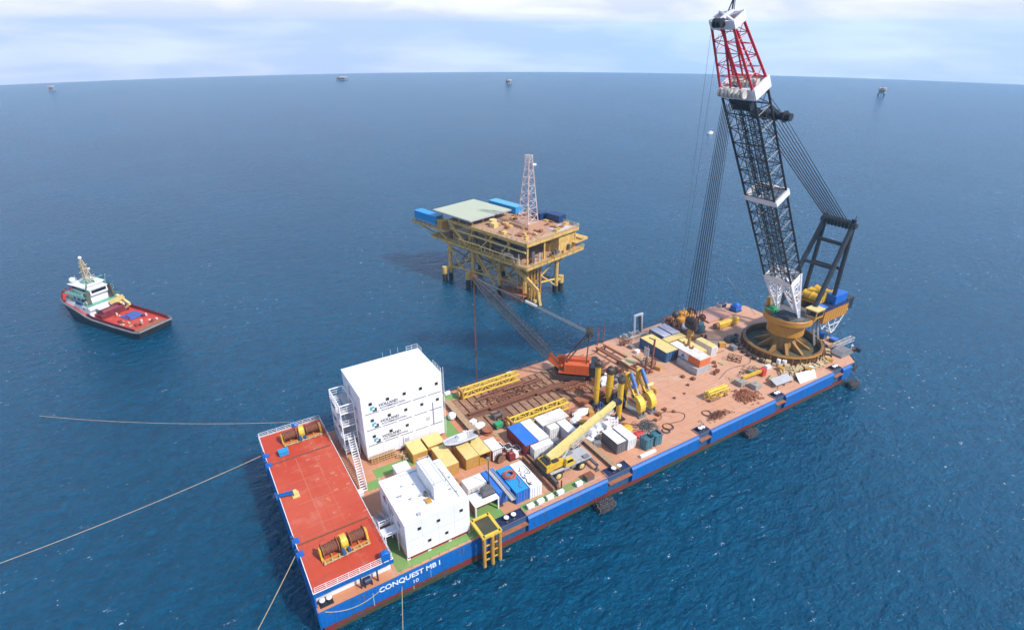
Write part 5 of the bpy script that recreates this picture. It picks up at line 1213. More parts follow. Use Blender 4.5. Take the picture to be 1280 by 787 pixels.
# ------------------------------------------------------------------ timber mats, rails and lattice frames
def mats_():
    proto = None
    for row, (ya, yb) in enumerate(((31.8, 37.4), (24.6, 29.4))):
        for i in range(19):
            x = 40.6 + i * 1.9
            if row == 1 and 47.5 < x < 49.0: continue
            L = yb - ya
            if proto is None:
                m = MB()
                for k in range(4): m.box(-.72 + k * .365, -.72 + k * .365 + .34, -L / 2, L / 2, 0, .26 + .02 * (k % 2))
                for y in (-L * .35, L * .35): m.box(-.75, .75, y, y + .12, .29, .33)
                proto = m.build('timber_mat', 'mat_wood', None)
                tag(proto, 'weathered brown timber mat laid crosswise on the deck', 'timber mat', 'timber mats under the crawler crane')
                o = proto
            else:
                o = proto.copy(); COL.objects.link(o)
            o.location = (x + random.uniform(-.06, .06), (ya + yb) / 2 + random.uniform(-.35, .35), D + .005); o.rotation_euler = (0, 0, R(random.uniform(-1.2, 1.2))); o.scale = (1, L / 5.6 * random.uniform(.95, 1.06), 1)
    proto = None
    for i, (x0, x1, y) in enumerate(((41, 60.5, 31.0), (46, 64, 30.3), (58, 80, 29.7), (62, 82, 29.0), (64, 83, 27.6))):
        m = MB()
        for zz in (.32, .62): m.box(x0, x1, y - .3, y + .3, D + zz, D + zz + .06)
        m.box(x0, x1, y - .04, y + .04, D + .38, D + .62)
        tag(m.build('steel_beam', 'rust', None, ((x0 + x1) / 2, y, D + .3)), ('rusty steel beam on the timber mats, longest towards the white block', 'rusty steel beam beside the first one on the mats', 'rusty steel beam running past the orange crawler crane', 'rusty steel beam between the crawler crane and the yellow piles', 'rusty steel beam ending beside the yellow piles')[i], 'steel beam', 'rusty beams across the timber mats')
    m = MB(); m.box(38.75, 39.1, 24.5, 38.4, D, D + .95); m.box(38.2, 39.6, 24.5, 38.4, D + .95, D + 1.05)
    for k in range(8): m.box(38.3, 39.5, 25 + k * 1.8, 25.15 + k * 1.8, D, D + .95)
    tag(m.build('bulkhead', 'timber_pale', None, (38.9, 31.4, D)), 'long low brown bulkhead where the timber mats begin', 'bulkhead')
    m = MB(); m.box(64, 74, 21.0, 23.6, D + .4, D + 1.0); m.box(64, 66, 21, 23.6, D, D + .4); m.box(72, 74, 21, 23.6, D, D + .4); m.box(66.5, 71.5, 21.6, 23.0, D + 1.0, D + 1.25)
    tag(m.build('steel_platform', 'rust_orange', None, (69, 22.3, D)), 'low rusty red steel platform behind the yellow piles', 'platform')
mats_()
def lattice_frame(x0, x1, y, label, n):
    t = thing('lattice_frame', label, 'lattice frame', ((x0 + x1) / 2, y, D), 'yellow lattice frames on the mats')
    z = D + .45
    m = MB(); A = [(x0, y - .9, z), (x0, y + .9, z), (x0, y + .9, z + 1.5), (x0, y - .9, z + 1.5)]; B = [(x1, p[1], p[2]) for p in A]
    for a, b in zip(A, B): m.tube(a, b, .2, n=8)
    k = n
    for i in range(k + 1):
        x = x0 + (x1 - x0) * i / k
        m.tube((x, y - .9, z), (x, y - .9, z + 1.5), .12, n=6); m.tube((x, y + .9, z), (x, y + .9, z + 1.5), .12, n=6); m.tube((x, y - .9, z + 1.5), (x, y + .9, z + 1.5), .12, n=6)
        if i < k:
            xn = x0 + (x1 - x0) * (i + 1) / k; s = i % 2
            m.tube((x, y - .9, z + 1.5 * s), (xn, y - .9, z + 1.5 * (1 - s)), .12, n=6); m.tube((x, y + .9, z + 1.5 * s), (xn, y + .9, z + 1.5 * (1 - s)), .12, n=6); m.tube((x, y - .9 + 1.8 * s, z + 1.5), (xn, y + .9 - 1.8 * s, z + 1.5), .12, n=6)
    m.build('truss', 'yellow_bright', t)
    m = MB(); m.box(x0 - .5, x0 - .1, y - 1.3, y + 1.3, z - .2, z + 1.9); m.tube((x0 - 1.0, y, z + .8), (x0 - .4, y, z + .8), .7, n=14); m.build('end_plate', 'ochre', t)
    m = MB()
    for x in (x0 + 1, (x0 + x1) / 2, x1 - 1): m.box(x - .25, x + .25, y - 1.2, y + 1.2, D + .02, z - .15)
    m.build('saddle', 'timber_pale', t)
lattice_frame(43.0, 58.0, 38.2, 'yellow lattice frame lying along the far deck edge', 8)
lattice_frame(46.8, 61.2, 22.6, 'yellow lattice frame lying behind the beige canopy', 8)

# ------------------------------------------------------------------ yellow piles and hydraulic grippers
def piles():
    for i, (x, y, zt, rr, lab) in enumerate(((67.7, 20.1, 16.2, .62, 'tall yellow pile standing next to the orange crawler crane'), (70.7, 19.3, 13.9, .8, 'shorter thick yellow pile in the middle of the three'), (68.4, 13.2, 15.6, .62, 'tall yellow pile beside the yellow grippers, standing near the white containers'))):
        t = thing('guide_pile', lab, 'pile', (x, y, D), 'upright yellow guide piles')
        m = MB(); m.tube((x, y, D + .3), (x, y, zt - 1.0), rr, n=18); m.tube((x, y, 9.5), (x, y, 9.75), rr + .06, n=18); m.build('column', 'yellow', t)
        m = MB(); m.tube((x, y, zt - 1.0), (x, y, zt - .5), rr + .25, n=12); m.ball((x, y, zt - .3), rr + .28, n=10, k=6, sq=(1, 1, .75), jit=.16); m.tube((x, y, zt - .2), (x, y, zt + .7), .2, n=8); m.build('hammer_head', 'block_dark', t)
        m = MB(); m.box(x - rr - .5, x + rr + .5, y - rr - .5, y + rr + .5, D, D + .3)
        for s in (-1, 1): m.prism([(x + s * rr, D + .3), (x + s * (rr + .5), D + .3), (x + s * rr, D + 1.5)], 'y', y - .08, y + .08)
        m.build('base_plate', 'dark_steel', t)
    for i, (x, lab) in enumerate(((73.2, 'yellow hydraulic gripper arm with blue cylinder, next to the yellow piles'), (76.4, 'yellow hydraulic gripper arm with blue cylinder, further from the yellow piles'))):
        t = thing('gripper_arm', lab, 'gripper', (x, 13, D), 'yellow hydraulic gripper arms')
        arc = []
        for k in range(9):
            a = R(-35 + k * 20); arc.append((13.2 - 2.3 * math.cos(a) - .2, D + 2.3 + 2.35 * math.sin(a)))
        inner = [(13.2 - .9 * math.cos(R(-35 + k * 20)) - .1, D + 2.4 + 1.2 * math.sin(R(-35 + k * 20))) for k in range(9)]
        m = MB(); pts = arc + inner[::-1]
        for q in range(8): m.prism([arc[q], arc[q + 1], inner[q + 1], inner[q]][::-1], 'x', x - .75, x - .45); m.prism([arc[q], arc[q + 1], inner[q + 1], inner[q]][::-1], 'x', x + .45, x + .75); m.prism([arc[q], arc[q + 1], (arc[q + 1][0] + .12, arc[q + 1][1]), (arc[q][0] + .12, arc[q][1])][::-1], 'x', x - .45, x + .45)
        m.build('jaw', 'yellow_bright', t)
        m = MB(); m.bar((x - .6, 13.2, D + 4.2), (x - .6, 16.6, D + 8.2), .3, .7); m.bar((x + .6, 13.2, D + 4.2), (x + .6, 16.6, D + 8.2), .3, .7); m.bar((x, 16.6, D), (x, 16.4, D + 8.0), .9, .5); m.ball((x, 16.5, D + 8.0), .85, sq=(1, .8, .8)); m.build('strut', 'yellow', t)
        m = MB(); m.tube((x, 12.7, D + 5.0), (x, 14.4, D + 7.6), .2, n=12); m.build('piston', 'light_grey', t)
        m = MB(); m.tube((x, 13.6, D + 6.3), (x, 15.6, D + 9.0), .42, n=14); m.build('cylinder', 'cyl_blue', t)
        m = MB(); m.box(x - 1.0, x + 1.0, 10.6, 11.0, D, D + .5); m.box(x - .9, x + .9, 11, 17.3, D, D + .25); m.build('base', 'grey_steel', t)
        for s in (-.5, .5): m = MB(); m.box(x + s - .12, x + s + .12, 10.7, 11.3, D + .5, D + 1.5); m.build('claw', 'grey_steel', t)
    t = thing('clamp_unit', 'worn yellow pipe clamp standing behind the gripper arms', 'clamp', (79.8, 15.4, D))
    m = MB(); m.torus((79.8, 15.4, D + 1.8), (.5, 1, 0), 1.2, .42, n=20, k=8); m.box(78.6, 81.0, 14.9, 15.9, D, D + .7); m.build('ring', 'ochre', t)
    m = MB(); m.tube((78.9, 16.2, D + 3.0), (80.9, 16.2, D + 3.2), .5, n=12); m.build('drum', 'yellow_pale', t)
    t = thing('sheave_rack', 'dark navy sheave rack standing between the yellow piles', 'rack', (70.8, 16.2, D))
    m = MB()
    for q in range(4): m.torus((69.8 + q * .7, 16.0 + (q % 2) * .5, D + 2.0 + .6 * (q % 2)), (1, .3, 0), 1.2, .26, n=20, k=6)
    m.build('sheave', 'hull_navy', t)
    m = MB(); m.box(69.2, 72.4, 15.4, 17.0, D, D + .4); m.bar((69.4, 16.2, D + .4), (69.4, 16.2, D + 4.6), .3); m.bar((72.2, 16.2, D + .4), (72.2, 16.2, D + 4.6), .3); m.bar((69.4, 16.2, D + 4.5), (72.2, 16.2, D + 4.5), .3); m.build('frame', 'dark_steel', t)
mat('cyl_blue', (0.06, 0.17, 0.42), 0.4, dirt=0.3, dcol=(0.2, 0.22, 0.25))
piles()

# ------------------------------------------------------------------ beams, planks, skids and frames on deck
def single(name, label, cat, m, mt, loc, group=None): return tag(m.build(name, mt, None, loc), label, cat, group)
m = MB(); m.box(56.6, 57.8, .5, 11.9, D + .55, D + .8); m.box(56.7, 56.9, .5, 11.9, D + .3, D + .55); m.box(57.5, 57.7, .5, 11.9, D + .3, D + .55)
for y in (1.5, 6, 10.5): m.box(56.4, 58, y, y + .3, D, D + .3)
single('gangway_plank', 'long grey brown gangway plank laid across the deck to the barge edge', 'plank', m, 'timber_pale', (57.2, 6, D))
m = MB()
for x in (43.3, 44.3): m.box(x, x + .4, 2.2, 12.8, D + .25, D + .95)
for y in (2.6, 6, 9.4, 12.2): m.box(43.2, 44.8, y, y + .35, D, D + .25)
single('skid_beam', 'pair of rusty brown skid beams between the white container and the yellow crane', 'skid beam', m, 'timber', (44, 7.5, D))
m = MB(); m.box(41.9, 42.3, .7, 1.1, D, D + 2.3); m.box(41.8, 42.4, .6, 1.2, D + 2.3, D + 2.4)
m = MB(); m.tube((45.0, 2.0, D), (45.0, 2.0, D + 2.2), .13, n=6); m.box(44.8, 45.2, 1.8, 2.2, D, D + .08)
single('bollard_post', 'dark steel post at the near end of the rusty skid beams', 'post', m, 'dark_steel', (45, 2, D))
def beam_frame():
    t = thing('beam_frame', 'rusty brown frame of long beams raised on short legs across the deck', 'beam frame', (84.8, 31, D))
    for x, sk in ((83.0, 1.2), (85.6, 1.6)):
        m = MB(); m.bar((x, 39.0, D + 1.1), (x + sk, 22.8, D + 1.1), .45, .5); m.build('beam', 'rust_orange', t)
    m = MB()
    for k in range(5): y = 23.2 + k * 3.8; xx = 84.2 - (y - 22.8) / 16.2 * 1.2; m.bar((xx, y, D + 1.0), (xx + 2.9, y, D + 1.0), .25, .3)
    m.build('cross_beam', 'rust', t)
    for x, y in ((83.1, 38.6), (85.7, 38.6), (84.1, 23.4), (87.1, 23.4), (83.6, 31), (86.4, 31)): m = MB(); m.box(x - .16, x + .16, y - .16, y + .16, D, D + .85); m.build('leg', 'rust', t)
    m = MB(); m.box(83.6, 86.6, 27.0, 30.2, D + 1.4, D + 1.6); m.build('top_plate', 'wood_sand', t)
    m = MB()
    for k in range(4): m.bar((83.4 + k * .9, 26.4, D), (84.2 + k * .9, 30.6, D + 1.3), .1)
    m.build('brace', 'timber_pale', t)
beam_frame()
for x, y, zt, lab in ((87.0, 24.6, 12.4, 'rusty post with a white notice board near the blue workshop'), (88.1, 23.7, 14.3, 'taller rusty post in front of the notice board post')):
    t = thing('deck_post', lab, 'post', (x, y, D)); m = MB(); m.box(x - .17, x + .17, y - .17, y + .17, D + .1, zt); m.build('post', 'rust', t); m = MB(); m.box(x - .5, x + .5, y - .5, y + .5, D, D + .1); m.build('foot', 'rust', t)
    if zt < 13: m = MB(); m.box(x - .32, x - .24, y - .8, y + .8, 9.4, 12.0); m.build('notice_board', 'cream_white', t)
    else: m = MB(); m.bar((x, y, zt - .2), (x - .3, y + 1.6, zt - .2), .2); m.build('arm', 'rust', t)
for x, y, zt, lab in ((85.3, 41.2, 10.2, 'shorter of two thin rusty poles with rungs at the deck edge'), (87.1, 41.1, 11.2, 'taller of two thin rusty poles with rungs at the deck edge')):
    t = thing('edge_pole', lab, 'pole', (x, y, D)); m = MB(); m.tube((x, y, D), (x, y, zt), .12, n=6); m.build('pole', 'rust', t); m = MB()
    for k in range(9): m.box(x - .4, x + .4, y - .05, y + .05, D + .5 + k * .58, D + .56 + k * .58)
    m.build('rung', 'rust', t)
def roller():
    t = thing('deck_gantry', 'small white gantry frame on a pipe roller at the far deck edge', 'gantry', (97.5, 40.2, D))
    m = MB()
    for y in (39.0, 41.0): m.box(93.0, 100.4, y - .2, y + .2, D + .3, D + .75)
    for x in (93.6, 96, 99.6): m.box(x - .2, x + .2, 38.8, 41.2, D, D + .3)
    m.build('base', 'cream_white', t)
    for x in (97.4, 100.0): m = MB(); m.bar((x, 40, D + .7), (x - .2, 40.4, D + 6.0), .38); m.build('leg', 'white_worn', t)
    m = MB(); m.bar((97.0, 40.4, D + 6.1), (100.1, 40.4, D + 6.1), .5, .5); m.build('cross_bar', 'white_worn', t)
    m = MB(); m.tube((94, 39.2, D + 1.1), (94, 40.8, D + 1.1), .4, n=12); m.tube((96, 39.2, D + 1.1), (96, 40.8, D + 1.1), .4, n=12); m.pieces('roller', 'light_grey', t)
    m = MB(); m.bar((99.4, 40.0, D + .9), (98.9, 40.3, D + 5.8), .9, .12); m.build('panel', 'frame_grey', t)
roller()
def pontoon_tank():
    t = thing('yellow_pontoon', 'long yellow steel pontoon box lying near the crane ring', 'pontoon', (124.4, 31, D))
    m = MB(); m.prism([(30.2, D + .3), (31.8, D + .3), (31.8, D + 1.5), (31.4, D + 1.9), (30.6, D + 1.9), (30.2, D + 1.5)], 'x', 120.6, 128.6); m.build('body', 'yellow', t)
    m = MB(); m.tube((119.4, 31, D + 1.0), (120.58, 31, D + 1.0), .85, n=14); m.build('end_cap', 'timber', t)
    m = MB()
    for x in (121.6, 124.6, 127.4): m.box(x, x + .4, 30, 32, D, D + .29)
    m.build('saddle', 'timber_pale', t)
    m = MB(); m.box(121, 131, 34.4, 40.6, D + .004, D + .5); single('deck_plate', 'raised pink deck plate at the far edge near the crane ring', 'deck plate', m, 'pink_plate', (126, 37.5, D))
    t = thing('yellow_basket', 'bright yellow welded spreader frame lying alone on the open deck', 'spreader frame', (93.4, 8.1, D))
    m = MB(); A = [(90.4, 7.4, D + .4), (90.4, 8.9, D + .4), (90.4, 8.9, D + 1.8), (90.4, 7.4, D + 1.8)]; B = [(96.8, p[1] - .3, p[2]) for p in A]; m.truss(A, B, 5, .17, .1, 0, x=False); m.build('frame', 'yellow_bright', t)
    m = MB(); m.tube((90.6, 8.15, D + 1.9), (96.6, 7.9, D + 1.9), .33, n=10); m.build('top_tube', 'yellow_bright', t)
    m = MB(); m.box(91, 92, 6.9, 7.5, D, D + .6); m.box(95, 96, 6.7, 7.4, D, D + .6); m.tube((90.2, 7.0, D + .5), (93.5, 6.8, D + .5), .3, n=8); m.build('pad', 'timber', t)
    t = thing('spreader_beam', 'yellow spreader beam resting on concrete blocks near the deck edge', 'beam', (106.5, 8.4, D))
    m = MB(); m.bar((103.2, 8.6, D + 1.5), (110.4, 8.2, D + 1.5), .55, .6); m.build('beam', 'yellow', t)
    m = MB(); m.box(109.6, 110.9, 7.6, 8.9, D + .2, D + 1.9); m.build('end_lug', 'red', t)
    m = MB(); m.box(109.8, 110.7, 7.7, 8.8, D, D + .2); m.build('foot', 'timber', t)
    for x, y, lab in ((102.4, 8.3, 'grey concrete block under the plain end of the yellow spreader beam'), (104.2, 5.6, 'grey concrete block in front of the yellow spreader beam')):
        t = thing('concrete_block', lab, 'block', (x, y, D)); m = MB(); m.prism([(x - 1.1, D), (x + 1.1, D), (x + 1.1, D + 1.1), (x + 1.0, D + 1.25), (x - 1.0, D + 1.25), (x - 1.1, D + 1.1)], 'y', y - 1.0, y + 1.0); m.build('body', 'concrete', t)
        m = MB(); m.torus((x, y, D + 1.3), (0, 1, 0), .25, .05, n=12, k=5); m.build('lifting_eye', 'rust', t)
    t = thing('sheet_panel', 'grey sheet metal panel propped on trestles near the deck edge', 'panel', (111, 3.6, D))
    m = MB(); m.hexa([(107.9, 2.6, D + .9), (113.8, 2.2, D + .9), (114.0, 4.4, D + 1.5), (108.2, 4.8, D + 1.5)], [(107.9, 2.55, D + .98), (113.8, 2.15, D + .98), (114.0, 4.35, D + 1.58), (108.2, 4.75, D + 1.58)]); m.build('sheet', 'light_grey', t)
    m = MB()
    for x in (108.6, 111, 113.4): m.bar((x, 2.6, D), (x, 2.6, D + .9), .15); m.bar((x, 4.3, D), (x, 4.3, D + 1.4), .15)
    m.build('trestle', 'rust', t)
    t = thing('white_ramp', 'large sloping white plate lying at the barge edge below the crane ring', 'plate', (118.5, 1.9, D))
    m = MB(); m.hexa([(114.8, 1.0, D + .02), (120.6, .5, D + .02), (123.4, 3.0, D + .3), (115.8, 3.2, D + 1.3)], [(114.8, 1.0, D + .14), (120.6, .5, D + .14), (123.4, 3.0, D + .42), (115.8, 3.2, D + 1.42)]); m.build('plate', 'white_worn', t)
    m = MB(); m.box(115.8, 122, 2.9, 3.1, D, D + .3); m.build('support', 'rust', t)
pontoon_tank()
for x, y, rz, lab in ((66.9, 2.9, 0, 'dull teal steel bin standing over the end of the white box beam'), (69.4, 2.9, 0, 'dull teal steel bin clear of the white box beam')):
    t = thing('steel_bin', lab, 'bin', (x, y, D), 'teal steel bins at the barge edge')
    m = MB(); corr(m, (x - .95, y - .9), (x + .95, y - .9), D + .2, D + 2.5); corr(m, (x + .95, y - .9), (x + .95, y + .9), D + .2, D + 2.5); corr(m, (x + .95, y + .9), (x - .95, y + .9), D + .2, D + 2.5); corr(m, (x - .95, y + .9), (x - .95, y - .9), D + .2, D + 2.5); m.box(x - .9, x + .9, y - .85, y + .85, D + .2, D + 2.1); m.build('body', 'teal', t)
    m = MB(); rails(m, [(x - 1, y - 1, D + 2.45), (x + 1, y - 1, D + 2.45), (x + 1, y + 1, D + 2.45), (x - 1, y + 1, D + 2.45), (x - 1, y - 1, D + 2.45)], h=.3, n=1, step=1, r=.07); m.build('rim', 'teal', t)
    m = MB(); m.box(x - .8, x - .5, y - .9, y + .9, D, D + .2); m.box(x + .5, x + .8, y - .9, y + .9, D, D + .2); m.build('skid', 'dark_steel', t)
m = MB(); m.bar((63.6, 1.0, D + .3), (67.6, .9, D + .3), .55, .5); single('white_beam', 'white box beam lying along the barge edge in front of the teal bins', 'beam', m, 'white_worn', (65.6, 1, D))

# ------------------------------------------------------------------ loose gear and clutter
def white_machines():
    for x, y, w, l, h, lab in ((59.4, 11.6, 1.5, 3.2, 2.2, 'white pump skid standing beside the grey wire mesh basket'), (61.6, 12.6, 1.6, 3.4, 2.2, 'longest white pump skid, under the tip of the yellow crane boom'), (63.6, 11.6, 1.3, 2.6, 1.9, 'smallest white pump skid, beside the white drilled panel')):
        t = thing('pump_skid', lab, 'pump skid', (x, y, D)); m = MB(); m.box(x - w / 2, x + w / 2, y - l / 2, y + l / 2, D + .2, D + h * .55); m.box(x - w / 2 + .1, x + w / 2 - .1, y - l / 2 + .4, y + l * .2, D + h * .55, D + h); m.tube((x, y + l * .2, D + h * .6), (x, y + l * .45, D + h * .6), .35, n=10); m.build('housing', 'white_paint', t)
        m = MB()
        for k in range(5): m.box(x - w / 2 - .012, x - w / 2 - .002, y - l / 2 + .25 + k * .55, y - l / 2 + .5 + k * .55, D + .5, D + .8)
        m.box(x - .3, x + .3, y - l / 2 - .012, y - l / 2 - .002, D + .5, D + .9); m.build('vent', 'dark_steel', t)
        m = MB(); m.box(x - w / 2, x + w / 2, y - l / 2, y + l / 2, D, D + .2); m.build('skid', 'frame_grey', t)
    t = thing('drilled_panel', 'white drilled panel standing upright beside the tall yellow pile', 'panel', (65.4, 11.6, D)); m = MB(); m.hexa([(64.5, 11.9, D), (66.6, 11.0, D), (66.6, 11.1, D), (64.5, 12.0, D)], [(64.5, 12.2, D + 2.4), (66.6, 11.3, D + 2.4), (66.6, 11.4, D + 2.4), (64.5, 12.3, D + 2.4)]); m.build('panel', 'white_paint', t)
    m = MB()
    for i in range(3):
        for j in range(3): u, v = .2 + .3 * i, .2 + .3 * j; m.tube((64.5 + 2.1 * u, 11.9 - .9 * u + .3 * v - .03, D + 2.4 * v), (64.5 + 2.1 * u, 11.9 - .9 * u + .3 * v + .012, D + 2.4 * v), .13, n=8)
    m.build('hole', 'dark_steel', t)
    m = MB(); m.bar((65.5, 11.9, D + 1.8), (65.7, 13.2, D), .1); m.build('prop', 'rust', t)
    for i, (x, y, s, lab) in enumerate(((62.4, 18.6, (2.4, 1.1, .7), 'bundle wrapped in white tarpaulin under the tip of the yellow boom'), (59.6, 16.9, (1.5, 1.0, .75), 'smaller white tarpaulin bundle beside the beige canopy'), (37.4, 32.1, (.9, .9, .9), 'round white bag on the deck beyond the tall white block'), (75.2, 26.2, (1.4, 1.0, .8), 'white tarpaulin heap behind the yellow piles'), (41.0, 26.0, (1.3, .9, .8), 'white covered machine at the edge of the timber mats'), (112, 35.4, (1.0, .9, 1.1), 'white covered buoy beside the pale grey containers'))):
        m = MB(); m.ball((x, y, D + s[2] * .9), 1.0, n=16, k=10, sq=s, jit=.09); single('covered_bundle', lab, 'bundle', m, 'white_paint', (x, y, D))
    t = thing('mesh_basket', 'grey wire mesh basket between the beige canopy and the white bundles', 'basket', (58.2, 14.6, D)); m = MB(); rails(m, [(57.3, 13, D + .1), (59.2, 13, D + .1), (59.2, 16.4, D + .1), (57.3, 16.4, D + .1), (57.3, 13, D + .1)], h=1.3, n=4, step=.4, r=.035); m.build('mesh', 'grey_steel', t); m = MB(); m.box(57.2, 59.3, 12.9, 16.5, D, D + .1); m.build('base', 'grey_steel', t)
    for i, (x, y, lab) in enumerate(((41.0, 17.8, 'white skip beside the small red container with white doors'), (42.4, 16.7, 'white skip in the middle of the row of three'), (43.5, 15.4, 'white skip beside the corner of the blue roofed dark red container'))):
        t = thing('skip', lab, 'skip', (x, y, D), 'white skips beside the red container'); m = MB(); m.hexa([(x - .5, y - .6, D + .1), (x + .5, y - .6, D + .1), (x + .5, y + .6, D + .1), (x - .5, y + .6, D + .1)], [(x - .75, y - .9, D + 1.1), (x + .75, y - .9, D + 1.1), (x + .75, y + .9, D + 1.1), (x - .75, y + .9, D + 1.1)]); m.build('body', 'white_worn', t)
        m = MB(); m.box(x - .6, x + .6, y - .75, y + .75, D + 1.1, D + 1.14); m.ball((x, y, D + 1.15), .4, jit=.2, n=8, k=5, sq=(1, 1.2, .5)); m.build('contents', 'block_dark', t); m = MB(); m.box(x - .4, x + .4, y - .6, y + .6, D, D + .1); m.build('foot', 'dark_steel', t)
    t = thing('welding_machine', 'dark red and black engine unit with a white cover beside the small red container', 'machine', (41.6, 14.4, D)); m = MB(); m.box(41.0, 42.3, 13.6, 15.2, D + .2, D + 1.1); m.tube((41.2, 14.4, D + 1.2), (42.2, 14.4, D + 1.2), .4, n=10); m.build('engine', 'cont_red', t); m = MB(); m.box(42.3, 43.0, 13.6, 15.0, D + .2, D + 1.3); m.build('cover', 'white_paint', t); m = MB(); m.box(40.9, 43.0, 13.5, 15.3, D, D + .2); m.build('skid', 'dark_steel', t)
    t = thing('cable_reel', 'black cable reel standing against the small red container', 'reel', (39.4, 14.6, D)); m = MB(); m.tube((39.4, 14.2, D + .9), (39.4, 15.0, D + .9), .7, n=16); m.build('cable', 'black_rubber', t)
    for y in (14.1, 15.0): m = MB(); m.tube((39.4, y, D + .9), (39.4, y + .08, D + .9), .9, n=18); m.build('flange', 'timber', t)
    t = thing('cable_reel', 'red cable reel at the corner of the timber mats', 'reel', (41.6, 23.8, D)); m = MB(); m.tube((41.6, 23.8, D + .35), (41.6, 23.8, D + .95), .8, n=16); m.build('cable', 'cont_red', t)
    for z in (D + .25, D + .95): m = MB(); m.tube((41.6, 23.8, z), (41.6, 23.8, z + .1), 1.15, n=18); m.build('flange', 'rust_orange', t)
    m = MB(); m.box(40.9, 42.3, 23.1, 24.5, D, D + .25); m.build('pallet', 'timber', t)
    t = thing('air_compressor', 'bright green compressor at the end of the yellow lattice frame', 'compressor', (44.6, 24.2, D)); m = MB(); m.box(43.7, 45.4, 23.5, 24.8, D + .35, D + 1.3); m.build('body', 'green_bright', t); m = MB(); m.tube((43.9, 23.6, D + .3), (43.9, 24.7, D + .3), .3, n=10); m.tube((45.1, 23.6, D + .3), (45.1, 24.7, D + .3), .3, n=10); m.build('wheel', 'black_rubber', t)
    t = thing('drum_winch', 'dark drum winch beside the green compressor', 'winch', (45.8, 27.0, D)); m = MB(); m.tube((45.0, 27, D + .9), (46.6, 27, D + .9), .75, n=14); m.build('drum', 'block_dark', t); m = MB(); m.box(44.8, 45.0, 26.2, 27.8, D, D + 1.5); m.box(46.6, 46.8, 26.2, 27.8, D, D + 1.5); m.pieces('frame', 'frame_grey', t)
    t = thing('tool_crate', 'dark brown crate at the near barge edge by the end of the green walkway', 'crate', (51.2, 1.7, D)); m = MB(); m.box(50.3, 52.0, 1.0, 2.3, D + .1, D + 1.0); m.build('body', 'frame_grey', t); m = MB(); m.box(50.25, 52.05, .95, 2.35, D + 1.0, D + 1.08); m.build('lid', 'rust', t); m = MB(); m.box(50.4, 50.6, 1, 2.3, D, D + .1); m.box(51.7, 51.9, 1, 2.3, D, D + .1); m.build('runner', 'timber', t)
    t = thing('teal_machine', 'teal winch machine among rust brown gear behind the yellow roofed containers', 'machine', (114.6, 32.6, D)); m = MB(); m.box(113.6, 115.8, 31.4, 33.8, D + .3, D + 2.0); m.tube((113.8, 32.6, D + 2.2), (115.6, 32.6, D + 2.2), .8, n=12); m.build('body', 'teal', t); m = MB(); m.box(113.2, 116.2, 31.2, 34, D, D + .3); m.build('base', 'rust', t)
    t = thing('dark_engine', 'dark grey engine block lying on the deck beside the crane ring', 'engine', (117.6, 24.4, D)); m = MB(); m.box(116.4, 118.9, 23.6, 25.2, D + .25, D + 1.2); m.ball((117.2, 24.4, D + 1.3), .6, n=10, k=6, jit=.12); m.ball((118.3, 24.2, D + 1.2), .55, n=10, k=6, jit=.12); m.build('block', 'frame_grey', t); m = MB(); m.box(116.3, 119, 23.5, 25.3, D, D + .25); m.build('skid', 'dark_steel', t)
    t = thing('gas_bottle_rack', 'ochre gas bottle rack along the foot of the tall white block', 'rack', (19.8, 27.0, D)); m = MB(); rails(m, [(17.4, 26.7, D), (22.4, 26.7, D)], h=1.5, n=3, step=.6, r=.06); rails(m, [(17.4, 27.5, D), (22.4, 27.5, D)], h=1.5, n=3, step=.6, r=.06); m.build('frame', 'ochre', t); m = MB()
    for k in range(12): m.tube((17.7 + k * .4, 27.1, D + .05), (17.7 + k * .4, 27.1, D + 1.35), .15, n=8)
    m.build('bottle', 'timber_pale', t)
    t = thing('lay_down_frame', 'pile of pale pipework and valves in front of the tall white block', 'pipework', (23.2, 25.8, D)); m = MB()
    for k in range(9): a = random.uniform(0, 6.3); x, y = random.uniform(22.6, 24.2), random.uniform(25, 26.8); m.tube((x, y, D + .2 + .1 * k), (x + 1.2 * math.cos(a), y + 1.2 * math.sin(a), D + .25 + .1 * k), .13, n=6)
    m.build('pipe', 'wood_sand', t)
white_machines()

def scatter(name, cat, label, group, maker, mt, spots):
    """one mesh, then copies for every counted repeat"""
    p = None
    for (x, y, z, rz, s) in spots:
        if p is None: p = tag(maker().build(name, mt, None), label, cat, group); o = p
        else: o = p.copy(); COL.objects.link(o)
        o.location = (x, y, z); o.rotation_euler = (0, 0, rz); o.scale = (s, s, s)
def drum_mesh():
    m = MB(); m.lathe([(.29, 0), (.31, .02), (.31, .3), (.325, .31), (.31, .32), (.31, .6), (.325, .61), (.31, .62), (.31, .9), (.29, .92)], n=14); return m
rnd = random.Random(11)
def spots(n, x0, x1, y0, y1, s0=.9, s1=1.1, z=D): return [(rnd.uniform(x0, x1), rnd.uniform(y0, y1), z, rnd.uniform(0, 6.3), rnd.uniform(s0, s1)) for _ in range(n)]
scatter('oil_drum', 'drum', 'blue oil drum standing among the gear behind the piles', 'blue oil drums', drum_mesh, 'cont_blue', [(77.6 + k * .75, 20.4 + (k % 2) * .5, D, k, 1.1) for k in range(4)])
scatter('oil_drum', 'drum', 'white topped drum beside the rim of the crane ring', 'white drums by the crane ring', drum_mesh, 'white_worn', [(118.0, 9.4, D, 0, 1.7), (118.9, 8.4, D, 1, 1.7), (119.6, 9.6, D, 2, 1.4)])
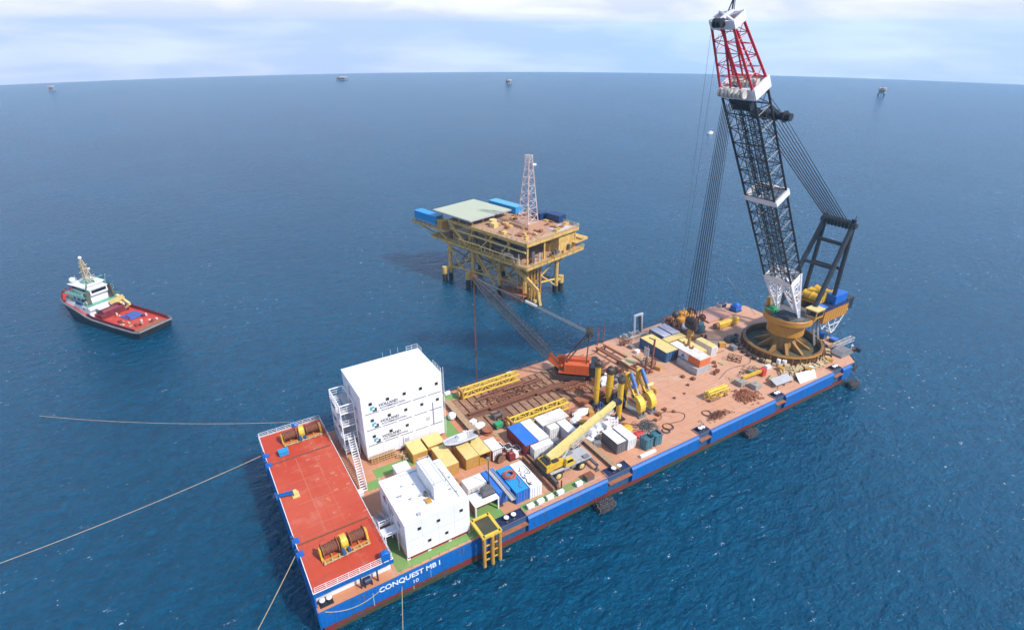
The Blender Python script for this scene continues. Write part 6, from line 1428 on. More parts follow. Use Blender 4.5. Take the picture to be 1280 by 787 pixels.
scatter('oil_drum', 'drum', 'rusty oil drum among the deck clutter', 'rusty oil drums', drum_mesh, 'rust', [(46.4, 25.4, D, 0, 1.1), (47.2, 25.6, D, 1, 1.1), (90.6, 37.8, D, 2, 1.1), (91.4, 37.4, D, 2, 1.1), (100.6, 14.6, D, 2, 1.2), (101.6, 14.9, D, 0, 1.2), (112.3, 29.4, D, 0, 1.2), (113.1, 28.7, D, 0, 1.2)])
def plank_mesh():
    m = MB(); m.box(-1.5, 1.5, -.16, .16, 0, .1); return m
scatter('timber_plank', 'plank', 'sandy timber plank in the untidy stack below the crane ring', 'timber planks below the crane ring', plank_mesh, 'wood_sand', [(rnd.uniform(110, 131), rnd.uniform(3.2, 6.2), D + rnd.uniform(0, .7), rnd.uniform(-.9, .9), rnd.uniform(.7, 1.2)) for _ in range(96)])
scatter('timber_plank', 'plank', 'orange brown timber plank lying by the yellow piles', 'timber planks by the yellow piles', plank_mesh, 'rust_orange', [(rnd.uniform(63, 70), rnd.uniform(9.4, 12.0) - 0, D + rnd.uniform(0, .3), rnd.uniform(-.9, .9), rnd.uniform(.6, 1.0)) for _ in range(14)])
def blk():
    m = MB(); m.prism([(-.45, 0), (.45, 0), (.5, .35), (.4, .6), (-.4, .6), (-.5, .3)], 'y', -.4, .4); return m
scatter('sleeper_block', 'block', 'pale block standing in the row along the crane ring', 'blocks around the crane ring', blk, 'wood_sand', [(126.94 + 11.3 * math.cos(a), 15 + 11.3 * math.sin(a), D, a, .9 + .3 * (k % 3)) for k, a in enumerate([R(185 + 7.5 * i) for i in range(19)])])
scatter('steel_block', 'block', 'dark steel block wedged against the crane ring', 'steel blocks around the crane ring', blk, 'block_dark', [(126.94 + 11.6 * math.cos(a), 15 + 11.6 * math.sin(a), D, a, 1.3) for a in [R(120 + 9 * i) for i in range(9)] + [R(300 + 9 * i) for i in range(5)]])
scatter('steel_offcut', 'offcut', 'rusty steel offcut lying on the open deck', 'rusty offcuts on the open deck', blk, 'rust', [(79.4, 10.2, D, .4, .9), (80.6, 8.6, D, 1.2, .7), (76.8, 9.6, D, .3, 1.1), (84.6, 12.4, D, 2, .6), (88, 12.5, D, 1, .5), (74.8, 8.4, D, 2.3, .8), (91.4, 14.6, D, .5, .7), (93, 17.8, D, 1.5, .9), (94.4, 15.8, D, 1.5, 1.0), (102.4, 15.2, D, 2, 1.0), (103.6, 17, D, .7, .9), (104.8, 18.4, D, .9, .9)])
def pipe_mesh():
    m = MB(); m.tube((-2.6, 0, .16), (2.6, 0, .16), .16, n=10); return m
scatter('steel_pipe', 'pipe', 'rust brown pipe length stacked along the timber mats', 'rust brown pipes on the mats', pipe_mesh, 'rust', [(rnd.uniform(46, 60), 34.0 + .36 * (k % 6), D + .34 + .3 * (k // 6), rnd.uniform(-.03, .03), 1) for k in range(18)] + [(rnd.uniform(74, 80), 31 + .4 * k, D + .34, rnd.uniform(-.05, .05), 1) for k in range(8)])
scatter('steel_pipe', 'pipe', 'orange pipe lying by the far deck edge near the beam frame', 'orange pipes near the beam frame', pipe_mesh, 'rust_orange', [(rnd.uniform(75, 80), 36 + .5 * k, D, rnd.uniform(-.05, .05), 1) for k in range(7)] + [(89.5, 26 + k * 1.3, D, R(90), .8) for k in range(4)])
def reel_mesh():
    m = MB(); m.tube((0, -.8, 1.3), (0, .8, 1.3), .8, n=14)
    for y in (-.9, .8): m.tube((0, y, 1.3), (0, y + .1, 1.3), 1.3, n=18)
    return m
scatter('rope_reel', 'reel', 'rusty wire rope reel in the heap at the far deck edge', 'rusty rope reels at the far edge', reel_mesh, 'rust', [(111.2, 40.4, D, .3, 1), (113.6, 39.4, D, 1.2, 1.1), (116.2, 40.6, D, .6, 1), (118.8, 39.8, D, 1.9, 1.15), (114.8, 36.6, D, .2, .9), (117.4, 36.4, D, 1.0, .9), (120.2, 36.6, D, 2, .8), (110.4, 37.6, D, 0.9, .9)])
def buoy_mesh():
    m = MB(); m.lathe([(.3, 0), (1.1, .4), (1.25, 1.0), (1.1, 1.7), (.4, 2.0), (.2, 2.4)], n=18); m.torus((0, 0, 2.5), (0, 1, 0), .25, .07, n=12, k=5); return m
scatter('mooring_buoy', 'buoy', 'ochre mooring buoy in the heap at the far deck edge', 'mooring buoys at the far edge', buoy_mesh, 'crane_orange', [(112.4, 42 - 2.2, D, 0, 1.1), (115.2, 39.2, D + 1.2, 0, 1.2), (117.6, 38.4, D, 0, 1.2), (116.8, 34.6, D, 0, .9), (119.4, 41, D, 0, .95), (113.0, 38.0, D + .6, 0, 1.1)])
def chain_heap(x0, x1, y0, y1, n, h, name, label, mt, r=.3, t=.08):
    m = MB(); cx, cy = (x0 + x1) / 2, (y0 + y1) / 2
    for i in range(n):
        x, y = random.gauss(cx, (x1 - x0) / 4.2), random.gauss(cy, (y1 - y0) / 4.2); d = math.hypot((x - cx) / (x1 - x0), (y - cy) / (y1 - y0))
        z = D + max(.08, h * (1 - 2.1 * d) * random.uniform(.5, 1)); m.torus((x, y, z), (random.gauss(0, 1), random.gauss(0, 1), random.gauss(0, 1)), r * random.uniform(.7, 1.3), t, n=8, k=4)
    o = single(name, label, 'chain', m, mt, (cx, cy, D)); o['kind'] = 'stuff'
chain_heap(96.5, 102.5, 2.0, 6.8, 260, .8, 'chain_debris', 'heap of rusty chain and rope on the deck below the concrete blocks', 'rust_orange')
chain_heap(84.8, 91, 1.6, 3.4, 70, .3, 'sling_debris', 'dark wire slings strewn along the barge edge', 'rust', .5, .06)
chain_heap(108, 116, 33.8, 42.0, 200, 1.5, 'rigging_debris', 'heap of rust brown rigging at the far deck edge', 'rust', .45, .12)
chain_heap(43, 62, 31.0, 34.6, 150, .35, 'rust_debris', 'rusty scrap and links strewn over the timber mats', 'rust', .5, .1)
chain_heap(62, 78, 24.5, 31.0, 120, .3, 'steel_debris', 'rust brown scrap strewn between the rusty beams', 'rust_orange', .5, .1)
chain_heap(69.5, 74, 5.6, 9.6, 60, .3, 'hose_debris', 'tangle of dark hoses in front of the gripper arms', 'frame_grey', .7, .06)
chain_heap(105, 113, 9.4, 12.6, 60, .3, 'scrap_debris', 'scattered brown scraps between the spreader beam and the crane ring', 'timber_pale', .3, .1)
for x, y, s, mt, lab in ((68.3, 6.5, (1.3, 1.0, .4), 'red', 'red folded tarpaulin on deck near the teal bins'), (67.2, 9.4, (1.6, 1.2, .35), 'yellow', 'yellow hose heap on deck behind the red tarpaulin'), (66.0, 10.2, (1.0, .9, .35), 'rust_orange', 'orange net heap beside the yellow hose heap')):
    m = MB(); m.ball((x, y, D + s[2] * .8), 1, n=18, k=9, sq=s, jit=.16); single('folded_tarpaulin', lab, 'tarpaulin', m, mt, (x, y, D))
for (x, y, rr) in ((86.4, 4.4, 1.1), (75.6, 5.4, 1.2), (74.2, 4.6, .9)):
    m = MB()
    for k in range(3): m.torus((x, y, D + .06 + .08 * k), (0, .03, 1), rr - .08 * k, .05, n=26, k=5)
    single('wire_sling', 'coil of wire sling lying flat on the open deck near the barge edge', 'sling', m, 'block_dark', (x, y, D), 'coiled slings on the open deck')
def hose(pts, r, mt, label, sub=5):
    P_ = [V(p) for p in pts]; out = []
    for i in range(len(P_) - 1):                      # Catmull-Rom
        p0, p1, p2, p3 = P_[max(0, i - 1)], P_[i], P_[i + 1], P_[min(len(P_) - 1, i + 2)]
        for k in range(sub):
            q = k / sub; out.append(.5 * ((2 * p1) + (p2 - p0) * q + (2 * p0 - 5 * p1 + 4 * p2 - p3) * q * q + (3 * p1 - p0 - 3 * p2 + p3) * q ** 3))
    out.append(P_[-1]); m = MB(); m.path(out, r, 6); single('deck_hose', label, 'hose', m, mt, tuple(P_[0]))
z_ = D + .07
hose([(50.5, 9.2, z_), (53, 10.8, z_), (55, 9.8, z_), (56.2, 10.5, z_), (58.6, 9.4, z_), (61, 10.2, z_)], .06, 'block_dark', 'black hose winding past the gangway plank')
hose([(72, 9.6, z_), (76, 8.2, z_), (78.4, 9.8, z_), (82, 7.2, z_), (80, 5.4, z_), (77, 6.0, z_)], .06, 'block_dark', 'black hose looping over the open deck in front of the grippers')
hose([(78, 19, z_), (81, 20.6, z_), (84, 19.8, z_), (88, 20.8, z_), (93, 19.4, z_)], .07, 'rope_tan', 'tan hose running across the deck towards the orange container')
hose([(100, 12.6, z_), (106, 14.4, z_), (112, 13.6, z_), (115, 15.4, z_)], .07, 'frame_grey', 'grey hose leading to the crane ring')
hose([(36.6, 24, z_), (38, 22, z_), (40.5, 21.6, z_), (42.6, 20.4, z_)], .06, 'hose_red', 'red hose on the deck beside the small red container')
hose([(112, 21.5, z_), (108.5, 22, z_), (109.5, 27, z_), (107.6, 29.2, z_)], .06, 'block_dark', 'black cable on the deck behind the workshop containers')
def pallet_mesh():
    m = MB()
    for y in (-.5, 0, .5): m.box(-.6, .6, y - .06, y + .06, 0, .1)
    for k in range(6): m.box(-.6 + k * .21, -.45 + k * .21, -.58, .58, .1, .14)
    return m
def crate_mesh():
    m = MB(); m.box(-.6, .6, -.45, .45, .08, .78)
    for x in (-.62, .52): m.box(x, x + .1, -.47, .47, .0, .8)
    m.box(-.63, .63, -.48, .48, .78, .84); return m
def bottle_mesh():
    m = MB(); m.tube((0, 0, 0), (0, 0, 1.3), .16, n=10); m.ball((0, 0, 1.3), .16, n=10, k=6); m.tube((0, 0, 1.4), (0, 0, 1.6), .05, n=6); return m
def frame_mesh():
    m = MB(); m.truss([(-1.2, -.5, .1), (-1.2, .5, .1), (-1.2, .5, 1.0), (-1.2, -.5, 1.0)], [(1.2, -.5, .1), (1.2, .5, .1), (1.2, .5, 1.0), (1.2, -.5, 1.0)], 3, .06, .04, x=False); return m
def pts(xy, s0=.9, s1=1.25): return [(x, y, D, rnd.uniform(0, 6.3), rnd.uniform(s0, s1)) for x, y in xy]
scatter('pallet', 'pallet', 'wooden pallet lying on the deck among the gear', 'wooden pallets on deck', pallet_mesh, 'wood_sand', pts([(39.6, 20.6), (43.0, 22.4), (58.4, 19.8), (76.8, 23), (90.4, 30.6), (91.5, 28.4), (106.6, 17.2), (110, 24.6), (111.2, 18.4), (112.6, 11.2), (102.6, 10.9), (88.6, 33.5)], 1.0, 1.5))
scatter('crate', 'crate', 'grey lidded crate standing on the deck among the gear', 'grey crates on deck', crate_mesh, 'grey_steel', pts([(47.0, 10.2), (50.6, 12.2), (51.6, 12.8), (58.6, 8.4), (66.4, 16.2), (77.6, 24.6), (79.2, 25.4), (88.9, 27.2), (92.0, 35.4), (110.6, 26.6), (112, 24.2), (114.6, 20.6), (108.6, 10.2)], 1.0, 1.6))
scatter('crate', 'crate', 'ochre lidded crate standing on the deck among the gear', 'ochre crates on deck', crate_mesh, 'ochre', pts([(60.4, 15.4), (65.4, 15.2), (64.2, 17.6), (74.2, 20.4), (78.6, 22.2), (90.4, 23.6), (110.2, 30.2), (113.4, 23.4), (116.2, 7.4), (121.6, 3.6), (130.4, 3.6)], 1.0, 1.5))
scatter('crate', 'crate', 'small white lidded crate standing on the deck among the gear', 'white crates on deck', crate_mesh, 'white_worn', pts([(55.6, 17.2), (58.2, 10.2), (66.2, 13.6), (73.6, 24.6), (77.4, 27.8), (91.6, 32.6), (109.8, 22.6), (114.2, 9.6), (123.4, 3.9), (40.4, 28.0), (37.2, 25.8)], .8, 1.3))
scatter('gas_bottle', 'gas bottle', 'upright gas bottle among the gear by the yellow piles', 'gas bottles by the yellow piles', bottle_mesh, 'work_blue', pts([(65.8 + .36 * k, 18.2 + .3 * (k % 2)) for k in range(8)], .95, 1.05))
scatter('pipe_rack', 'rack', 'small rusty pipe rack on the deck', 'rusty racks on deck', frame_mesh, 'rust', pts([(60.4, 19.6), (72.6, 26.4), (81.0, 28.0), (80.4, 24.4), (90.2, 26.6), (110.2, 16.6), (92.6, 38.2), (108.4, 38.8)], 1.0, 1.4))
# bow
def bow_gear():
    t = thing('bow_gangway', 'grey lattice walkway beam sticking out over the bow', 'gangway', (140.5, 6.1, D)); m = MB(); m.truss([(136.2, 5.6, D + 1.2), (136.2, 6.7, D + 1.2), (136.2, 6.7, D + 2.1), (136.2, 5.6, D + 2.1)], [(144.6, 5.6, D + 1.2), (144.6, 6.7, D + 1.2), (144.6, 6.7, D + 2.1), (144.6, 5.6, D + 2.1)], 7, .09, .06, 0, x=False); m.build('truss', 'light_grey', t); m = MB(); m.box(136.5, 137, 5.6, 6.7, D + .3, D + 1.15); m.build('support', 'grey_steel', t)
    t = thing('bow_roller', 'rusty bow roller with a white lamp at the near bow corner', 'bow roller', (139.2, 2.4, D)); m = MB(); m.box(137.2, 139.6, 3.6, 5.0, D + .02, D + .8); m.bar((139.4, 4.2, D + .5), (141.2, 2.4, D + .9), .6, .7); m.build('frame', 'rust', t); m = MB(); m.tube((140.6, 1.9, D + 1.0), (141.4, 2.7, D + 1.0), .55, n=14); m.build('roller', 'dark_steel', t); m = MB(); m.tube((139.6, 3.4, D + .8), (139.6, 3.4, D + 2.0), .08, n=6); m.ball((139.6, 3.4, D + 2.1), .32); m.build('lamp', 'white_paint', t)
    t = thing('anchor', 'dark anchor hung on the near bow corner at the waterline', 'anchor', (139.4, 1.6, 1.0)); m = MB(); m.tube((139.6, 2.1, 4.0), (139.0, .9, 1.2), .22, n=8); m.build('shank', 'block_dark', t); m = MB(); m.bar((138.0, .8, 1.8), (139.0, .7, 1.0), .5, .3); m.bar((140.2, 1.1, 1.9), (139.0, .7, 1.0), .5, .3); m.build('fluke', 'block_dark', t)
    t = thing('deck_winch', 'blue winch on the far part of the bow', 'winch', (141, 12.5, D + .35)); m = MB(); m.tube((140.2, 11.4, D + 1.2), (140.2, 13.2, D + 1.2), .8, n=14); m.build('drum', 'cont_blue', t); m = MB(); m.box(139.4, 141, 11.0, 11.3, D + .35, D + 1.7); m.box(139.4, 141, 13.3, 13.6, D + .35, D + 1.7); m.pieces('frame', 'work_blue', t)
    t = thing('bow_locker', 'dark locker at the edge of the bow platform', 'locker', (140.8, 9, D + .35)); m = MB(); m.box(140, 141.6, 8.2, 9.8, D + .4, D + 1.3); m.build('body', 'frame_grey', t); m = MB(); m.box(139.9, 141.7, 8.1, 9.9, D + 1.3, D + 1.4); m.build('lid', 'roof_blue', t)
    t = thing('blue_machine', 'blue covered machine at the far deck edge beside the crane ring', 'machine', (134.6, 36.4, D)); m = MB(); m.box(133.4, 135.8, 35.2, 37.4, D + .2, D + 1.8); m.ball((134.6, 36.3, D + 1.9), 1.0, n=12, k=6, jit=.1, sq=(1, 1, .7)); m.build('body', 'cont_blue', t); m = MB(); m.box(133.2, 136, 35, 37.6, D, D + .2); m.build('base', 'dark_steel', t)
    t = thing('far_winch', 'dark anchor winch at the far bow corner', 'winch', (132.6, 41, D)); m = MB(); m.tube((131.4, 39.8, D + 1.0), (133.4, 39.8, D + 1.0), .85, n=14); m.build('drum', 'hull_navy', t); m = MB(); m.box(131.1, 131.35, 38.9, 40.7, D + .004, D + 1.6); m.box(133.45, 133.7, 38.9, 40.7, D + .004, D + 1.6); m.pieces('frame', 'light_grey', t)
bow_gear()

# ------------------------------------------------------------------ floating fenders with tyre nets
def fender():
    t = thing('tyre_fender', 'floating fender in a net of old tyres alongside the middle of the barge', 'fender', (52.6, -1.6, 0), 'tyre net fenders along the barge side')
    m = MB(); m.lathe([(.3, -2.6), (1.1, -2.1), (1.25, -1.2), (1.25, 1.2), (1.1, 2.1), (.3, 2.6)], (52.6, -1.75, .35), axis='x', n=18); m.build('body', 'black_rubber', t)
    rr = random.Random(5)
    for i in range(7):
        for j in range(6):
            a = R(-20 + j * 44); x = 52.6 - 2.1 + i * .7 + .3 * (j % 2); r0 = 1.38 if abs(x - 52.6) < 1.6 else 1.15
            c = (x, -1.75 - r0 * math.cos(a), .35 + r0 * math.sin(a)); m = MB(); m.torus(c, (rr.uniform(-.4, .4), -math.cos(a), math.sin(a)), .33, .13, n=12, k=6); m.build('tyre', 'tyre_grey', t)
    m = MB()
    for x in (50.6, 54.6): m.tube((x, -1.4, 1.2), (x, .1, D), .05, n=5)
    m.build('chain', 'rust', t); return t
mat('tyre_grey', (0.05, 0.047, 0.05), 0.8, dirt=0.7, dcol=(0.20, 0.16, 0.16), scale=3)
fd = fender(); fd.scale = (.82, .82, .82)
dup(fd, (94.6, -1.6, 0), 0, 'floating fender in a net of old tyres alongside the bow half of the barge', scale=.75)
dup(fd, (133.6, -1.9, -.1), 0, 'floating fender in a net of old tyres at the bow', scale=.75)

# ------------------------------------------------------------------ mooring ropes
def rope(a, b, sag, label, r=.075, mt='rope_tan'):
    a, b = V(a), V(b); n = 24; pts = [a.lerp(b, i / n) - V((0, 0, sag * 4 * (i / n) * (1 - i / n))) for i in range(n + 1)]
    m = MB(); m.path(pts, r, 6); single('mooring_rope', label, 'rope', m, mt, tuple(a))
rope((6.9, 43.2, ZR + .6), (-42, 90.5, -.2), 1.2, 'pale mooring rope from the far winch corner into the sea', .055)
rope((-.6, 35.6, ZR + .6), (-66, 42.2, -.3), 1.5, 'long tan mooring rope running far out over the sea from the stern edge', .065)
rope((-.6, 8.7, ZR + .5), (-14.0, 2.0, -3.5), .4, 'short tan mooring rope dropping from the stern towards the near water', .07)
rope((12.6, -.15, 2.6), (9.4, -8.0, -.6), .1, 'thin rope hanging down the near hull side below the ship name', .05)
rope((.8, -.12, D - .2), (9.4, -.2, 4.2), 1.5, 'slack pale rope looped along the near stern corner of the hull', .06)

# ------------------------------------------------------------------ yellow jacket platform
def platform():
    th = R(14); O = V((89.0, 80.3, 0)); e1 = V((math.cos(th), math.sin(th), 0)); e2 = V((-math.sin(th), math.cos(th), 0))
    def P(a, b, z): return O + e1 * a + e2 * b + V((0, 0, z))
    def cbox(m, a0, a1, b0, b1, z0, z1, mi=0): return m.hexa([P(a0, b0, z0), P(a1, b0, z0), P(a1, b1, z0), P(a0, b1, z0)], [P(a0, b0, z1), P(a1, b0, z1), P(a1, b1, z1), P(a0, b1, z1)], mi)
    t = thing('jacket_platform', 'yellow offshore jacket platform with a pale helideck and lattice mast', 'platform', tuple(P(12, 20, 0)))
    legs = [(2.6, 4.5), (1.0, 15), (-1.0, 26), (-3.0, 36), (14.5, 1.2), (12.8, 12.5), (11.2, 23.5), (9.4, 34)]
    for a, b in legs:
        m = MB(); m.tube(P(a, b, 2.6), P(a, b, 13.3), .7, n=14, m=0); lg = m.build('leg', 'plat_yellow', t)
        m = MB(); m.tube(P(a, b, -2), P(a, b, 2.6), .8, n=14, m=0); m.build('splash_zone', 'leg_dark', lg)
    m = MB()
    for row in (legs[:4], legs[4:]):
        for (a0, b0), (a1, b1) in zip(row, row[1:]): m.tube(P(a0, b0, 5.0), P(a1, b1, 5.0), .34, n=8); q = ((a0 + a1) / 2, (b0 + b1) / 2); m.tube(P(a0, b0, 12.6), P(*q, 5.2), .28, n=8); m.tube(P(a1, b1, 12.6), P(*q, 5.2), .28, n=8)
    for (a0, b0), (a1, b1) in zip(legs[:4], legs[4:]): m.tube(P(a0, b0, 5), P(a1, b1, 5), .36, n=8); m.tube(P(a0, b0, 12.4), P(a1, b1, 2.4), .3, n=8); m.tube(P(a1, b1, 12.4), P(a0, b0, 2.4), .3, n=8)
    m.build('jacket_brace', 'plat_yellow', t)
    m = MB()
    for i in range(15):
        a, b = 1.8 + (i % 5) * 1.5, 2.4 + (i // 5) * 2.2; m.tube(P(a, b, -1), P(a, b, 13.3), .3, n=8)
    m.pieces('conductor', 'ochre', t)
    # boat landing and inclined front brace
    m = MB(); cbox(m, 1.0, 2.2, -1.3, -.5, 1.0, 2.0); m.bar(P(-1.0, 6.5, 13.2), P(2.6, -1.2, 4.8), 1.0, 1.2); m.bar(P(2.6, -1.2, 4.8), P(3.0, -2.0, -.5), .9, .9); m.bar(P(-1.4, 17, 13.2), P(1.5, 13.2, 3.2), .5, .6); m.bar(P(-1.6, 24, 13.2), P(-1.2, 15, 3.4), .45, .5); m.pieces('inclined_strut', 'plat_yellow', t)
    m = MB(); cbox(m, -.8, 3.2, 2.2, 12.5, 2.4, 2.7)
    for b in (2.4, 7, 12.3): m.bar(P(-.6, b, 2.6), P(-.6, b, 5.6), .25)
    m.bar(P(-.6, 2.3, 5.4), P(-.6, 12.4, 5.4), .3); m.bar(P(-.8, 2.3, 1.2), P(-.8, 12.4, 1.2), .45); m.build('boat_landing', 'rust_orange', t)
    for a, b, da in ((-3.0, 36, -2.8), (14.5, 1.2, 2.6), (-1.0, 26, -2.6)):
        m = MB(); m.tube(P(a + da, b, -1.5), P(a + da, b, 5.4), .9, n=12, m=1); m.tube(P(a + da * .4, b + 1.6, -1.5), P(a + da * .4, b + 1.6, 4.6), .6, n=12, m=1); cbox(m, a + min(0, da), a + max(0, da), b - .5, b + .5, 4.2, 5.0, 0); m.tube(P(a + da, b, 3.0), P(a + da, b, 5.5), .93, n=12, m=0); m.build('bumper', ['plat_yellow', 'leg_dark'], t)
    # decks
    def deck(name, a0, a1, b0, b1, z, mt, rim=1.0):
        m = MB(); cbox(m, a0 + .05, a1 - .05, b0 + .05, b1 - .05, z - .2, z); dk = m.build(name, mt, t)
        m = MB(); cbox(m, a0, a1, b0, b0 + .3, z - rim, z - .02); cbox(m, a0, a1, b1 - .3, b1, z - rim, z - .02); cbox(m, a0, a0 + .3, b0 + .3, b1 - .3, z - rim, z - .02); cbox(m, a1 - .3, a1, b0 + .3, b1 - .3, z - rim, z - .02)
        for k in range(int((b1 - b0) / 3)): cbox(m, a0 + .3, a1 - .3, b0 + 1.5 + 3 * k, b0 + 1.75 + 3 * k, z - rim * .8, z - .2)
        m.build('edge_girder', 'plat_yellow', dk); return dk
    low = deck('lower_deck', -2.6, 26, -1.2, 47, 14.1, 'plat_deck', .9)
    mid = deck('cantilever_deck', -3.4, 6, 38, 57, 17.9, 'plat_deck', .8)
    up = deck('upper_deck', -1.2, 24.4, .2, 38.5, 21.4, 'plat_deck', 1.1)
    m = MB()
    for k in range(13): m.bar(P(-2.75, -1 + 3.9 * k, 13.3), P(-2.75, -1 + 3.9 * k, 15.3), .12)
    for k in range(10): m.bar(P(-1.35, 1 + 3.9 * k, 20.2), P(-1.35, 1 + 3.9 * k, 22.5), .12)
    for k in range(8): m.bar(P(.5 + 3.3 * k, -1.35, 13.3), P(.5 + 3.3 * k, -1.35, 15.3), .12)
    for z in (14.7, 15.3): m.bar(P(-2.75, -1, z), P(-2.75, 46, z), .08); m.bar(P(0, -1.35, z), P(26, -1.35, z), .08)
    m.build('handrail', 'yellow_bright', t)
    m = MB(); A_, B_ = P(25.2, 2, 14.2), P(25.2, 14, 21.4); m.bar(A_, B_, .9, .25); rails(m, [A_, B_], h=1.0, r=.05, step=1.6); m.build('stairway', 'plat_yellow', t)
    rl = MB()
    for pts in ([(-1.2, 25), (-1.2, .2), (24.4, .2), (24.4, 38)],): rails(rl, [P(a, b, 21.4) for a, b in pts], r=.06, step=2.2, h=1.1)
    rails(rl, [P(-2.6, 38, 14.1), P(-2.6, -1.2, 14.1), P(26, -1.2, 14.1), P(26, 20, 14.1)], r=.06, step=2.2, h=1.1); rails(rl, [P(-3.4, 40, 17.9), P(-3.4, 57, 17.9), P(6, 57, 17.9)], r=.06, step=2.2, h=1.1)
    rl.build('guard_rail', 'yellow_pale', t)
    # columns and truss between decks
    m = MB()
    for a in (0, 8, 16, 23.6):
        for b in (1.2, 9.5, 18, 27, 37): m.bar(P(a, b, 14.1), P(a, b, 20.2), .5)
    for b0, b1 in ((36.5, 28), (50, 38.5)): m.bar(P(-1.8, b0, 20.5), P(-1.8, b1, 14.2), .7, .8)
    for b0, b1 in ((16, 22), (8, 12), (25.5, 27.5)): m.bar(P(-1.4, b0, 20.2), P(-2.2, b1, 14.4), .3, .35)
    m.bar(P(-3, 55, 17.2), P(1.5, 38, 11.5), .4); m.bar(P(4, 55, 17.2), P(14, 38, 11.5), .4); m.pieces('deck_truss', 'plat_yellow', t)
    m = MB(); rr = random.Random(2)
    for i in range(34):
        a, b = rr.uniform(.8, 22), rr.uniform(1.6, 36); s = rr.uniform(.5, 1.4)
        if i % 3: cbox(m, a, a + s * 1.6, b, b + s * 2, 14.12, 14.12 + rr.uniform(1.2, 3.6), i % 3)
        else: m.tube(P(a, b, 15.4), P(a + .3, b + 4 * s, 15.4), .5 * s, n=10, m=i % 4)
    for k in range(10): m.tube(P(-.6 + .3 * (k % 3), 2 + k * 3, 14.9 + .4 * (k % 4)), P(-.6 + .3 * (k % 3), 7 + k * 3, 14.9 + .4 * (k % 4)), .14, n=6, m=(k % 2) + 1)
    for i in range(44):
        a, b = (rr.uniform(-2.0, 1.0), rr.uniform(0, 38)) if i % 3 else (rr.uniform(0, 24), rr.uniform(-.8, .8)); s = rr.uniform(.3, .9); k = i % 4
        if i % 2: m.tube(P(a, b, 14.1), P(a, b, 14.1 + rr.uniform(1.0, 3.5)), .3 * s, n=8, m=k)
        else: cbox(m, a, a + s, b, b + s * 1.6, 14.11, 14.11 + rr.uniform(.6, 2.4), k)
    m.pieces('process_equipment', ['rust', 'plat_yellow', 'frame_grey', 'lilac_grey'], t)
    m = MB(); m.path([P(-1.6, 10.4, 14.5), P(-1.6, 9.8, 16.2), P(-1.6, 6.6, 16.4), P(-1.6, 5.6, 15.4), P(-1.6, 5.4, 14.3)], .34, 10); m.build('bent_pipe', 'mast_white', t)
    m = MB(); cbox(m, 15, 23, 1.0, 8, 14.12, 19.6); m.build('module_wall', 'plat_yellow', t)
    # name board strip: illegible dark letters, kept as small bars
    # helideck
    hz = 23.9; m = MB(); cbox(m, -2.4, 16.8, 25.4, 44.8, hz - .25, hz); hk = m.build('helideck', 'heli_green', t)
    m = MB(); cbox(m, -2.7, 17.1, 25.1, 25.4, hz - .5, hz - .05); cbox(m, -2.7, 17.1, 44.8, 45.1, hz - .5, hz - .05); cbox(m, -2.7, -2.4, 25.4, 44.8, hz - .5, hz - .05); cbox(m, 16.8, 17.1, 25.4, 44.8, hz - .5, hz - .05); m.build('helideck_rim', 'light_grey', hk)
    m = MB()
    for a in (0, 5, 10, 15):
        for b in (27, 34, 43): m.bar(P(a, b, 21.4 if b < 38 else 17.9), P(a, b, hz - .3), .35)
    m.pieces('helideck_post', 'plat_yellow', hk)
    # upper deck furniture
    m = MB(); cbox(m, 9.2, 18, 9.5, 18.6, 21.42, 22.4); cbox(m, 10, 17, 10, 18, 22.4, 22.7); m.build('mast_base', 'plat_deck', t)
    m = MB(); A = [P(11.2, 11.4, 22.7), P(16.0, 11.4, 22.7), P(16.0, 16.2, 22.7), P(11.2, 16.2, 22.7)]; B = [P(12.7, 12.9, 42.6), P(14.5, 12.9, 42.6), P(14.5, 14.7, 42.6), P(12.7, 14.7, 42.6)]
    m.truss(A, B, 8, .17, .075, 0, x=False); m.truss(B, [p + V((0, 0, 2.2)) for p in B], 1, .12, .08, 0); m.build('lattice_mast', 'mast_white', t)
    m = MB(); m.tube(P(14.6, 13.2, 41.6), P(15.8, 12.6, 41.6), .45, n=10); m.build('mast_lamp', 'white_paint', t)
    m = MB(); cbox(m, 15.5, 22.5, 1.6, 6.5, 21.42, 21.5); m.build('deck_hatch', 'lilac_grey', t)
    m = MB()
    for i in range(46): a, b = rr.uniform(.4, 22), rr.uniform(1, 24); cbox(m, a, a + rr.uniform(.5, 2), b, b + rr.uniform(.5, 2), 21.42, 21.42 + rr.uniform(.3, 1.0), i % 2)
    m.pieces('deck_machinery', ['rust_orange', 'plat_yellow'], t)
    m = MB()
    for i in range(12): a, b = rr.uniform(0, 8), rr.uniform(1, 20); m.tube(P(a, b, 21.6), P(a + rr.choice((0, rr.uniform(3, 9))), b + rr.uniform(0, 5), 21.6), .1, n=6)
    for k in range(5): m.tube(P(17 + k * .5, 8.5, 21.7), P(17 + k * .5, 20, 21.7), .12, n=6)
    m.pieces('deck_pipe', 'rust_orange', t)
    m = MB()
    for k in range(9): b = 1 + k * 4.6; m.bar(P(-2.4, b, 13.2), P(1.5, b + 1.0, 10.6), .22); m.bar(P(1.6, b, 12.9), P(14.6, b + 2, 12.9), .3)
    for k in range(7): m.bar(P(1.5 + 2 * k, 3.0, 11.6), P(1.5 + 2 * k, 36, 11.6), .18)
    m.build('underdeck_steel', 'plat_yellow', t)
    m = MB()
    for k in range(10): a, b = rr.uniform(2, 13), rr.uniform(5, 34); m.tube(P(a, b, 10.4), P(a + rr.uniform(-1, 1), b + rr.uniform(1, 4), 12.6), rr.uniform(.2, .7), n=8)
    m.pieces('underdeck_pipe', 'rust', t)
    m = MB()
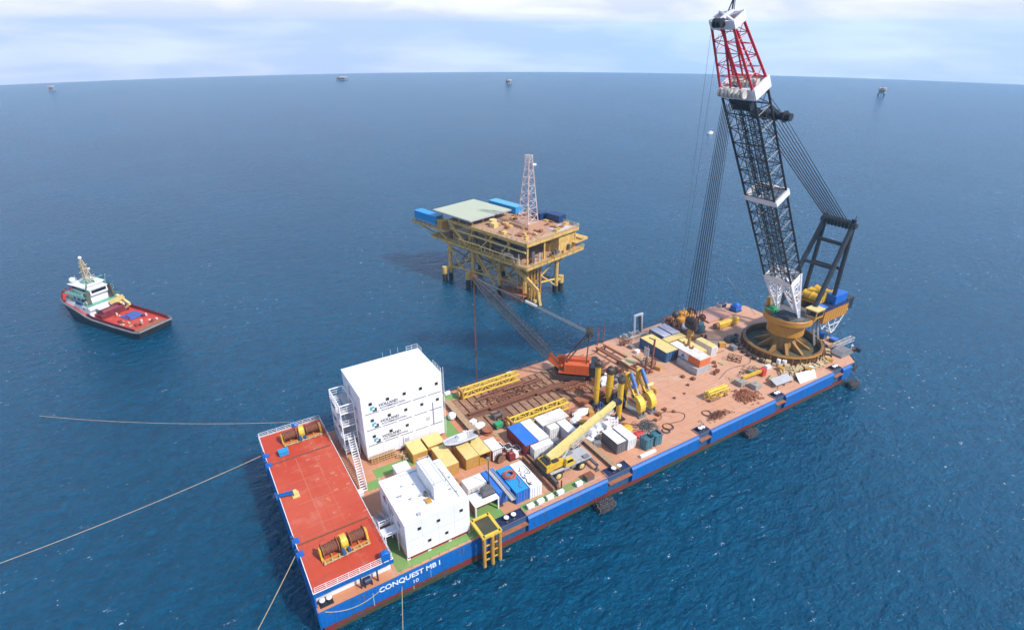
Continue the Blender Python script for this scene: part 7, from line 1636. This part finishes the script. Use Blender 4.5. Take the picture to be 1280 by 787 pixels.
    for k in range(6): m.bar(P(-2.7, 3 + 5.6 * k, 14.2), P(-2.7, 3 + 5.6 * k, 16.4), .16)
    m.bar(P(-2.7, 2, 16.2), P(-2.7, 33, 16.2), .2); m.bar(P(-1.5, .5, 18.6), P(-1.5, 37, 18.6), .35, .5); m.build('side_rail', 'yellow_pale', t)
    m = MB(); m.tube(P(5.2, 22.2, 21.42), P(5.2, 22.2, 23.4), 1.3, n=14); cbox(m, 3, 5, 19.4, 21.6, 21.42, 22.8); m.pieces('tank', 'yellow_pale', t)
    m = MB(); cbox(m, 22, 28.6, -.6, 6.4, 16.2, 16.5); cbox(m, 25.6, 28.6, -.6, 6.4, 16.5, 17.1); m.build('side_landing', 'plat_yellow', t)
    m = MB(); m.bar(P(14.8, 2, 9.5), P(26.5, 1.5, 16), .35); m.build('landing_strut', 'plat_yellow', t)
    def rbox(nm, lab, a0, a1, b0, b1, z, h, mt, rf):
        q = thing(nm, lab, 'container', tuple(P((a0 + a1) / 2, (b0 + b1) / 2, z)), 'blue units on the platform'); m = MB(); cbox(m, a0, a1, b0, b1, z + .12, z + h); m.build('wall', mt, q); m = MB(); cbox(m, a0 - .06, a1 + .06, b0 - .06, b1 + .06, z + h, z + h + .12); m.build('roof', rf, q); m = MB(); cbox(m, a0 + .1, a0 + .4, b0, b1, z, z + .12); cbox(m, a1 - .4, a1 - .1, b0, b1, z, z + .12); m.build('skid', 'dark_steel', q)
        m = MB()
        for k in range(4): b = b0 + (b1 - b0) * (k + .5) / 4; cbox(m, a0 - .05, a0 - .002, b - .05, b + .05, z + .2, z + h - .1)
        m.build('rib', rf, q)
    rbox('blue_cabin', 'blue cabin on the low cantilever deck beside the small yellow hut', -3.0, .4, 43.2, 55.6, 17.92, 3.6, 'sky_blue', 'sky_blue')
    rbox('blue_cabin', 'long blue cabin behind the helideck on the platform', 19.6, 23.4, 25.5, 39.5, 21.42, 2.5, 'sky_blue', 'roof_light')
    rbox('navy_tank', 'smaller navy blue box beside the mast on the platform deck', 20.4, 23.4, 14.2, 18.4, 21.42, 2.2, 'navy', 'navy')
    rbox('navy_tank', 'larger navy blue box at the corner of the platform deck', 22.4, 26.0, 7.4, 13.4, 21.42, 2.4, 'navy', 'navy')
    q = thing('yellow_hut', 'small yellow hut beside the blue cabin on the cantilever deck', 'hut', tuple(P(-1.6, 41, 17.9))); m = MB(); cbox(m, -3.0, -.4, 39.6, 42.6, 17.92, 20.6); m.build('wall', 'ochre', q); m = MB(); cbox(m, -3.2, -.2, 39.4, 42.8, 20.6, 20.8); m.build('roof', 'yellow_bright', q)
mat('navy', (0.012, 0.04, 0.13), 0.5, dirt=0.3, dcol=(0.05, 0.06, 0.1)); mat('roof_light', (0.10, 0.40, 0.66), 0.5)
platform()

# ------------------------------------------------------------------ tug
def tug():
    c = V((-27.2, 141.2, sea_z(-27, 141))); ang = math.atan2(.84, -.54)
    F_ = V((math.cos(ang), math.sin(ang), 0)); L_ = V((-math.sin(ang), math.cos(ang), 0))
    def P(x, y, z): return c + F_ * x + L_ * y + V((0, 0, z))
    def cbox(m, x0, x1, y0, y1, z0, z1, mi=0): return m.hexa([P(x0, y0, z0), P(x1, y0, z0), P(x1, y1, z0), P(x0, y1, z0)], [P(x0, y0, z1), P(x1, y0, z1), P(x1, y1, z1), P(x0, y1, z1)], mi)
    t = thing('anchor_tug', 'red decked anchor tug with white wheelhouse and tall mast', 'tug', tuple(c))
    st = [(-20.5, 5.2, 4.9, 2.6), (-19, 5.7, 5.3, 2.6), (-10, 5.9, 5.6, 2.6), (0, 5.9, 5.6, 2.7), (3, 5.9, 5.6, 3.2), (8, 5.8, 5.3, 4.6), (14, 5.2, 4.3, 5.2), (17, 4.2, 3.0, 5.6), (19.2, 2.8, 1.6, 5.9), (20.6, .6, .25, 6.2)]
    m = MB(); vs = []; fs = []; k = 6
    for x, wd, wl, zd in st: vs += [P(x, -wd, zd), P(x, -wd * .99, zd * .5), P(x - .02 * x, -wl, -.8), P(x - .02 * x, wl, -.8), P(x, wd * .99, zd * .5), P(x, wd, zd)]
    for i in range(len(st) - 1):
        for j in range(5): a = i * k + j; fs.append((a, a + 1, a + k + 1, a + k))
    fs.append(tuple(range(6))); m.add(vs, fs, 0, False); m.build('hull', 'hull_black', t)
    m = MB(); m.add([P(x, -wd + .05, zd - .75 if x < 3 else zd - .5) for x, wd, wl, zd in st] + [P(x, wd - .05, zd - .75 if x < 3 else zd - .5) for x, wd, wl, zd in st], [(i, i + 1, i + 1 + len(st), i + len(st)) for i in range(len(st) - 1)]); m.build('deck', 'tug_red', t)
    m = MB()
    for s in (-1, 1): m.path([P(x, s * (wd + .12), zd - .35) for x, wd, wl, zd in st], .3, 8)
    m.path([P(-20.6, -5.2, 2.2), P(-20.6, 5.2, 2.2)], .35, 8); m.build('fender_belt', 'tug_belt', t)
    m = MB()
    for s in (-1, 1):
        for (x0, w0, _, z0), (x1, w1, _, z1) in zip(st[1:4], st[2:5]): m.hexa([P(x0, s * (w0 - .55), z0 - .7), P(x1, s * (w1 - .55), z1 - .7), P(x1, s * (w1 - .3), z1 - .7), P(x0, s * (w0 - .3), z0 - .7)], [P(x0, s * (w0 - .5), z0 + .5), P(x1, s * (w1 - .5), z1 + .5), P(x1, s * (w1 - .35), z1 + .5), P(x0, s * (w0 - .35), z0 + .5)])
    m.build('bulwark', 'tug_maroon', t)
    m = MB()
    for s in (-1, 1):
        for (x0, w0, _, z0), (x1, w1, _, z1) in zip(st[6:], st[7:]): m.hexa([P(x0, s * (w0 - .3), z0 - .5), P(x1, s * max(.1, w1 - .3), z1 - .5), P(x1, s * w1, z1 - .5), P(x0, s * w0, z0 - .5)], [P(x0, s * (w0 - .15), z0 + .7), P(x1, s * max(.1, w1 - .15), z1 + .7), P(x1, s * w1, z1 + .7), P(x0, s * w0, z0 + .7)])
    m.build('fore_bulwark', 'tug_maroon', t)
    m = MB(); m.box(0, 0, 0, 0, 0, 0); m = MB(); cbox(m, -20, -17, -4.6, 4.6, 1.86, 1.95); m.build('stern_roller_deck', 'rust_orange', t)
    m = MB(); m.hexa([P(1.5, -5.3, 2.4), P(14.8, -4.7, 4.0), P(14.8, 4.7, 4.0), P(1.5, 5.3, 2.4)], [P(1.5, -5.2, 5.6), P(14.4, -4.2, 6.0), P(14.4, 4.2, 6.0), P(1.5, 5.2, 5.6)]); dh = m.build('deckhouse', 'white_paint', t)
    m = MB()
    for x in (4, 6.4, 8.8, 11.2):
        for s in (-1, 1): cbox(m, x, x + .5, s * (5.26 - (x - 1.5) * .065) - .06, s * (5.26 - (x - 1.5) * .065) + .06, 4.5, 5.05)
    m.pieces('porthole', 'glass_dark', dh)
    m = MB(); m.hexa([P(1.6, -5.1, 5.62), P(14.3, -4.1, 6.02), P(14.3, 4.1, 6.02), P(1.6, 5.1, 5.62)], [P(1.6, -5.1, 5.7), P(14.3, -4.1, 6.1), P(14.3, 4.1, 6.1), P(1.6, 5.1, 5.7)]); m.build('boat_deck', 'tug_green', t)
    m = MB(); cbox(m, 3.6, 12.6, -4.0, 4.0, 5.8, 8.2); dh = m.build('bridge_base', 'white_paint', t)
    m = MB()
    for x in (5.0, 7, 9): 
        for s in (-1, 1): cbox(m, x, x + .9, s * 4.02 - .02, s * 4.02 + .02, 6.7, 7.4)
    m.build('window', 'glass_dark', dh)
    m = MB(); cbox(m, 3.2, 13.2, -4.7, 4.7, 8.2, 8.32); m.build('bridge_deck', 'tug_green', t)
    m = MB(); m.hexa([P(5.4, -3.1, 8.32), P(11.2, -2.6, 8.32), P(11.2, 2.6, 8.32), P(5.4, 3.1, 8.32)], [P(5.2, -3.2, 10.9), P(11.6, -2.8, 10.9), P(11.6, 2.8, 10.9), P(5.2, 3.2, 10.9)]); wh = m.build('wheelhouse', 'white_paint', t)
    m = MB(); m.hexa([P(5.25, -3.2, 9.4), P(11.46, -2.76, 9.4), P(11.46, 2.76, 9.4), P(5.25, 3.2, 9.4)], [P(5.1, -3.27, 10.4), P(11.6, -2.84, 10.4), P(11.6, 2.84, 10.4), P(5.1, 3.27, 10.4)]); m.build('window_band', 'glass_dark', wh)
    m = MB(); cbox(m, 4.9, 12.1, -3.6, 3.6, 10.9, 11.1); m.build('roof', 'white_paint', wh)
    m = MB(); cbox(m, 6.5, 9.5, -1.4, 1.4, 11.1, 11.5); m.build('roof_deck', 'tug_green', wh)
    m = MB(); m.truss([P(5.6, -1.0, 11.1), P(7.6, -1.0, 11.1), P(7.6, 1.0, 11.1), P(5.6, 1.0, 11.1)], [P(7.0, -.3, 18.4), P(7.6, -.3, 18.4), P(7.6, .3, 18.4), P(7.0, .3, 18.4)], 6, .13, .08, 0, x=False)
    for z, w in ((13.0, 2.2), (15.0, 1.6), (16.8, 1.2)): m.bar(P(7.0, -w, z), P(7.0, w, z), .18); m.bar(P(6, 0, z + .3), P(8.6, 0, z + .3), .16)
    mm = m.build('mast', 'mast_buff', t)
    m = MB(); m.tube(P(7.3, 0, 18.4), P(7.3, 0, 19.0), .12, n=6); m.ball(tuple(P(7.3, 0, 19.2)), .5); m.ball(tuple(P(8.6, 0, 17.2)), .3); m.bar(P(7.2, -1.7, 15.3), P(7.2, -.2, 15.5), .25, .3); m.build('radar', 'white_paint', mm)
    m = MB(); m.ball(tuple(P(10.8, 2.4, 12.2)), .85); m.tube(P(10.8, 2.4, 11.1), P(10.8, 2.4, 11.6), .3, n=8); m.build('satellite_dome', 'white_paint', t)
    rt = random.Random(4)
    m = MB()
    for i in range(22): x, y = rt.uniform(2.8, 13.4), rt.choice((-1, 1)) * rt.uniform(3.4, 4.3); q = rt.uniform(.3, .8); cbox(m, x, x + q, y - q / 2, y + q / 2, 5.76, 5.76 + rt.uniform(.4, 1.3), i % 3)
    m.pieces('boat_deck_gear', ['white_worn', 'tug_green', 'yellow_pale'], t)
    m = MB()
    for i in range(12): x, y = rt.uniform(5.2, 11.4), rt.uniform(-3, 3); m.tube(P(x, y, 11.1), P(x, y, 11.1 + rt.uniform(.8, 3.4)), .05, n=4)
    m.pieces('aerial', 'white_worn', t)
    m = MB(); m.bar(P(5.0, -3.0, 8.4), P(2.6, -3.0, 13.6), .3); m.bar(P(5.0, 3.0, 8.4), P(2.6, 3.0, 12.4), .3); m.tube(P(4.4, -3.0, 13.0), P(4.4, 3.0, 13.0), .12, n=5); m.pieces('stay_post', 'tug_green', t)
    m = MB(); cbox(m, 2.9, 5.2, -2.6, 2.6, 8.33, 10.2); cbox(m, 2.7, 5.3, -2.9, 2.9, 10.2, 10.35); m.build('aft_bridge', 'white_paint', t)
    m = MB(); cbox(m, 2.86, 2.899, -2.2, 2.2, 9.0, 9.9); m.build('aft_window', 'glass_dark', t)
    m = MB(); m.tube(P(13.6, 0, 6.5), P(13.6, 0, 9.4), .16, n=6); cbox(m, 15, 17.4, -1.6, 1.6, 5.2, 6.6); m.pieces('fore_deck_gear', 'tug_maroon', t)
    for s in (-1, 1):
        m = MB(); m.hexa([P(3.0, s * 3.6 - .7, 5.7), P(4.6, s * 3.6 - .7, 5.7), P(4.6, s * 3.6 + .7, 5.7), P(3.0, s * 3.6 + .7, 5.7)], [P(2.8, s * 3.5 - .5, 9.6), P(4.0, s * 3.5 - .5, 9.6), P(4.0, s * 3.5 + .5, 9.6), P(2.8, s * 3.5 + .5, 9.6)]); m.pieces('funnel', 'tug_funnel', t)
    m = MB(); cbox(m, -2.0, 1.45, -4.2, 4.2, 2.0, 3.2); m.tube(P(-.4, -3, 3.4), P(-.4, 3, 3.4), 1.15, n=14); m.build('towing_winch', 'tug_maroon', t)
    m = MB(); m.tube(P(1.8, -4.0, 2.2), P(1.8, -4.0, 6.4), .5, n=10); m.bar(P(1.8, -4.0, 6.2), P(-3.6, -4.0, 4.2), .7, .9); m.bar(P(-3.6, -4.0, 4.2), P(-1.6, -3.4, 2.6), .55, .6); m.tube(P(2.0, -2.4, 4.6), P(-2.4, -2.4, 5.4), .4, n=8); m.bar(P(-1.2, -4.2, 6.4), P(1.2, -1.0, 5.0), .9, 1.2); m.build('deck_crane', 'yellow_pale', t)
    m = MB(); A = P(2.6, -3.3, 6.2); m.truss([A, A + F_ * .8, A + F_ * .8 + L_ * .8, A + L_ * .8], [A + V((0, 0, 4.4)), A + F_ * .3 + V((0, 0, 4.4)), A + F_ * .3 + L_ * .3 + V((0, 0, 4.4)), A + L_ * .3 + V((0, 0, 4.4))], 4, .1, .05, 0, x=False); m.build('light_mast', 'block_dark', t)
    m = MB(); cbox(m, 1.0, 3.2, 2.6, 5.2, 4.6, 5.4); cbox(m, -.8, 2.4, .6, 3.6, 4.7, 5.1); m.build('rescue_craft', 'white_worn', t)
    m = MB(); cbox(m, 4.8, 7.6, 3.7, 5.2, 5.8, 6.9); m.build('liferaft_cradle', 'work_blue', t)
    m = MB(); cbox(m, -10, -4.8, -4.0, .6, 1.96, 2.15); tq = m.build('blue_cover', 'tarp_blue', t)
    m = MB(); rr = random.Random(8)
    for i in range(26): x, y = rr.uniform(-17, -2), rr.uniform(-5, 5); s = rr.uniform(.3, .9); cbox(m, x, x + s, y, y + s, 1.96, 1.96 + rr.uniform(.2, .8), i % 4)
    m.pieces('deck_gear', ['rust', 'cream_white', 'tug_maroon', 'wood_sand'], t)
    m = MB()
    for s in (-1, 1): rails(m, [P(1.8, s * 5.0, 5.7), P(14.0, s * 4.1, 6.05)], r=.06, step=1.6); rails(m, [P(3.3, s * 4.6, 8.32), P(13.0, s * 4.6, 8.32)], r=.06, step=1.6)
    m.build('guard_rail', 'tug_green', t)
mat('tug_belt', (0.17, 0.16, 0.17), 0.7, dirt=0.6, dcol=(0.32, 0.29, 0.29)); mat('tug_maroon', (0.16, 0.02, 0.03), 0.5, dirt=0.4, dcol=(0.3, 0.06, 0.05)); mat('mast_buff', (0.50, 0.40, 0.24), 0.5, dirt=0.3); mat('tug_funnel', (0.10, 0.11, 0.09), 0.5, dirt=0.3, dcol=(0.3, 0.25, 0.15))
tug()

# ------------------------------------------------------------------ far platforms and a far boat
def far_rig(x, y, W_, Hh, label, turn):
    z = sea_z(x, y); t = thing('distant_platform', label, 'platform', (x, y, z), 'platforms on the horizon'); c, s = math.cos(turn), math.sin(turn)
    def q(m, a0, a1, b0, b1, z0, z1):
        f = lambda a, b, zz: (x + c * a - s * b, y + s * a + c * b, z + zz)
        m.hexa([f(a0, b0, z0), f(a1, b0, z0), f(a1, b1, z0), f(a0, b1, z0)], [f(a0, b0, z1), f(a1, b0, z1), f(a1, b1, z1), f(a0, b1, z1)])
    w, h = W_ / 2, Hh
    m = MB(); q(m, -w, w, -w * .7, w * .7, h * .34, h * .42); m.build('lower_deck', 'far_rust', t)
    m = MB(); q(m, -w * 1.05, w * .95, -w * .75, w * .75, h * .78, h * .85); m.build('upper_deck', 'far_rust', t)
    m = MB(); q(m, -w * .7, w * .2, -w * .5, w * .5, h * .42, h * .78); m.build('module', 'frame_grey', t)
    m = MB(); q(m, -w * .3, w * .9, -w * .6, w * .6, h * .93, h); m.build('top_deck', 'cream_white', t)
    m = MB(); q(m, -w * .9, -w * .5, -w * .3, w * .3, h * .85, h * 1.05); q(m, 0, w * .5, -.4, .4, h * .85, h * .93); m.build('hut', 'orange_plain', t)
    for a in (-.8, 0, .8):
        for b in (-.5, .5): m = MB(); q(m, w * a - w * .07, w * a + w * .07, w * b - w * .07, w * b + w * .07, -3, h * .34); m.build('leg', 'leg_dark', t)
    m = MB(); f = lambda a, zz: (x + c * a, y + s * a, z + zz)
    m.bar(f(-w * .8, h * .33), f(0, .5), w * .08); m.bar(f(w * .8, h * .33), f(0, .5), w * .08); m.build('brace', 'leg_dark', t)
far_rig(990, 458, 15, 12, 'rusty platform on the horizon beyond the A-frame of the tall crane', .4)
far_rig(596, 931, 11, 10, 'small orange topped platform on the horizon above the lattice mast', .2)
far_rig(398, 1321, 22, 8, 'pale wide low platform on the horizon between the tug and the yellow platform', .3)
far_rig(-131, 1340, 11, 10, 'faint tiny platform on the horizon beyond the tug', .1)
def far_boat(x, y, L, label):
    z = sea_z(x, y); t = thing('small_boat', label, 'boat', (x, y, z)); m = MB()
    m.hexa([(x - L / 2, y - 1, z - .3), (x + L * .35, y - 1, z - .3), (x + L * .35, y + 1, z - .3), (x - L / 2, y + 1, z - .3)], [(x - L / 2, y - 1.3, z + 1.2), (x + L / 2, y - .3, z + 1.5), (x + L / 2, y + .3, z + 1.5), (x - L / 2, y + 1.3, z + 1.2)]); m.build('hull', 'white_paint', t)
    m = MB(); m.box(x - 1.2, x + .8, y - .8, y + .8, z + 1.2, z + 2.3); m.build('cabin', 'white_paint', t)
far_boat(425, 301, 6.5, 'tiny white boat on the water beside the crane hoist ropes')

# ------------------------------------------------------------------ sea air
def haze():
    m = MB(); m.box(-2900, 3100, -2900, 3000, -260, 110)
    hz = bpy.data.materials.new('sea_haze'); hz.use_nodes = True; t = hz.node_tree; t.nodes.clear()
    o = N(t, 'ShaderNodeOutputMaterial'); v = N(t, 'ShaderNodeVolumePrincipled'); v.inputs['Color'].default_value = (0.32, 0.73, 1.0, 1); v.inputs['Density'].default_value = HAZE; v.inputs['Anisotropy'].default_value = 0.2
    t.links.new(v.outputs[0], o.inputs['Volume']); MATS['sea_haze'] = hz
    tag(m.build('haze', 'sea_haze'), kind='stuff')
HAZE = 0.00020
haze()
